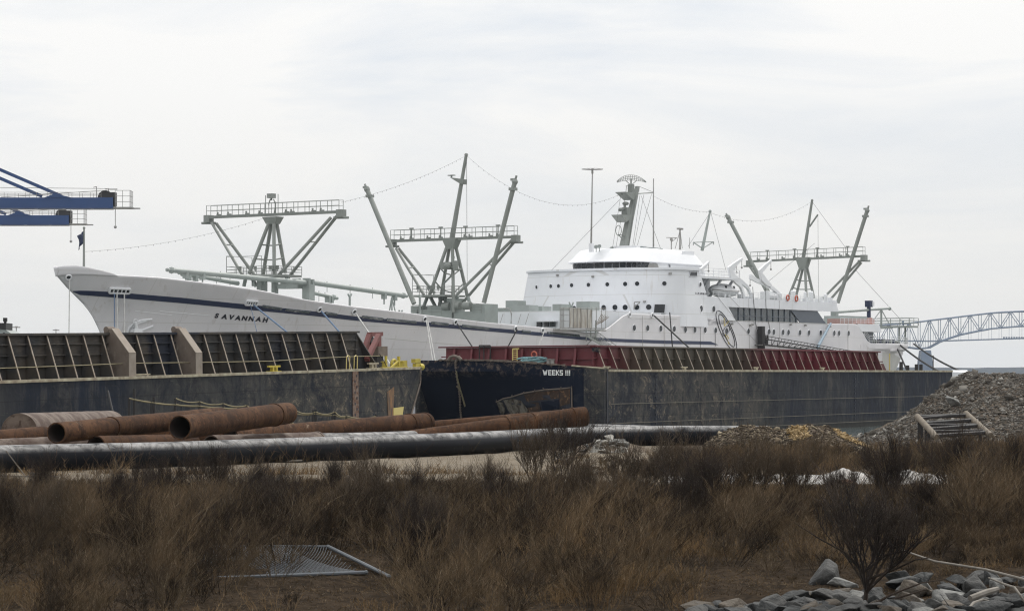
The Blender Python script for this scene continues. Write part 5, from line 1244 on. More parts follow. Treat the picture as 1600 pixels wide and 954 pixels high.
mb.bx(lp(600, 573, 0).x, lp(640, 573, 0).x, .1, .3, ZL, ZL + .1); mb.bx(lp(647, 565, -.2).x, lp(655, 565, -.2).x, .1, .4, ZL + .3, ZL + .55); mb.tube(lp(654, 572, -.2), lp(659, 573, -.2), .2, .22, 10); mb.bx(lp(648, 570, -.2).x, lp(656, 570, -.2).x, .1, .35, ZL, ZL + .28)
mb.build('yellow_deck_gear', M['yellow'], lroot)
mb = MB()
for x in (541, 546, 553, 558): mb.tube(lp(x, 578, -.3), lp(x + .6, 556.5, -.35), .028, n=4)
mb.path([lp(541.5, 557, -.35), lp(544, 555, -.35), lp(546.5, 556.5, -.35)], .028, 4); mb.path([lp(553.5, 557, -.35), lp(556, 555, -.35), lp(558.6, 556.5, -.35)], .028, 4); mb.build('yellow_grab_rails', M['gold'], lroot)
mb = MB()
for i in range(20): u = i / 19; p = lp(657 - 10 * u ** 1.2, 575 + 85 * u, .02); mb.ring(p + Vector((.12, 0, 0)), (0, i % 2, 1 - i % 2), .07, .02, 8, 4)
mb.build('chain', M['darkpole'], lroot)
mb = MB(); mb.path([lp(x, y, -.1) for x, y in ((593, 553), (600, 564), (604, 572))], .03, 4); mb.build('loose_cable', M['darkpole'], lroot)

# ------------------------------------------------------------------ FAR THINGS
# steel arch-truss bridge
ZBR = 4500.0
br = thing('truss_bridge', 'long blue grey steel truss bridge far off behind the ship\'s stern', 'bridge', P(1447, YH, ZBR) - Vector((0, 0, CAMH)))
topc = [(1240, 528), (1275, 520), (1310, 513), (1345, 510), (1385, 507), (1425, 504.6), (1441, 502), (1457, 500), (1490, 496), (1522, 492), (1557, 488), (1600, 486), (1660, 486), (1720, 490), (1800, 498), (1850, 504), (1900, 500)]
botc = [(1240, 534), (1275, 533), (1310, 533), (1345, 534), (1385, 537), (1425, 543), (1447, 546), (1457, 541), (1472, 532.4), (1504, 522), (1551, 513), (1600, 509), (1660, 509), (1720, 514), (1780, 526), (1815, 545), (1850, 540), (1900, 535)]
ti = lambda x: float(np.interp(x, [p[0] for p in topc], [p[1] for p in topc])); bi = lambda x: float(np.interp(x, [p[0] for p in botc], [p[1] for p in botc]))
xs_b = list(np.arange(1247, 1880, 15.9))
for dz in (0, 24):
    Zb = ZBR + dz; off = (ZBR + dz) / ZBR
    pp = lambda x, y: P(x, y, ZBR) + Vector((0, dz, 0))
    mb = MB(); mb.path([pp(x, ti(x)) for x in xs_b], 1.45, 4); mb.path([pp(x, bi(x)) for x in xs_b], 1.45, 4); mb.build('chord', M['brdg'], br, world=True)
    mb = MB()
    for i, x in enumerate(xs_b):
        mb.tube(pp(x, ti(x)), pp(x, bi(x)), .72, n=4)
        if i < len(xs_b) - 1:
            x2 = xs_b[i + 1]; mid = (x + x2) / 2
            if (i % 2) == 0: mb.tube(pp(x, bi(x)), pp(x2, ti(x2)), .75, n=4)
            else: mb.tube(pp(x, ti(x)), pp(x2, bi(x2)), .75, n=4)
            mb.tube(pp(mid, (ti(mid) + bi(mid)) / 2), pp(mid, bi(mid)), .35, n=4)
        if 1466 < x < 1800: mb.tube(pp(x, bi(x)), pp(x, 530.5), .25, n=4)
    mb.build('web_members', M['brdg'], br, world=True)
mb = MB(); a, b = P(1225, 531.5, ZBR), P(1466, 532.6, ZBR); c = P(1640, 527, ZBR); d = P(1950, 536, ZBR)
for p, q in ((a, b), (b, c), (c, d)): mb.beam(p + Vector((0, 12, 0)), q + Vector((0, 12, 0)), 22, 2.2)
deckb = mb.build('road_deck', M['brdg'], br, world=True)
mb = MB()
for x in range(1570, 1606, 4): mb.box(P(x, 527.2, ZBR) + Vector((0, 8, 0)), (2.6, 3, 3))
mb.build('railing_gear', M['brdg'], deckb, world=True)
for x in (1447, 1815, 1270):
    mb = MB(); c = P(x, 547 if x != 1270 else 534, ZBR); top = c.z; w0, w1 = 8, 14
    for dz in (0, 24):
        va = [Vector((c.x + i * w0, c.y + dz + j * 4, top)) for i, j in ((-1, -1), (1, -1), (1, 1), (-1, 1))]; vb = [Vector((c.x + i * w1, c.y + dz + j * 6, -1)) for i, j in ((-1, -1), (1, -1), (1, 1), (-1, 1))]
        mb.add(va + vb, [(0, 1, 2, 3), (7, 6, 5, 4), (0, 4, 5, 1), (1, 5, 6, 2), (2, 6, 7, 3), (3, 7, 4, 0)])
    mb.bx(c.x - w0, c.x + w0, c.y, c.y + 24, top - 8, top - 2); mb.bx(c.x - 20, c.x + 20, c.y - 10, c.y + 34, -1, 5); mb.build('pier', M['brdg'], br, world=True)
# far shore hills
mb = MB(); rows = []
for i in range(240):
    x = -4200 + i * 35; yy = 6600 + 300 * math.sin(x * .0007); hgt = 20 + 9 * noise.noise(Vector((x * .0012, 3, 0))) + 3 * noise.noise(Vector((x * .012, 7, 0))) + 1.5 * noise.noise(Vector((x * .04, 7, 0)))
    rows.append([Vector((x, yy - 260, -.5)), Vector((x, yy - 240, 7 + 1.5 * noise.noise(Vector((x * .03, 9, 0))))), Vector((x, yy, hgt)), Vector((x, yy + 500, hgt + 2)), Vector((x, yy + 1000, -1))])
mb.grid(rows); mb.build('hills', mat('far_woodland', (.012, .022, .034), 1, spec=0, var=(.022, .03, .038), vscale=.01), None, smooth=True, kind='structure')
# container cranes at the left
def crane(x1, ytop, ybot, Z, tag_, dirx=1):
    c = P(x1, ybot, Z); tz = P(x1, ytop, Z).z; bz = c.z; dep = tz - bz
    root = thing('container_crane', tag_, 'crane', (c.x - 70, Z, 0)); X1 = c.x; X0 = X1 - 62
    mb = MB(); mb.bx(X0, X1, Z - 2.4, Z - 1.2, bz, tz); mb.bx(X0, X1, Z + 1.2, Z + 2.4, bz, tz); mb.bx(X1 - 1, X1, Z - 2.4, Z + 2.4, bz, tz)
    for k in range(9): mb.bx(X0 + 7 * k, X0 + 7 * k + .6, Z - 1.2, Z + 1.2, bz, bz + .6)
    bm_ = mb.build('boom', M['bluesteel'], root, world=True)
    mb = MB(); mb.bx(X0, X1 + .2, Z - 2.9, Z - 2.4, bz - .45, bz - .25); mb.build('runway_flange', M['steel'], bm_, world=True)
    mb = MB(); z = tz; rail(mb, [(X0, Z - 2.3, z), (X1 - 3, Z - 2.3, z)], 1.3, 2, 2.6, .06); rail(mb, [(X0, Z + 2.3, z), (X1 - 3, Z + 2.3, z)], 1.3, 2, 2.6, .06); rail(mb, [(X1 + .5, Z - 2.3, bz + .2), (X1 + 4.2, Z - 2.3, bz + .2), (X1 + 4.2, Z + 2.3, bz + .2)], 4.2, 3, 1.4, .08)
    mb.bx(X1, X1 + 4.8, Z - 2.3, Z + 2.3, bz, bz + .3); mb.bx(X1 + 3.2, X1 + 6.4, Z - .4, Z + .4, bz - .1, bz + .2)
    mb.tube((X1 - 28, Z - 2, tz + .1), (X1 + 1, Z - 2, tz + 2.0), .07); mb.tube((X1 - 60, Z - 2, tz + 2.8), (X1 + 1, Z - 2, tz + 2.2), .07); mb.tube((X1 + .5, Z - 2, bz - .3), (X1 + .5, Z - 2, bz - 4.5), .09); mb.sphere((X1 + .5, Z - 2, bz - 4.7), .4)
    for dx in (-4.5, -1.5): mb.tube((X1 + dx, Z, tz), (X1 + dx, Z, tz + 2.2 + dx * -.15), .1); mb.tube((X1 + dx, Z, tz + 2.2 + dx * -.15), (X1 + dx - .8, Z, tz + 2.0 + dx * -.15), .1)
    mb.build('walkway_rail', M['steel'], bm_, world=True)
    mb = MB(); mb.tube((X1 - 2.2, Z - 1, tz), (X1 - 2.2, Z + 1, tz), 1.9, n=14); mb.bx(X1 - 3.4, X1 + .4, Z - 1.2, Z + 1.2, bz + .6, tz + 1.4); mb.build('sheave', M['darkpole'], bm_, world=True)
    apx = X0 - 16; apz = tz + 29
    for dz in (-2, 2):
        for xe, zz in ((X1 - 18.5, tz + .6), (X1 - 13.5, tz + .6)):
            mb = MB(); mb.beam((xe, Z + dz, zz), (apx, Z + dz, zz + (xe - apx) * .43), .5, .8); mb.build('stay', M['bluesteel'], root, world=True)
    mb = MB(); mb.prism([(X1 - 17, Z - 2.6, tz), (X1 - 10.5, Z - 2.6, tz), (X1 - 14.5, Z - 2.6, tz + 1.0)], (0, .5, 0)); mb.build('stay_lug', M['bluesteel'], root, world=True)
    for lx in (X0 - 2, X0 - 30):
        for lz in (-9, 9): mb = MB(); mb.beam((lx, Z + lz, 0), (lx, Z + lz, bz), 1.6, 1.6, up=(0, 1, 0)); mb.build('leg', M['bluesteel'], root, world=True)
        mb = MB(); mb.beam((lx, Z - 9, bz), (lx, Z + 9, bz), 1.6, 2); mb.build('portal_beam', M['bluesteel'], root, world=True)
    mb = MB(); mb.beam((X0 - 2, Z, bz), (apx, Z, apz), 2, 1.6, up=(0, 1, 0)); mb.beam((X0 - 30, Z, bz), (apx, Z, apz), 1.2, 1.2, up=(0, 1, 0)); mb.bx(X0 - 50, X0, Z - 2.4, Z + 2.4, bz, tz); mb.build('apex_frame', M['bluesteel'], root, world=True)
crane(179, 309.5, 326, 640, 'blue container crane boom reaching in from the left, higher and longer of the two')
crane(110, 337, 351.5, 720, 'blue container crane boom reaching in from the left, lower and shorter of the two')
MB().prism([Vector(v) for v in ((-400, 560, -1), (-95, 560, -1), (-110, 900, -1), (-420, 900, -1))], (0, 0, 2.6)).build('quay', M['concrete'], None, kind='structure')
# high mast lights in the distance
for k, (x, y) in enumerate(((25.5, 511.5), (87.5, 516), (111, 521.5))):
    Z = 900 + 160 * k; p = P(x, y, Z); mb = MB(); root = thing('high_mast_light', ('distant slim mast light nearest the left edge', 'distant slim mast light midway between the left edge and the bow', 'distant mast light top just left of the bow line, lowest of the three')[k], 'street lamp', (p.x, p.y, 0), group='distant mast lights')
    mb.tube((0, 0, 0), (0, 0, p.z), .3, .16, 6); mb.build('pole', M['steel'], root)
    mb = MB(); mb.tube((0, 0, p.z), (0, 0, p.z + .5), .8, .5, 8)
    for a in range(6): mb.box((1.1 * math.cos(a * 1.047), 1.1 * math.sin(a * 1.047), p.z + .1), (.5, .5, .35))
    mb.build('lamp_head', M['steel'], root)
# sloping grey steel roof with dark tower, half hidden at the far left
Z = 300; root = thing('tug_boat', 'grey sloping steel top with dark square funnel, peeking over the coaming at left', 'boat', P(-30, YH, Z) - Vector((0, 0, CAMH)))
mb = MB(); mb.prism([P(x, y, Z) for x, y in ((-70, 509), (0, 511.5), (8, 514.5), (24, 525), (28, 560), (-70, 560))], (0, 6, 0)); mb.build('sloping_top', M['mastl'], root, world=True)
mb = MB(); mb.prism([P(x, y, Z - .1) for x, y in ((-20, 504.3), (9.3, 504.3), (9, 515), (-20, 511))], (0, 4, 0)); p = P(5.5, 500, Z); mb.tube((p.x, p.y + 1, P(5, 505, Z).z), (p.x, p.y + 1, P(5, 496, Z).z), .16, n=8); mb.tube((p.x, p.y + 1, P(5, 502, Z).z), (p.x, p.y + 1, P(5, 496, Z).z), .26, n=8); mb.build('funnel', M['darkpole'], root, world=True)
for (x, y) in ((7, 521.5), (13, 524)):
    mb = MB(); mb.prism([P(x + a, y + b, Z - .12) for a, b in ((-3, -2), (0, -2), (5, 2), (1, 2.5))], (0, .1, 0)); mb.build('window', M['port'], root, world=True)

# ------------------------------------------------------------------ WATER, GROUND
mb = MB(); mb.add([(-9000, 10, 0), (9000, 10, 0), (9000, 14000, 0), (-9000, 14000, 0)], [(0, 1, 2, 3)])
def wat(N, L, src, colr, mixc, nzf, b): return mixc(nzf(.02, .4, .6), (.055, .075, .075), (.08, .095, .09))
mw = mat('harbour_water', (.05, .07, .07), .12, extra=wat, spec=.6)
nt = mw.node_tree; N = nt.nodes; L = nt.links; tcn = N.new('ShaderNodeTexCoord'); mp = N.new('ShaderNodeMapping'); mp.inputs['Scale'].default_value = (.9, .35, 1)
L.new(tcn.outputs['Object'], mp.inputs[0]); n1 = N.new('ShaderNodeTexNoise'); n1.inputs['Scale'].default_value = 1.3; n1.inputs['Detail'].default_value = 5; L.new(mp.outputs[0], n1.inputs['Vector'])
bp = N.new('ShaderNodeBump'); bp.inputs['Strength'].default_value = .55; bp.inputs['Distance'].default_value = .4; L.new(n1.outputs[0], bp.inputs['Height']); L.new(bp.outputs[0], N['Principled BSDF'].inputs['Normal'])
mb.build('water', mw, None, kind='structure')
def fbm(x, y, o=0, k=4):
    v = 0; a = 1
    for i in range(k): v += a * noise.noise(Vector((x, y, o + i * 7.3))); x *= 2; y *= 2; a *= .5
    return v
def ground_z(x, y):
    if y < 12: z = 2.7 - max(y - 5, 0) * .35
    elif y < 39: z = -1.2
    elif y < 43: z = -1.2 + (y - 39) / 4 * 1.1
    elif y < 52: z = -.1 + (y - 43) / 9 * .7
    elif y < 66: z = .6 + (y - 52) / 14 * .84
    elif y < 118: z = 1.44
    elif y < 130: z = 1.44 - (y - 118) / 12 * 2.6
    else: z = -1.2
    if y > 43: z += (.09 if y < 66 else .035) * fbm(x * .6, y * .6) + (.02 if y < 66 else .012) * fbm(x * 3, y * 3)
    return z
gx = np.concatenate([np.linspace(-160, -32, 30), np.linspace(-31, 38, 240), np.linspace(39, 160, 30)]); gy = np.concatenate([np.linspace(-40, 42, 26), np.linspace(43, 132, 300), np.linspace(134, 136, 2)])
V = [(x, y, ground_z(x, y)) for y in gy for x in gx]; nx = len(gx)
Fq = [(j * nx + i, j * nx + i + 1, (j + 1) * nx + i + 1, (j + 1) * nx + i) for j in range(len(gy) - 1) for i in range(nx - 1)]
def gnd(N, L, src, colr, mixc, nzf, b):
    c = mixc(nzf(.16, .4, .6, (1, .5, 1), 6, .4, .6, 2), (.165, .138, .105), (.115, .095, .072))
    c = mixc(nzf(9, .45, .7, (1, 1, 1), 6, 0, .7, 5), c, (.24, .22, .19))
    c = mixc(nzf(5, .56, .66, (1, 1, 1), 8, .5, .75, 8), c, (.07, .055, .04))
    c = mixc(nzf(.45, .58, .68, (.5, 1.6, 1), 7, .6, .7, 11), c, (.085, .07, .055))
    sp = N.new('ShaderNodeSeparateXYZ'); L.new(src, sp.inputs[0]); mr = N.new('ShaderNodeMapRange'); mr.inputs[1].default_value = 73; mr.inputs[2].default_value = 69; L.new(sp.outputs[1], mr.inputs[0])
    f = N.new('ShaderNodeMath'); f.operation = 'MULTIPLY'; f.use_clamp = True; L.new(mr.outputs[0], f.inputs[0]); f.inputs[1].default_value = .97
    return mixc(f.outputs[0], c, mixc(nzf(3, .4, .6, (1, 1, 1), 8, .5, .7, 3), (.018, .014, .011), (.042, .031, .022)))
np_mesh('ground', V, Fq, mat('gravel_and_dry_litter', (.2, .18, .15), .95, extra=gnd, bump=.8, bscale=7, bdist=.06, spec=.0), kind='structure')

# ------------------------------------------------------------------ PIPES
def rust_ex(N, L, src, colr, mixc, nzf, b):
    c = mixc(nzf(.5, .4, .6, (1, 1, 1), 6, .4, .6, 2), (.055, .027, .014), (.088, .045, .024))
    c = mixc(nzf(2.2, .5, .66, (1, 1, 1), 8, .6, .7, 5), c, (.026, .014, .010))
    c = mixc(nzf(1.3, .62, .70, (1, 1, 1), 8, 1.0, .7, 9), c, (.17, .125, .09))
    c = mixc(nzf(1.2, .48, .60, (3, 1, .5), 9, .8, .8, 15), c, (.032, .018, .012))
    return mixc(nzf(6, .58, .7, (1, 1, 1), 6, .5, .7, 12), c, (.13, .060, .028))
M['rust'] = mat('rusty_steel', (.15, .07, .04), .85, extra=rust_ex, bump=.35, bscale=5, bdist=.03, spec=.1)
M['rustflake'] = mat('flaking_rust', (.048, .025, .016), .85, var=(.13, .10, .08), vscale=1.3, vamt=1.2, streak=[((.05, .03, .022), 3, (1, 1, 1), .55, .65, 3)], bump=.4, bscale=6, bdist=.03)
M['dark_in'] = mat('pipe_inside_rust', (.03, .018, .013), .95)
def pipe(p0, p1, r, label, mt='rust', name='steel_pipe', cap0=False, cap1=False, collar=(), wall=.04, group='rusty pipes stacked behind the black pipe'):
    p0 = Vector(p0); p1 = Vector(p1); d = (p1 - p0).normalized(); q = d.to_track_quat('Z', 'Y').to_matrix(); n = 40
    root = thing(name, label, 'pipe', ((p0 + p1) / 2 - Vector((0, 0, r))), group=group)
    def ringv(c, rr): return [c + q @ Vector((rr * math.cos(2 * math.pi * k / n), rr * math.sin(2 * math.pi * k / n), 0)) for k in range(n)]
    mb = MB(); L_ = (p1 - p0).length; ns = 24
    rows = [ringv(p0 + d * .0, r - wall)] + [ringv(p0 + d * L_ * i / ns, r + .006 * math.sin(i * 2.3)) for i in range(ns + 1)] + [ringv(p1, r - wall)]
    mb.grid(rows, True); mb.build('shell', M[mt], root, smooth=True, world=True)
    mb = MB(); mb.grid([ringv(p0, r - wall), ringv(p1, r - wall)], True); mb.build('bore', M['dark_in'], root, smooth=True, world=True)
    for f_ in collar:
        mb = MB(); c = p0 + d * L_ * f_; mb.grid([ringv(c - d * .05, r), ringv(c - d * .04, r + .03), ringv(c + d * .04, r + .03), ringv(c + d * .05, r)], True); mb.build('weld_collar', M[mt], root, smooth=True, world=True)
    for c, fl in ((p0 + d * .02, cap0), (p1 - d * .02, cap1)):
        if fl:
            mb = MB(); mb.add(ringv(c, r - .01), [tuple(range(n))]); mb.build('end_plate', M['rustflake'], root, world=True)
    return root
pipe(P(88, 676, 84), P(345, 650, 97), .345, 'rusty pipe with its open dark end at the far left of the stack', collar=(.3,))
pipe(P(281, 667.5, 84.5), P(449, 645, 95), .40, 'rusty pipe lying on top, its round open end facing the viewer right of the first', collar=(.86,), mt='rust')
pipe(P(360, 686, 99), P(667, 660, 110), .43, 'dark rusty pipe with a flanged right end, in the middle of the stack', collar=(.90, .985))
pipe(P(560, 680, 118), P(905, 650, 118), .38, 'rusty pipe ending at the right of the stack, rear one of the pair', collar=(.93,))
pipe(P(640, 688, 107), P(914, 650, 110.5), .43, 'rusty pipe ending at the right of the stack, front one of the pair', collar=(.55, .7, .93), cap1=True)
pipe(P(30, 674, 97), P(172, 666, 112), .70, 'big flaking drum pipe with a closed dark end behind the stack at the left', mt='rustflake', cap0=True, name='large_pipe')
pipe(P(-60, 692, 88), P(70, 681, 92), .36, 'brown pipe low at the left edge under the big drum pipe', cap1=True)
pipe(P(-60, 704, 86.5), P(150, 695, 90), .36, 'flaking red brown pipe lowest at the left, just behind the black pipe', mt='rustflake')
pipe(P(150, 697, 86), P(300, 693, 92), .36, 'low red brown pipe with a dark open end under the two open pipes')
pipe(P(330, 697, 91), P(497, 691, 97), .40, 'low flaking rusty pipe with a thin flange at its right end', mt='rustflake', collar=(.985,))
pipe(P(420, 690, 108), P(150, 667, 112), .42, 'rusty pipe lying behind the open pipes, mostly hidden')
# black plastic pipes: one long front run and one behind it
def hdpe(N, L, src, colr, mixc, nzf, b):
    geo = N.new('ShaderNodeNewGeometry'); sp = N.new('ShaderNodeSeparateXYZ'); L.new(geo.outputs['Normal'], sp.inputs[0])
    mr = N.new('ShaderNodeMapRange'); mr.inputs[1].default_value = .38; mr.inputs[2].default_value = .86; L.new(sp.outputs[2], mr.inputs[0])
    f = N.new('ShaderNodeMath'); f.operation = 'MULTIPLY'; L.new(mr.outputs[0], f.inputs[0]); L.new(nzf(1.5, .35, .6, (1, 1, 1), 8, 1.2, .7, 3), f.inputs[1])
    c = mixc(f.outputs[0], (.006, .007, .010), (.27, .265, .26))        # sky sheen painted as a pale band on the upper side
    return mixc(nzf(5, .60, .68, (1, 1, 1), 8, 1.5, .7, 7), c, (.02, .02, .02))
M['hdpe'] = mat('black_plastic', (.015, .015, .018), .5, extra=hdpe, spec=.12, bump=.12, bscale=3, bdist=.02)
def black_pipe(pts, r, label):
    root = thing('plastic_pipe', label, 'pipe', Vector(pts[len(pts) // 2]) - Vector((0, 0, r)), group='long black plastic pipes')
    c = [Vector(p) for p in pts]; dense = []
    for i in range(len(c) - 1):
        p0 = c[max(i - 1, 0)]; p1 = c[i]; p2 = c[i + 1]; p3 = c[min(i + 2, len(c) - 1)]
        for k in range(8):
            t = k / 8; dense.append(.5 * ((2 * p1) + (-p0 + p2) * t + (2 * p0 - 5 * p1 + 4 * p2 - p3) * t * t + (-p0 + 3 * p1 - 3 * p2 + p3) * t ** 3))
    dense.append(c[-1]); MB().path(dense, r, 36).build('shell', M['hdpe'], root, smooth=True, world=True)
    return root, dense
CL = [(-180, 741, 80), (-60, 722, 80), (0, 717, 82), (120, 714, 86), (250, 711, 91), (400, 705, 97), (550, 699.5, 103), (700, 694, 108), (880, 684.5, 116), (1000, 681, 121), (1130, 680.5, 125), (1200, 681, 128)]
pts = []
for x, y, Z in CL:
    p = P(x, y, Z); pts.append((p.x, p.y, 1.44 + .40 if Z < 118 else p.z))
def zfit(x, y): # centre height fixed by resting on the ground -> depth
    return (CAMH - 1.84) * FOC / (y - YH)
pts = [tuple(P(x, y, min(zfit(x, y), 116.5))) for x, y, Z in CL]
black_pipe(pts, .43, 'long black plastic pipe with a pale painted sheen, in front of all the rusty pipes')
CL2 = [(440, 690), (560, 688), (700, 682.5), (830, 676), (930, 673.5), (1020, 676)]
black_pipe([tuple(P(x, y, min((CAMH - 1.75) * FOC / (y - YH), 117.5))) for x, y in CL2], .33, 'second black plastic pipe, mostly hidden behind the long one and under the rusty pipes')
mb = MB()
for x0 in (927, 941): mb.path([P(x0 - 25, 667.6, 112.8), P(x0 - 8, 668, 112.6), P(x0, 670, 112.4), P(x0 + 5, 676, 112.2), P(x0 + 8, 684, 112)], .035, 5)
props(mb.build('black_cable', M['rope_k'], None), 'pair of thin black cables draped over the black pipe above the rubble', 'cable')
# stanchions with a rope along the shore, planks
posts = [(202, 621, 650), (210, 607, 652), (237, 626, 650), (241, 620, 652), (274, 622, 651), (312, 626, 650), (349, 629, 650), (386, 632, 650), (489.5, 640, 662), (493.5, 639, 660), (520, 645, 660), (523.5, 642, 660), (541, 648, 662), (588, 647, 662), (456, 655, 668)]
ZP = 119
for k, (x, y0, y1) in enumerate(posts):
    a = P(x, y0, ZP); mb = MB(); mb.tube((a.x, a.y, 1.0), a, .075, n=6)
    lab = ['thin black post', 'tall thin black post'][1 if y1 - y0 > 40 else 0]
    nm = ('leftmost in the roped row', 'tallest in the row, second from the left', 'third from the left in the roped row', 'fourth from the left in the roped row', 'fifth from the left, above the open pipe end', 'above the right part of the top pipe', 'seventh from the left in the row', 'eighth from the left, before the gap hidden by the top pipe',
          'left one of a close pair right of the top pipe', 'right one of a close pair right of the top pipe', 'left one of the second close pair', 'right one of the second close pair', 'short one left of the rusty barge strip', 'last on the right under the rusty barge strip', 'short one just right of the top pipe end')[k]
    props(mb.build('post', M['darkpole'], None), lab + ', ' + nm, 'post', 'roped posts along the shore')
mb = MB(); mb.tube(P(179, 657, ZP), P(168.5, 610, ZP + 1), .06, .05, 6); props(mb.build('leaning_post', M['darkpole'], None), 'thin black post leaning left beside the big drum pipe', 'post')
mb = MB()
def sagrope(pts, sag=.1, r=.03):
    for i in range(len(pts) - 1):
        a, b = P(*pts[i], ZP - .05), P(*pts[i + 1], ZP - .05); mb.path([a.lerp(b, k / 8) - Vector((0, 0, sag * 4 * (k / 8) * (1 - k / 8))) for k in range(9)], r, 4)
sagrope([(202, 622), (241, 629), (274, 632), (312, 634), (349, 637), (370, 638)], .02, .04); sagrope([(275, 622), (312, 627), (349, 630), (386, 633), (400, 636)]); sagrope([(275, 631), (312, 634), (349, 638)], .05)
props(mb.build('rope_line', M['rope_y'], None), 'pale yellow rope between the thin black posts left of the top pipe', 'rope'); mb = MB()
sagrope([(462, 641), (493.5, 643), (523.5, 643), (541, 649), (588, 650)], .12); sagrope([(462, 646), (493.5, 646), (523.5, 648), (541, 652), (580, 654)], .05, .025); sagrope([(430, 664), (456, 660), (490, 668)], .1)
props(mb.build('rope_line', M['rope_y'], None), 'pale yellow rope sagging between the thin black posts right of the top pipe', 'rope')
mb = MB()
for x0, y0, x1, y1 in ((182, 652, 215, 649), (205, 654, 262, 650), (250, 650, 300, 653), (225, 657, 275, 655)): mb.beam(P(x0, y0, ZP - 1), P(x1, y1, ZP - 1), .3, .08)
props(mb.build('plank_pile', M['wood'], None), 'loose weathered planks lying at the foot of the roped posts', 'planks')
MB().box(P(177, 653, ZP - .5), (.9, .5, .35)).build('x', None)
bpy.data.objects.remove(bpy.data.objects['x'])
mb = MB(); mb.box(P(176, 654, ZP - .6), (1.1, .5, .22)); mb.box(P(176, 651.5, ZP - .6), (.9, .4, .1)); mb.tube(P(171, 652, ZP - .6), P(181, 652, ZP - .6), .07); props(mb.build('dark_crate', M['darkpole'], None), 'low dark metal crate at the foot of the leaning post', 'crate')
# ------------------------------------------------------------------ STONES, HEAPS
PHI = (1 + 5 ** .5) / 2
ICV = np.array([(-1, PHI, 0), (1, PHI, 0), (-1, -PHI, 0), (1, -PHI, 0), (0, -1, PHI), (0, 1, PHI), (0, -1, -PHI), (0, 1, -PHI), (PHI, 0, -1), (PHI, 0, 1), (-PHI, 0, -1), (-PHI, 0, 1)]) / 1.9
ICF = np.array([(0, 11, 5), (0, 5, 1), (0, 1, 7), (0, 7, 10), (0, 10, 11), (1, 5, 9), (5, 11, 4), (11, 10, 2), (10, 7, 6), (7, 1, 8), (3, 9, 4), (3, 4, 2), (3, 2, 6), (3, 6, 8), (3, 8, 9), (4, 9, 5), (2, 4, 11), (6, 2, 10), (8, 6, 7), (9, 8, 1)])
def stones(name, pos, size, mt, flat=.6, elong=1.4, **kw):
    n = len(pos); v = np.repeat(ICV[None], n, 0) * (1 + rng.uniform(-.42, .42, (n, 12, 1)))
    v = v * np.stack([rng.uniform(.7, elong, n), rng.uniform(.6, 1.1, n), rng.uniform(.35, 1, n) * flat + .15], 1)[:, None]
    a = rng.uniform(0, 6.28, n); b = rng.uniform(-.6, .6, n); ca, sa, cb, sb = np.cos(a), np.sin(a), np.cos(b), np.sin(b)
    x = v[..., 0] * cb[:, None] + v[..., 2] * sb[:, None]; z = -v[..., 0] * sb[:, None] + v[..., 2] * cb[:, None]; y = v[..., 1]
    X = x * ca[:, None] - y * sa[:, None]; Y = x * sa[:, None] + y * ca[:, None]
    v = np.stack([X, Y, z], 2) * np.asarray(size)[:, None, None] + np.asarray(pos)[:, None]
    f = ICF[None] + (np.arange(n) * 12)[:, None, None]
    return np_mesh(name, v.reshape(-1, 3), f.reshape(-1, 3), mt, **kw)
def stone_ex(N, L, src, colr, mixc, nzf, b):
    geo = N.new('ShaderNodeNewGeometry')
    r = N.new('ShaderNodeValToRGB'); r.color_ramp.interpolation = 'CONSTANT'; e = r.color_ramp.elements; e[0].color = (.07, .064, .057, 1); e[1].position = .3; e[1].color = (.115, .106, .094, 1)
    for p, c in ((.55, (.16, .15, .135)), (.72, (.09, .08, .068)), (.86, (.25, .24, .22)), (.94, (.13, .105, .085))): x = e.new(p); x.color = (*c, 1)
    L.new(geo.outputs['Random Per Island'], r.inputs[0]); return r.outputs[0]
M['rubble'] = mat('mixed_rubble', (.2, .2, .2), .95, extra=stone_ex, spec=.0)
def mulch_ex(N, L, src, colr, mixc, nzf, b):
    geo = N.new('ShaderNodeNewGeometry')
    r = N.new('ShaderNodeValToRGB'); r.color_ramp.interpolation = 'CONSTANT'; e = r.color_ramp.elements; e[0].color = (.045, .038, .03, 1); e[1].position = .4; e[1].color = (.09, .072, .055, 1)
    for p, c in ((.7, (.15, .12, .085)), (.9, (.26, .22, .16))): x = e.new(p); x.color = (*c, 1)
    L.new(geo.outputs['Random Per Island'], r.inputs[0]); return r.outputs[0]
M['mulch'] = mat('dark_debris', (.08, .06, .05), .95, extra=mulch_ex, spec=.0)
M['straw'] = mat('straw_chips', (.34, .24, .11), .9, var=(.22, .15, .07), vscale=8)
M['earth'] = mat('stony_earth', (.085, .07, .055), .95, var=(.15, .125, .10), vscale=1.6, vamt=1, streak=[((.06, .045, .035), 5, (1, 1, 1), .52, .68, 4)], bump=1, bscale=5, bdist=.1, spec=0)
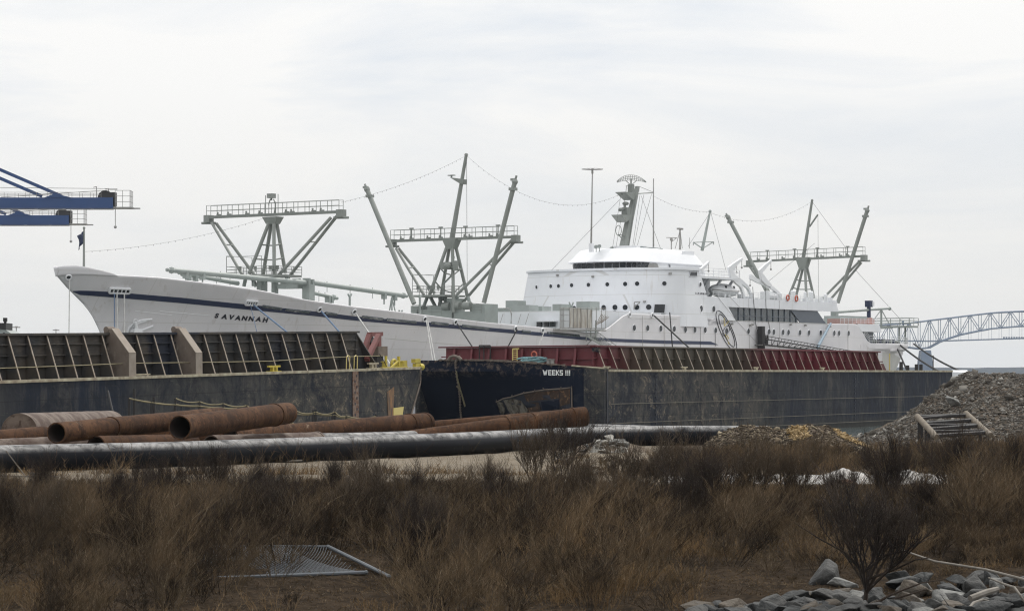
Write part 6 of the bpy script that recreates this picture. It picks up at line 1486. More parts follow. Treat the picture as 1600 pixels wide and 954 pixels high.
def heap(name, label, sil, Z, front, back, nst, smt, size=(.05, .2), base=1.35, chips=0, prof=1.3):
    xs_ = [p[0] for p in sil]; hz = [P(p[0], p[1], Z).z for p in sil]; X = lambda px: (px - CX) / FOC * Z
    xw = [X(x) for x in xs_]
    def hz_(x, y):
        top = float(np.interp(x, xw, hz)) if xw[0] <= x <= xw[-1] else base - .3
        u = (Z - y) / front if y < Z else (y - Z) / back; u = min(max(u, 0), 1.2)
        f = max(1 - u ** prof, -.1) if y < Z else max(1 - u ** 1.6, -.1)
        return base + (top - base) * f + (.14 * fbm(x * .9, y * .9, 3) + .05 * fbm(x * 4, y * 4, 5)) * min(1, max(f, 0) * 3)
    root = thing(name, label, 'rubble', ((xw[0] + xw[-1]) / 2, Z, base))
    nx_ = int((xw[-1] - xw[0]) * 5) + 2; ny_ = int((front + back) * 5) + 2; gx_ = np.linspace(xw[0], xw[-1], nx_); gy_ = np.linspace(Z - front, Z + back, ny_)
    mb = MB(); mb.grid([[Vector((x, y, hz_(x, y))) for x in gx_] for y in gy_]); mb.build('heap', M['earth'], root, smooth=True, world=True)
    px_ = rng.uniform(xw[0], xw[-1], nst); py_ = rng.uniform(Z - front, Z + min(back, 2), nst); sr = rng.random(nst); sz = np.where(sr < .93, rng.uniform(.03, .065, nst), np.where(sr < .995, rng.uniform(.065, .12, nst), rng.uniform(.12, size[1], nst)))
    loc = np.array(root.location); pos = np.array([(x, y, hz_(x, y) + s_ * .15) for x, y, s_ in zip(px_, py_, sz)]) - loc
    o = stones('stones', pos, sz, smt, kind='stuff'); o.parent = root
    if chips:
        n = chips; cx_ = rng.normal(0, 1, n); px2 = np.concatenate([rng.uniform(X(1228), X(1252), n // 3), rng.uniform(X(1300), X(1345), n - n // 3)]); 
        ry = lambda x: Z - .4 - rng.random() * 2.6
        q = []
        for x in px2: y = ry(x); q.append((x, y, hz_(x, y) + .05))
        o = stones('straw', np.array(q) - loc, rng.uniform(.03, .08, len(q)), M['straw'], flat=.3, elong=4, kind='stuff'); o.parent = root
    return hz_
hR = heap('rubble_mound', 'tall grey mound of broken concrete and stones rising at the right edge', [(1322, 700), (1345, 688), (1370, 678), (1400, 662), (1425, 648), (1455, 622), (1482, 602), (1500, 590), (1514, 583.5), (1560, 584), (1600, 586), (1660, 584), (1740, 590), (1850, 640)], 113, 15, 9, 45000, M['rubble'], (.018, .26))
hA = heap('debris_mound', 'low dark debris mound behind the brush at the end of the black pipe', [(1098, 702), (1116, 684), (1136, 673), (1162, 667.5), (1200, 668.5), (1222, 674), (1245, 690)], 106, 7, 4, 4200, M['mulch'], (.035, .16))
hB = heap('debris_mound', 'dark debris mound with straw coloured chips, right of the other low mound', [(1195, 695), (1225, 676), (1245, 668), (1268, 664.5), (1292, 668), (1310, 677), (1328, 688), (1350, 704), (1370, 715)], 104, 7, 4, 4200, M['mulch'], (.035, .18), chips=1500)
# extra slabs on the mounds
def rock(name, loc, size, mt, seed, label=None, cat=None, group=None, npts=16, sub=0, parent=None):
    r = random.Random(seed); bm = bmesh.new()
    for i in range(npts):
        v = Vector((r.gauss(0, 1), r.gauss(0, 1), r.gauss(0, 1))); v.normalize(); v = Vector((v.x * size[0], v.y * size[1], v.z * size[2])) * r.uniform(.6, 1.15); bm.verts.new(v)
    res = bmesh.ops.convex_hull(bm, input=bm.verts); bmesh.ops.delete(bm, geom=[g for g in res['geom_interior'] if isinstance(g, bmesh.types.BMVert)], context='VERTS')
    bmesh.ops.bevel(bm, geom=list(bm.edges), offset=min(size) * .07, segments=1, affect='EDGES')
    me = bpy.data.meshes.new(name); bm.to_mesh(me); bm.free(); me.materials.append(mt)
    o = bpy.data.objects.new(name, me); col.objects.link(o); o.location = loc; o.rotation_euler = (r.uniform(-.35, .35), r.uniform(-.35, .35), r.uniform(0, 6.28)); props(o, label, cat, group); return o
def rk(name, c, v, lay=(3, 3, 9)): return mat(name, c, .85, var=v, vscale=1.6, vamt=1, stretch=(1, 1, 3), bump=1.0, bscale=9, bdist=.06, streak=[((v[0] * 1.7, v[1] * 1.7, v[2] * 1.65), 3, lay, .55, .66, 3), ((.05, .05, .05), 6, (1, 1, 1), .62, .7, 8)], coords='Object')
RK = [rk('grey_rock', (.068, .067, .064), (.027, .027, .026)), rk('blue_grey_rock', (.036, .038, .038), (.015, .016, .016)), rk('tan_rock', (.085, .068, .05), (.035, .028, .02)), rk('pale_rock', (.19, .19, .18), (.07, .07, .066))]
W_ = lambda x, y, Z: P(x, y, Z)
named = [((1288, 905), (.42, .36, .40), 0, 'big pointed grey boulder standing left of the bare tree trunk'), ((1320, 938), (.50, .4, .22), 0, 'broad flat grey boulder at the foot of the bare tree'), ((1318, 912), (.38, .25, .12), 3, 'pale slab leaning on the big pointed boulder'),
         ((1533, 905), (.44, .36, .30), 0, 'large rounded grey boulder, highest of the riprap'), ((1520, 921), (.26, .22, .16), 3, 'pale boulder under the large rounded one'), ((1557, 917), (.24, .24, .24), 3, 'white faced boulder beside the end of the pale log'),
         ((1492, 946), (.48, .34, .12), 2, 'flat tan topped slab in the middle of the riprap'), ((1420, 940), (.34, .28, .2), 2, 'brownish tan boulder right of the bare tree'), ((1442, 950), (.36, .3, .18), 0, 'wedge shaped grey boulder with a pale top, left of the flat tan slab'),
         ((1405, 918), (.13, .11, .11), 3, 'small white rock between the tree and the large boulder'), ((1209, 948), (.4, .3, .24), 0, 'angular grey boulder at the left end of the riprap'), ((1230, 938), (.5, .3, .14), 1, 'dark slab behind the angular boulder at the left end'),
         ((1588, 927), (.28, .24, .16), 2, 'yellowish brown boulder near the right edge'), ((1575, 943), (.4, .3, .2), 1, 'dark blue grey boulder below the pale log'), ((1545, 952), (.5, .34, .2), 1, 'dark blue grey boulder at the bottom, under the thin driftwood branch')]
for k, ((x, y), sz, mi, lab) in enumerate(named):
    Z = 45.5 + (954 - y) * .095; p = P(x, y, Z); rock('boulder', p, sz, RK[mi], 100 + k, lab, 'boulder', 'riprap boulders', 18)
fill = random.Random(5)
for k in range(170):
    x = fill.uniform(1085, 1660); Z = fill.uniform(45.2, 49.6 if x > 1400 else 47.6 if x > 1240 else 46.2); X = (x - CX) / FOC * Z
    s_ = fill.uniform(.15, .42); z = ground_z(X, Z) + s_ * .3; mi = fill.choice([0, 0, 0, 1, 1, 1, 1, 2, 3])
    rock('boulder', (X, Z, z), (s_, s_ * fill.uniform(.6, .95), s_ * fill.uniform(.35, .65)), RK[mi], 300 + k, ('grey', 'dark grey', 'tan', 'pale')[mi] + ' filling stone among the riprap ' + ('left of the bare tree' if x < 1330 else 'between tree and largest boulder' if x < 1480 else 'at the right edge') + (', nearer row' if Z < 47.5 else ', farther row'), 'boulder', 'riprap filling stones')
rock('pale_boulder', P(1490, 626, 108), (.42, .3, .26), RK[3], 77, 'lone whitish block halfway up the rubble mound', 'boulder')
# concrete rubble beside the black pipe
cr_ = random.Random(11)
for k in range(46):
    x = cr_.gauss(954, 29); u = abs(x - 954) / 80; y = 712 - cr_.random() * 29 * max(0, 1 - u); Z = 98.5 + cr_.uniform(-1.5, .5); p = P(x, y, Z); s_ = cr_.uniform(.16, .40)
    o = rock('concrete_chunk', p, (s_, s_ * .8, s_ * cr_.uniform(.3, .7)), M['concrete'] if k % 3 else RK[3], 500 + k, ('pale' if k % 3 == 0 else 'grey') + ' broken concrete chunk ' + ('high' if y < 697 else 'low') + ' on the ' + ('left' if x < 940 else 'middle' if x < 965 else 'right') + ' of the small pile by the black pipe', 'rubble', 'concrete chunks in the small pile', 9)
mb = MB(); rows = []
for j in range(14):
    rows.append([Vector((P(952, 0, 100).x - 3 + 6 * i / 20, 97.2 + 5 * j / 13, 1.25 + (.62 * math.exp(-((i - 10) / 5.5) ** 2) * math.exp(-((j - 6.5) / 4) ** 2)) + .08 * fbm(i * .7, j * .7))) for i in range(21)])
mb.grid(rows); props(mb.build('rubble_pile', M['earth'], None, smooth=True), 'small pile of earth and grit under the concrete chunks by the black pipe', 'rubble')
def cinder(x, y, Z, rz, rx, lab):
    mb = MB(); c = (0, 0, 0)
    mb.bx(-.2, .2, -.1, -.07, -.1, .1); mb.bx(-.2, .2, .07, .1, -.1, .1)
    for a in (-.185, 0, .185): mb.bx(a - .018, a + .018, -.07, .07, -.1, .1)
    o = mb.build('cinder_block', M['concrete'], None); o.location = P(x, y, Z); o.rotation_euler = (rx, .2, rz); props(o, lab, 'block', 'hollow concrete blocks')
cinder(933, 701, 98, .3, 1.3, 'hollow grey block on top of the small rubble pile'); cinder(1036, 718, 88, .9, 1.2, 'pale hollow block lying alone in the brush right of the rubble pile'); cinder(876, 713, 92, -.4, 1.4, 'pale hollow block lying left of the rubble pile')
# bits on the ground
def gp_(x, y, zoff=.06): # ground point under a photo position
    Z = (CAMH - 1.44 - zoff) * FOC / (y - YH); return P(x, y, Z)
mb = MB(); a, b = gp_(511, 716), gp_(546, 713); mb.beam(a, b, .35, .1); props(mb.build('board', M['woodlight'], None), 'short pale board on the gravel under the black pipe', 'board')
mb = MB(); mb.beam(gp_(414, 720), gp_(470, 718.5), .18, .05); props(mb.build('board', M['woodlight'], None), 'thin pale lath flat on the gravel left of the short board', 'board')
mb = MB(); mb.beam(gp_(47, 738, .2), gp_(88, 744), .1, .05); mb.beam(gp_(88, 744.5), gp_(0, 743), .1, .05); mb.beam(gp_(47, 738, .2), gp_(60, 743), .07, .05); props(mb.build('broken_frame', M['woodlight'], None), 'broken pale wooden frame on the ground at the left edge', 'frame')
mb = MB(); a = gp_(38, 741); b = P(9, 703, a.y - .3); mb.tube(a, b, .022, .015, 5); props(mb.build('stick', M['woodlight'], None), 'thin stick leaning on the black pipe at the far left', 'stick')
# frame on the mound slope: two inclined poles joined by dark bars
Z = 93; root = thing('steel_trestle', 'dark barred frame with two inclined grey poles, standing in the brush before the rubble mound', 'frame', P(1490, YH, Z) - Vector((0, 0, CAMH - 1.4)))
mb = MB(); pl = [(P(1433, 650, Z), P(1464, 683, Z - 2.5)), (P(1509, 645.5, Z + .5), P(1548, 680, Z - 2))]
for a, b in pl:
    m_ = MB(); m_.tube(a, b, .11, .11, 10); m_.build('inclined_pole', M['wood'], root, world=True, smooth=True)
for k, (u0, u1) in enumerate(((.03, .08), (.10, .05), (.35, .30), (.42, .52), (.62, .55), (.72, .78), (.92, .86))):
    m_ = MB(); m_.tube(pl[0][0].lerp(pl[0][1], u0), pl[1][0].lerp(pl[1][1], u1), .055 if k % 2 else .075, n=6); m_.build('bar', M['darkpole'], root, world=True)
for x, y0, y1, dz in ((1436, 655, 712, 0), (1440, 658, 712, .4), (1451, 665, 704, -1), (1447, 662, 704, -.6), (1514, 650, 690, .4), (1532, 665, 690, -.8)):
    m_ = MB(); m_.tube(P(x, y0, Z + dz), P(x, y1, Z + dz), .06, n=6); m_.build('post', M['darkpole'], root, world=True)
# white sheeting windrow
mb = MB(); rows = []; Zt = 71.5
for i in range(190):
    x = 1035 + (1545 - 1035) * i / 189; X = (x - CX) / FOC * Zt; h = .24 + .07 * fbm(X * .9, 0, 2) + .13 * math.exp(-((x - 1320) / 22) ** 2) + .11 * math.exp(-((x - 1418) / 20) ** 2)
    if x > 1480: h *= max(0, 1 - (x - 1480) / 80)
    if x < 1100: h *= .72
    rr = []
    for j in range(15):
        u = -1 + j / 7; y = Zt + u * .9; z = ground_z(X, y) - .03 + h * max(0, 1 - abs(u) ** 2.2) + .06 * fbm(X * 3.3, y * 3.3, 8) ; rr.append(Vector((X, y, z)))
    rows.append(rr)
mb.grid(rows); props(mb.build('white_sheeting', mat('white_plastic_sheeting', (.34, .33, .315), .6, var=(.17, .155, .135), vscale=2.5, streak=[((.2, .17, .13), 4, (1, 1, 1), .62, .74, 3)], bump=.6, bscale=7, bdist=.04), None, smooth=True), 'long low heap under white plastic sheeting, seen through the bare twigs at the right', 'sheeting')
for x, y, r, lab in ((1237, 783, .33, 'dark round pipe end before the white sheeting, left one'), (1303, 774, .41, 'dark round pipe end before the white sheeting, right and larger one')):
    Z = 69; c = P(x, y, Z); pipe(c, c + Vector((.5, 1.0, 0)), r, lab, mt='rust', name='pipe_end', cap0=True, group='dark pipe ends by the sheeting')
# chain link gate lying in the brush
g = thing('chain_link_gate', 'fallen galvanised chain link gate lying flat in the brush at the lower left', 'gate', (0, 51, .6))
Cn = [P(165, 909, 50.5), P(572, 893.5, 50.5), P(512, 853, 53.5), P(330, 852, 53.5)]
M['galv'] = mat('galvanised_steel', (.12, .13, .145), .5, metal=.2, var=(.09, .10, .11), vscale=4)
for a, b, r in ((Cn[0], Cn[1], .035), (P(512, 853, 53.5), P(608, 900, 50.1), .035), (Cn[3], Cn[2], .02)):
    m_ = MB(); m_.tube(a, b, r * 1.15, n=8); 
    if r > .03: m_.sphere(b, r * 1.3, 8)
    m_.build('rail', M['galv'], g, world=True, smooth=True)
A0, B0 = P(240, 906, 50.52), P(572, 893.5, 50.52); A1, B1 = P(330, 852, 53.5), P(512, 853, 53.5)
mb = MB(); n = 46
for k in range(n + 1):
    for sgn in (-1, 1):
        u0 = k / n; u1 = u0 + sgn * .34
        def pt(u, v): a = A0.lerp(B0, u); b = A1.lerp(B1, u); q = a.lerp(b, v); q.z -= .25 * v * (1 - v) ; return q
        seg = [(u0 + (u1 - u0) * t, t) for t in np.linspace(0, 1, 9)]; seg = [(u, t) for u, t in seg if 0 <= u <= 1]
        if len(seg) > 1: mb.path([pt(u, t) for u, t in seg], .0085, 3)
mb.build('wire_mesh', M['galv'], g, world=True)
# driftwood
def wood(pts, r, lab, nm='driftwood_log'):
    props(MB().path(pts, r, 8).build(nm, M['woodlight'], None, smooth=True), lab, 'driftwood')
wood([P(1408, 858, 50), P(1460, 876, 49.2), P(1540, 889, 48.6), P(1625, 911, 48)], [.014, .019, .025, .03], 'long pale pole slanting down to the right edge', 'driftwood_pole')
wood([P(1516, 934, 46.2), P(1540, 925, 46.4), P(1559, 919.5, 46.6)], [.06, .065, .05], 'short thick pale log wedged among the boulders')
wood([P(1545, 902, 47), P(1570, 912, 46.6), P(1585, 917, 46.2), P(1594, 929, 46), P(1601, 940, 46)], [.018, .022, .026, .022, .02], 'thin curved branch above the boulders at the right edge', 'driftwood_branch')
wood([P(1514, 950, 45.6), P(1522, 941, 45.8), P(1536, 936, 46), P(1560, 943, 46)], [.03, .035, .025, .015], 'forked pale stick under the short thick log', 'driftwood_stick')

# ------------------------------------------------------------------ VEGETATION
def prisms(P0, P1, R0, R1):
    P0 = np.asarray(P0); P1 = np.asarray(P1); d = P1 - P0; d /= np.linalg.norm(d, axis=1, keepdims=True) + 1e-9
    a = np.cross(d, np.array([.3, .5, .81])); a /= np.linalg.norm(a, axis=1, keepdims=True) + 1e-9; b = np.cross(d, a); n = len(P0); V = np.zeros((n, 6, 3))
    for k in range(3):
        t = 2.0944 * k; w_ = a * math.cos(t) + b * math.sin(t); V[:, k] = P0 + w_ * np.asarray(R0)[:, None]; V[:, 3 + k] = P1 + w_ * np.asarray(R1)[:, None]
    f = np.array([(0, 1, 4, 3), (1, 2, 5, 4), (2, 0, 3, 5)]); F_ = f[None] + (np.arange(n) * 6)[:, None, None]
    return V.reshape(-1, 3), F_.reshape(-1, 4)
def grow(seed, h, spread, stems=6, levels=4, r0=.03, kids=(3, 5), trunk=0.0, rmin=.0036, fine=False):
    r = random.Random(seed); segs = []
    def br(p, d, L_, rad, lev):
        n = (2 if fine and lev > 1 else 3) if lev else 4; q = p.copy(); dd = d.copy()
        pts = [q.copy()]
        for i in range(n):
            dd = (dd + Vector((r.gauss(0, .13), r.gauss(0, .13), .05 + r.gauss(0, .07)))).normalized(); q = q + dd * (L_ / n); pts.append(q.copy())
            ra = rad * (1 - .5 * i / n); rb = rad * (1 - .5 * (i + 1) / n); segs.append((pts[-2], pts[-1], ra, rb))
        if lev < levels:
            nk = r.randint(*kids) + (1 if lev == 0 else 0)
            for k in range(nk):
                u = r.uniform(.3, 1); idx = min(int(u * n), n - 1); bp_ = pts[idx].lerp(pts[idx + 1], u * n - idx)
                a = r.uniform(.25, .75); ax = Vector((r.gauss(0, 1), r.gauss(0, 1), r.gauss(0, .4))).normalized(); nd = (dd + ax * a * 1.1 + Vector((0, 0, .22))).normalized()
                br(bp_, nd, L_ * r.uniform(.5, .78), max(rad * .55, rmin), lev + 1)
    if trunk:
        t1 = Vector((.02, 0, trunk)); segs.append((Vector((0, 0, -.1)), t1, r0 * 1.5, r0 * 1.2)); base = t1
    else: base = Vector((0, 0, -.05))
    for s_ in range(stems):
        a = 6.283 * (s_ + r.random() * .6) / stems; o_ = spread / h * r.uniform(.25, 1.15); d = Vector((math.cos(a) * o_, math.sin(a) * o_, 1)).normalized(); br(base + Vector((math.cos(a), math.sin(a), 0)) * (.0 if trunk else .06), d, (h - trunk) * r.uniform(.42, .58), r0 * r.uniform(.7, 1), 0)
    return segs
def seg_obj(name, segs, mt, parent=None, **kw):
    V, F_ = prisms([s_[0] for s_ in segs], [s_[1] for s_ in segs], [s_[2] for s_ in segs], [s_[3] for s_ in segs])
    o = np_mesh(name, V, F_, mt, **kw)
    if parent: o.parent = parent
    return o
def bark_ex(c0, c1, c2):
    def ex(N, L, src, colr, mixc, nzf, b):
        c = mixc(nzf(1.5, .4, .6, (1, 1, 1), 4), c0, c1); return mixc(nzf(14, .62, .70, (1, 1, 1), 3), c, c2)
    return ex
M['bark'] = mat('dark_bare_bark', (.03, .025, .02), .85, extra=bark_ex((.026, .021, .019), (.05, .038, .030), (.13, .11, .09)), spec=.1)
M['twig'] = mat('brown_twigs', (.06, .045, .03), .85, extra=bark_ex((.055, .040, .027), (.085, .060, .038), (.24, .20, .15)), spec=.3)
M['rtwig'] = mat('reddish_twigs', (.09, .05, .03), .85, extra=bark_ex((.075, .046, .027), (.125, .075, .042), (.21, .16, .10)), spec=.3)
variants = []
def shrub_proto(seed, h, spread, stems, levels, r0, kids, trunk, label):
    segs = grow(seed, h, spread, stems, levels, r0, kids, trunk)
    big = [s_ for s_ in segs if s_[2] > r0 * .45]; small = [s_ for s_ in segs if s_[2] <= r0 * .45]
    root = thing('bare_shrub', label, 'shrub'); seg_obj('stem', big, M['bark'], root); seg_obj('twigs', small, M['twig'] if seed % 2 else M['bark'], root); print('shrub', seed, len(segs)); return root
_tw = M['twig']; M['twig'] = M['bark']
T1 = shrub_proto(3, 2.5, 2.6, 9, 3, .040, (4, 6), .30, 'bare many branched tree standing among the boulders at the lower right'); M['twig'] = _tw; T1.name = 'bare_tree'; T1['category'] = 'tree'
p = P(1352, 954, 46.4); T1.location = (p.x, p.y, ground_z(p.x, p.y) + .05)
ROOTM[T1.name] = Matrix.Translation(T1.location)
for pts in ([P(1357, 948, 46.3), P(1395, 927, 46), P(1440, 910, 45.8), P(1480, 904, 45.7)], [P(1356, 950, 46.3), P(1400, 934, 46.1), P(1448, 920, 46)], [P(1354, 905, 46.4), P(1400, 888, 46.2), P(1430, 874, 46), P(1470, 868, 46)], [P(1352, 890, 46.4), P(1385, 866, 46.2), P(1415, 860, 46), P(1455, 838, 46)], [P(1350, 895, 46.4), P(1320, 862, 46.3), P(1282, 842, 46.2), P(1240, 815, 46)]):
    MB().path(pts, [.03, .022, .014, .006][:len(pts)], 6).build('low_limb', M['bark'], T1, world=True)
protos = [shrub_proto(20 + k, 2.0, s_, st, 3, .019, (4, 6), 0, 'x') for k, (s_, st) in enumerate(((.9, 9), (1.3, 8), (.7, 10), (1.1, 9)))]
spots = [(880, 71, 2.25, 1.1, 'tall spreading bare shrub reaching up in front of the black pipe beside the rubble'), (1050, 62, 2.25, 1.0, 'tall dark bare shrub in front of the gap between rubble and debris mounds'), (1125, 60, 1.9, 1.1, 'dark bare shrub at the left end of the white sheeting'), (1240, 61, 2.1, 1.0, 'dark vase shaped shrub rising before the white sheeting and the left pipe end'),
         (652, 50, 2.0, .9, 'bare shrub just right of the fallen gate'), (715, 49, 1.35, .8, 'small dark forked shrub between the gate and the middle of the picture'), (430, 55, 1.75, 1.0, 'bare shrub rising behind the fallen gate'), (310, 54, 1.7, 1.0, 'dark bare shrub at the left end of the fallen gate'),
         (190, 56, 1.8, 1.0, 'bare shrub left of the gate, below the open pipe ends'), (95, 54, 1.7, 1.0, 'bare shrub near the left edge below the open pipe'), (15, 55, 1.7, 1.0, 'bare shrub cut by the left edge of the picture'), (545, 57, 1.8, 1.0, 'bare shrub above the right corner of the fallen gate'),
         (790, 58, 1.6, 1.0, 'bare shrub below the bend of the gravel strip, mid picture'), (955, 57, 1.5, 1.0, 'low bare shrub under the small rubble pile'), (1440, 58, 1.5, 1.2, 'bare shrub behind the right side of the bare tree'), (1530, 60, 1.9, 1.1, 'bare shrub behind the large rounded boulder'), (1592, 62, 2.1, 1.0, 'tall bare shrub at the right edge under the mound')]
spots += [(985, 61, 2.25, .9, 'tall thin bare shrub directly below the small rubble pile'), (1092, 58, 2.2, 1.0, 'tall bare shrub overlapping the left tip of the white sheeting'), (1180, 60, 2.3, 1.0, 'tall bare shrub between two openings of the white sheeting'), 
  (1398, 61, 2.2, .9, 'tall bare shrub rising behind the crown of the bare tree'), (838, 66, 2.1, .9, 'bare shrub on the right end of the gravel strip'), (1488, 62, 2.4, .9, 'tall bare shrub below the barred frame'), (575, 61, 1.9, .9, 'thin bare shrub breaking the edge of the gravel strip, middle one'), (335, 61, 1.9, .9, 'thin bare shrub breaking the edge of the gravel under the top pipe'), (905, 58, 2.1, 1.0, 'bare shrub in front of the tall one by the black pipe')]
xr = random.Random(44)
for k in range(26):
    x = xr.uniform(-60, 1660); Z = xr.uniform(52, 66); x0 = round(x / 16)
    if 380 < x < 620 and Z < 56: Z += 6
    side_ = 'under the open rusty pipes' if x < 420 else 'below the gravel strip' if x < 820 else 'below the debris mounds' if x < 1250 else 'below the rubble mound'
    spots.append((x, Z, xr.uniform(1.1, 1.7), xr.uniform(.8, 1.2), ('low', 'wispy', 'spreading', 'upright', 'thin')[k % 5] + ' bare shrub in the thicket ' + side_ + (', nearer one' if Z < 59 else ', farther one')))
for k, (x, Z, h, sx, lab) in enumerate(spots):
    pr = protos[k % 4]; o = pr if k < 4 else copy_tree(pr)
    X = (x - CX) / FOC * Z; o.location = (X, Z, ground_z(X, Z)); o.scale = (h / 2 * sx * .8, h / 2 * sx * .8, h / 2 * .9); o.rotation_euler = (0, 0, k * 1.7); o['label'] = lab; o['group'] = 'bare shrubs in the foreground brush'
# undergrowth --------------------------------------------------
def hfield(xp, Z):
    left = np.interp(Z, [44, 47, 52, 60, 66, 70, 72], [.5, .62, .95, .85, .36, .12, .04])
    right = np.interp(Z, [44, 50, 53, 58, 62, 70, 73, 78, 90, 100, 103], [.0, .08, .7, 1.0, .62, .42, .25, .65, .75, .35, .0])
    far = np.interp(Z, [44, 51, 54, 60, 75, 90, 100, 104], [.0, .08, .9, 1.1, .9, .95, .8, .1])
    left = left * np.where((xp > 455) & (xp < 625) & (Z < 54), np.where(Z < 50.3, .5, .2), 1.0)
    t = np.clip((xp - np.where(Z < 53, 1060, 800)) / np.where(Z < 53, 50, 120), 0, 1); h = left * (1 - t) + right * t; h = np.where((xp > 870) & (xp < 1020) & (Z > 76), .18, h); t2 = np.clip((xp - 1470) / 90, 0, 1); return h * (1 - t2) + far * t2
def nse(x, y, s_, o): return np.array([noise.noise(Vector((a * s_, b * s_, o))) for a, b in zip(x, y)])
def field(N_, seed, zlo, zhi, keep, hs, lean, nside, wd, name, mt, label_kind='stuff', sidelen=.32, upz=1.0, per=60, crad=.17, fan=1.7, clamp=True):
    g_ = np.random.default_rng(seed); nc = max(N_ // per, 1)
    cZ = zlo + (zhi - zlo) * g_.random(nc); cX = (g_.uniform(-450, 1900, nc) - CX) / FOC * cZ; cH = g_.lognormal(-.05, .28, nc); cT = g_.integers(0, nc, N_); off = g_.normal(0, crad, (N_, 2))
    X = cX[cT] + off[:, 0]; Z = cZ[cT] + off[:, 1]; xp = CX + X / Z * FOC
    h = hfield(xp, Z); n1 = nse(X, Z, .35, seed); n2 = nse(X, Z, 1.3, seed + 5)
    ok = keep(xp, Z, n1, n2, g_) & (h > .05); X, Z, xp, h, n1, n2, off, hc = [a[ok] for a in (X, Z, xp, h, n1, n2, off, cH[cT])]; n = len(X)
    gz = np.array([ground_z(a, b) for a, b in zip(X, Z)]); H_ = h * hs * hc * (1 + .35 * n1 + .3 * n2) * g_.uniform(.5, 1.15, n)
    if clamp: H_ = clampH(H_, xp, Z, gz, g_)
    base = np.stack([X, Z, gz - .03], 1); d = np.stack([g_.normal(lean[0], lean[1], n) + off[:, 0] * fan, g_.normal(0, lean[1], n) + off[:, 1] * fan, np.full(n, upz)], 1); cur = g_.normal(0, .07, (n, 3)); cur[:, 2] = -abs(cur[:, 2]) * .5
    pt = [base]
    for i in range(1, 4): u = i / 3; pt.append(base + (d * u + cur * u * u) * H_[:, None])
    A, B, Wa, Wb = [], [], [], []
    for i in range(3): A.append(pt[i]); B.append(pt[i + 1]); Wa.append(np.full(n, wd * (1 - .28 * i))); Wb.append(np.full(n, wd * (1 - .28 * (i + 1))))
    for k in range(nside):
        u = g_.uniform(.3, 1, n)[:, None]; s0 = base + (d * u + cur * u * u) * H_[:, None]; dd = d * .9 + g_.normal(0, .40, (n, 3)); e = s0 + dd * (H_ * sidelen * g_.uniform(.4, 1.1, n))[:, None]
        A.append(s0); B.append(e); Wa.append(np.full(n, wd * .55)); Wb.append(np.full(n, wd * .25))
    A = np.concatenate(A); B = np.concatenate(B); Wa = np.concatenate(Wa); Wb = np.concatenate(Wb); m_ = len(A)
    dr = B - A; side_ = np.cross(dr, g_.normal(0, 1, (m_, 3)) * np.array([.35, 1, .2])); side_ /= np.linalg.norm(side_, axis=1, keepdims=True) + 1e-9
    V = np.stack([A - side_ * Wa[:, None], A + side_ * Wa[:, None], B + side_ * Wb[:, None], B - side_ * Wb[:, None]], 1).reshape(-1, 3)
    print(name, n, m_); return np_mesh(name, V, np.arange(m_ * 4).reshape(-1, 4), mt, kind=label_kind)
def veg_ex(cols, hl):
    def ex(N, L, src, colr, mixc, nzf, b):
        c = mixc(nzf(.28, .42, .58, (1, 1, 1), 5, .5, .6, 3), cols[0], cols[1]); c = mixc(nzf(.8, .5, .66, (1, 1, 1), 5, .5, .6, 9), c, cols[2])
        geo = N.new('ShaderNodeNewGeometry'); mr = N.new('ShaderNodeMapRange'); mr.inputs[1].default_value = .93; mr.inputs[2].default_value = 1.05; L.new(geo.outputs['Random Per Island'], mr.inputs[0])
        return mixc(mr.outputs[0], c, hl)
    return ex
M['brush'] = mat('dry_brush', (.05, .04, .03), 1, extra=veg_ex(((.095, .070, .045), (.155, .108, .064), (.066, .048, .033)), (.42, .35, .25)), spec=.06)
M['bark2'] = mat('dark_twigs', (.05, .04, .03), 1, extra=veg_ex(((.030, .023, .017), (.048, .036, .026), (.024, .019, .015)), (.20, .17, .13)), spec=.05)
M['weed'] = mat('dry_weeds', (.10, .07, .04), .9, extra=veg_ex(((.18, .120, .064), (.23, .150, .075), (.13, .088, .052)), (.42, .33, .21)), spec=.06)
def ytop(xp, Z):   # how high the growth reaches in the photo, as a pixel row per column: keeps plants at their real, limited height
    near = np.where(xp < 830, 750, np.where(xp < 1000, 750, 764))
    near = np.where(xp > 1490, 700, near)
    far = np.interp(xp, [700, 860, 1020, 1060, 1180, 1300, 1345, 1370, 1440, 1520, 1600, 1800], [740, 722, 716, 702, 694, 698, 712, 706, 693, 692, 684, 684])
    return np.where(Z < 73, near, far)
def clampH(H_, xp, Z, gz, g_):
    lim = CAMH - (ytop(xp, Z) + g_.normal(4, 7, len(xp)) - YH) * Z / FOC - gz
    return np.clip(np.minimum(H_, lim), .05, 3)
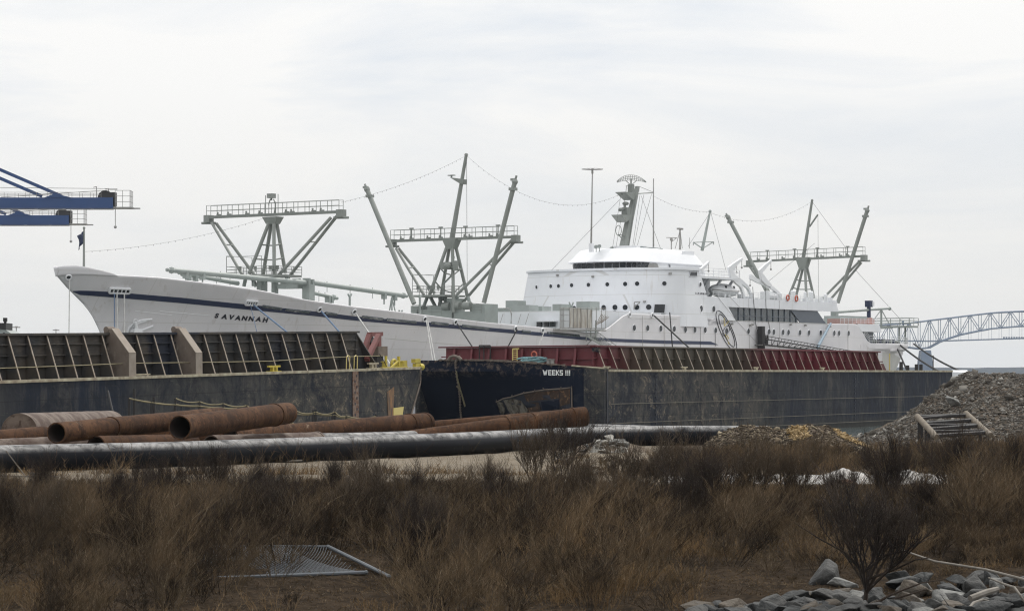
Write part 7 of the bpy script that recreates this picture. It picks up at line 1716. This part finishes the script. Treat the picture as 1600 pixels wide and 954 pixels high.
def thicket(name, mt, n_near, n_far, seed, per_seg=1.0):
    g_ = np.random.default_rng(seed); tmpl = []
    for k in range(10):
        sg = grow(900 + seed + k, 1.0, (.35, .5, .65)[k % 3], 6 + k % 3, 3, .0075, (3, 4), 0, .0019, True); A = np.array([list(q[0]) for q in sg]); B = np.array([list(q[1]) for q in sg]); W = np.array([q[2] for q in sg]); W2 = np.array([q[3] for q in sg]); top = np.quantile(B[:, 2], .97); tmpl.append((A / top, B / top, W, W2))
    Z = np.concatenate([45.2 + 25 * g_.random(n_near) ** .85, g_.uniform(74, 101, n_far)]); xp = np.concatenate([g_.uniform(-450, 1900, n_near), g_.uniform(860, 1900, n_far)]); X = (xp - CX) / FOC * Z
    h = hfield(xp, Z) * g_.lognormal(.02, .25, len(Z)) * (1 + .5 * nse(X, Z, .4, seed)) * 1.15; gz = np.array([ground_z(a_, b_) for a_, b_ in zip(X, Z)])
    rocky = (Z < 49.5) & (xp > 1085) & ~((Z > 48) & (g_.random(len(Z)) < .45))
    H_ = clampH(h, xp, Z, gz, g_); tall = g_.random(len(Z)) < np.where((xp > 1000) & (Z < 71), .17, .14); H_ = np.where(tall, np.minimum(h, H_ + g_.uniform(.15, .5, len(Z))), H_)
    gate_ = ((xp > 470) & (xp < 620) & (Z < 54)) | ((xp > 310) & (xp < 470) & (Z < 51.2) & (g_.random(len(Z)) < .62)) | ((xp > 380) & (xp < 470) & (Z < 54) & (g_.random(len(Z)) < .6)); rocky = rocky | gate_; VV, tot = [], 0
    for i in range(len(Z)):
        if h[i] < .14 or rocky[i] or H_[i] < .12: continue
        A, B, W, W2 = tmpl[g_.integers(10)]; a_ = g_.uniform(0, 6.28); ca, sa = math.cos(a_), math.sin(a_); sxy = H_[i] * g_.uniform(.8, 1.35) + .12; lean = g_.normal(.12, .1)
        def tr(Q): x = (Q[:, 0] * ca - Q[:, 1] * sa) * sxy + Q[:, 2] * H_[i] * lean; y = (Q[:, 0] * sa + Q[:, 1] * ca) * sxy; return np.stack([X[i] + x, Z[i] + y, gz[i] + Q[:, 2] * H_[i]], 1)
        A2, B2 = tr(A), tr(B); dr = B2 - A2; sd_ = np.cross(dr, np.array([g_.normal(0, .4), 1, g_.normal(0, .2)])); sd_ /= np.linalg.norm(sd_, axis=1, keepdims=True) + 1e-9
        f_ = (.75 + .35 * H_[i]) * (Z[i] / 55) ** .35
        VV.append(np.stack([A2 - sd_ * W[:, None] * f_, A2 + sd_ * W[:, None] * f_, B2 + sd_ * W2[:, None] * f_, B2 - sd_ * W2[:, None] * f_], 1).reshape(-1, 3))
    V = np.concatenate(VV); print(name, len(VV), len(V) // 4)
    return np_mesh(name, V, np.arange(len(V)).reshape(-1, 4), mt, kind='stuff')
thicket('dry_brush', M['brush'], 950, 560, 31)
thicket('dark_brush', M['bark2'], 760, 260, 32)
def wk(xp, Z, n1, n2, g_):
    reg = ((xp > 900) & (Z < 56)) * .75 + ((xp > 1250) & (Z > 74)) * .95 + ((xp < 620) & (Z < 49)) * .6 + ((xp > 760) & (Z < 50)) * .5 + .10
    return (Z < np.where(xp < 860, 71, 101)) & (g_.random(len(xp)) < reg * (.75 + 1.2 * n1))
field(62000, 77, 44.5, 101, wk, .54, (0, .16), 11, .0048, 'dry_weeds', M['weed'], sidelen=.26, per=70, crad=.22, fan=1.3)
_keep_h = hfield
def lit(xp, Z, n1, n2, g_): return (Z < np.where(xp < 860, 68.5, 100)) & ~((xp > 870) & (xp < 1010) & (Z > 90)) & ~((Z > 70.5) & (Z < 72.5)) & ~((xp > 1100) & (Z < 48))
def hfield(xp, Z): return np.full(len(xp), .16)
field(155000, 55, 44.5, 98, lit, .6, (.0, .7), 4, .0065, 'dead_litter', M['brush'], sidelen=.5, upz=.55, per=2, crad=.3, fan=0, clamp=False)
hfield = _keep_h
# sparse thin stalks standing on the gravel edge and at the top of the mound
def wk2(xp, Z, n1, n2, g_): return (xp < 900) & (Z > 64) & (Z < 73) & (g_.random(len(xp)) < .05)
gz_keep = hfield
_h = hfield
def hfield(xp, Z): return np.full(len(xp), .75)
field(26000, 91, 64, 74, wk2, 1.0, (.0, .16), 5, .006, 'gravel_edge_stalks', M['brush'], clamp=False)
def wk3(xp, Z, n1, n2, g_): return (g_.random(len(xp)) < .5) & (xp < 1120)
def hfield(xp, Z): return np.full(len(xp), .2)
field(9000, 93, 76, 78, wk3, 1.0, (.0, .3), 5, .008, 'grass_tufts', M['weed'], clamp=False)
for x, lab in ((1506, 'small dry weed on the mound beside the white mooring block'), (1563, 'small dry weed on the crest of the mound near the right edge')):
    segs = grow(int(x), .45 if x < 1550 else .3, .2, 8, 1, .010, (2, 3)); c = P(x, 586, 112); o = seg_obj('dry_weed', segs, M['bark']); o.location = (c.x, c.y, hR(c.x, c.y) - .05); props(o, lab, 'weed')
# ------------------------------------------------------------------ HAZE
mh = bpy.data.materials.new('haze_air'); mh.use_nodes = True; nt = mh.node_tree; nt.nodes.clear(); o_ = nt.nodes.new('ShaderNodeOutputMaterial'); v_ = nt.nodes.new('ShaderNodeVolumePrincipled')
v_.inputs['Color'].default_value = (.86, .92, 1.0, 1); v_.inputs['Density'].default_value = .00005; v_.inputs['Anisotropy'].default_value = .0; nt.links.new(v_.outputs[0], o_.inputs['Volume'])
hz = MB().bx(-9500, 9500, -60, 14500, -3, 140).build('haze', mh, None, kind='stuff')
print('OBJECTS', len(bpy.data.objects))
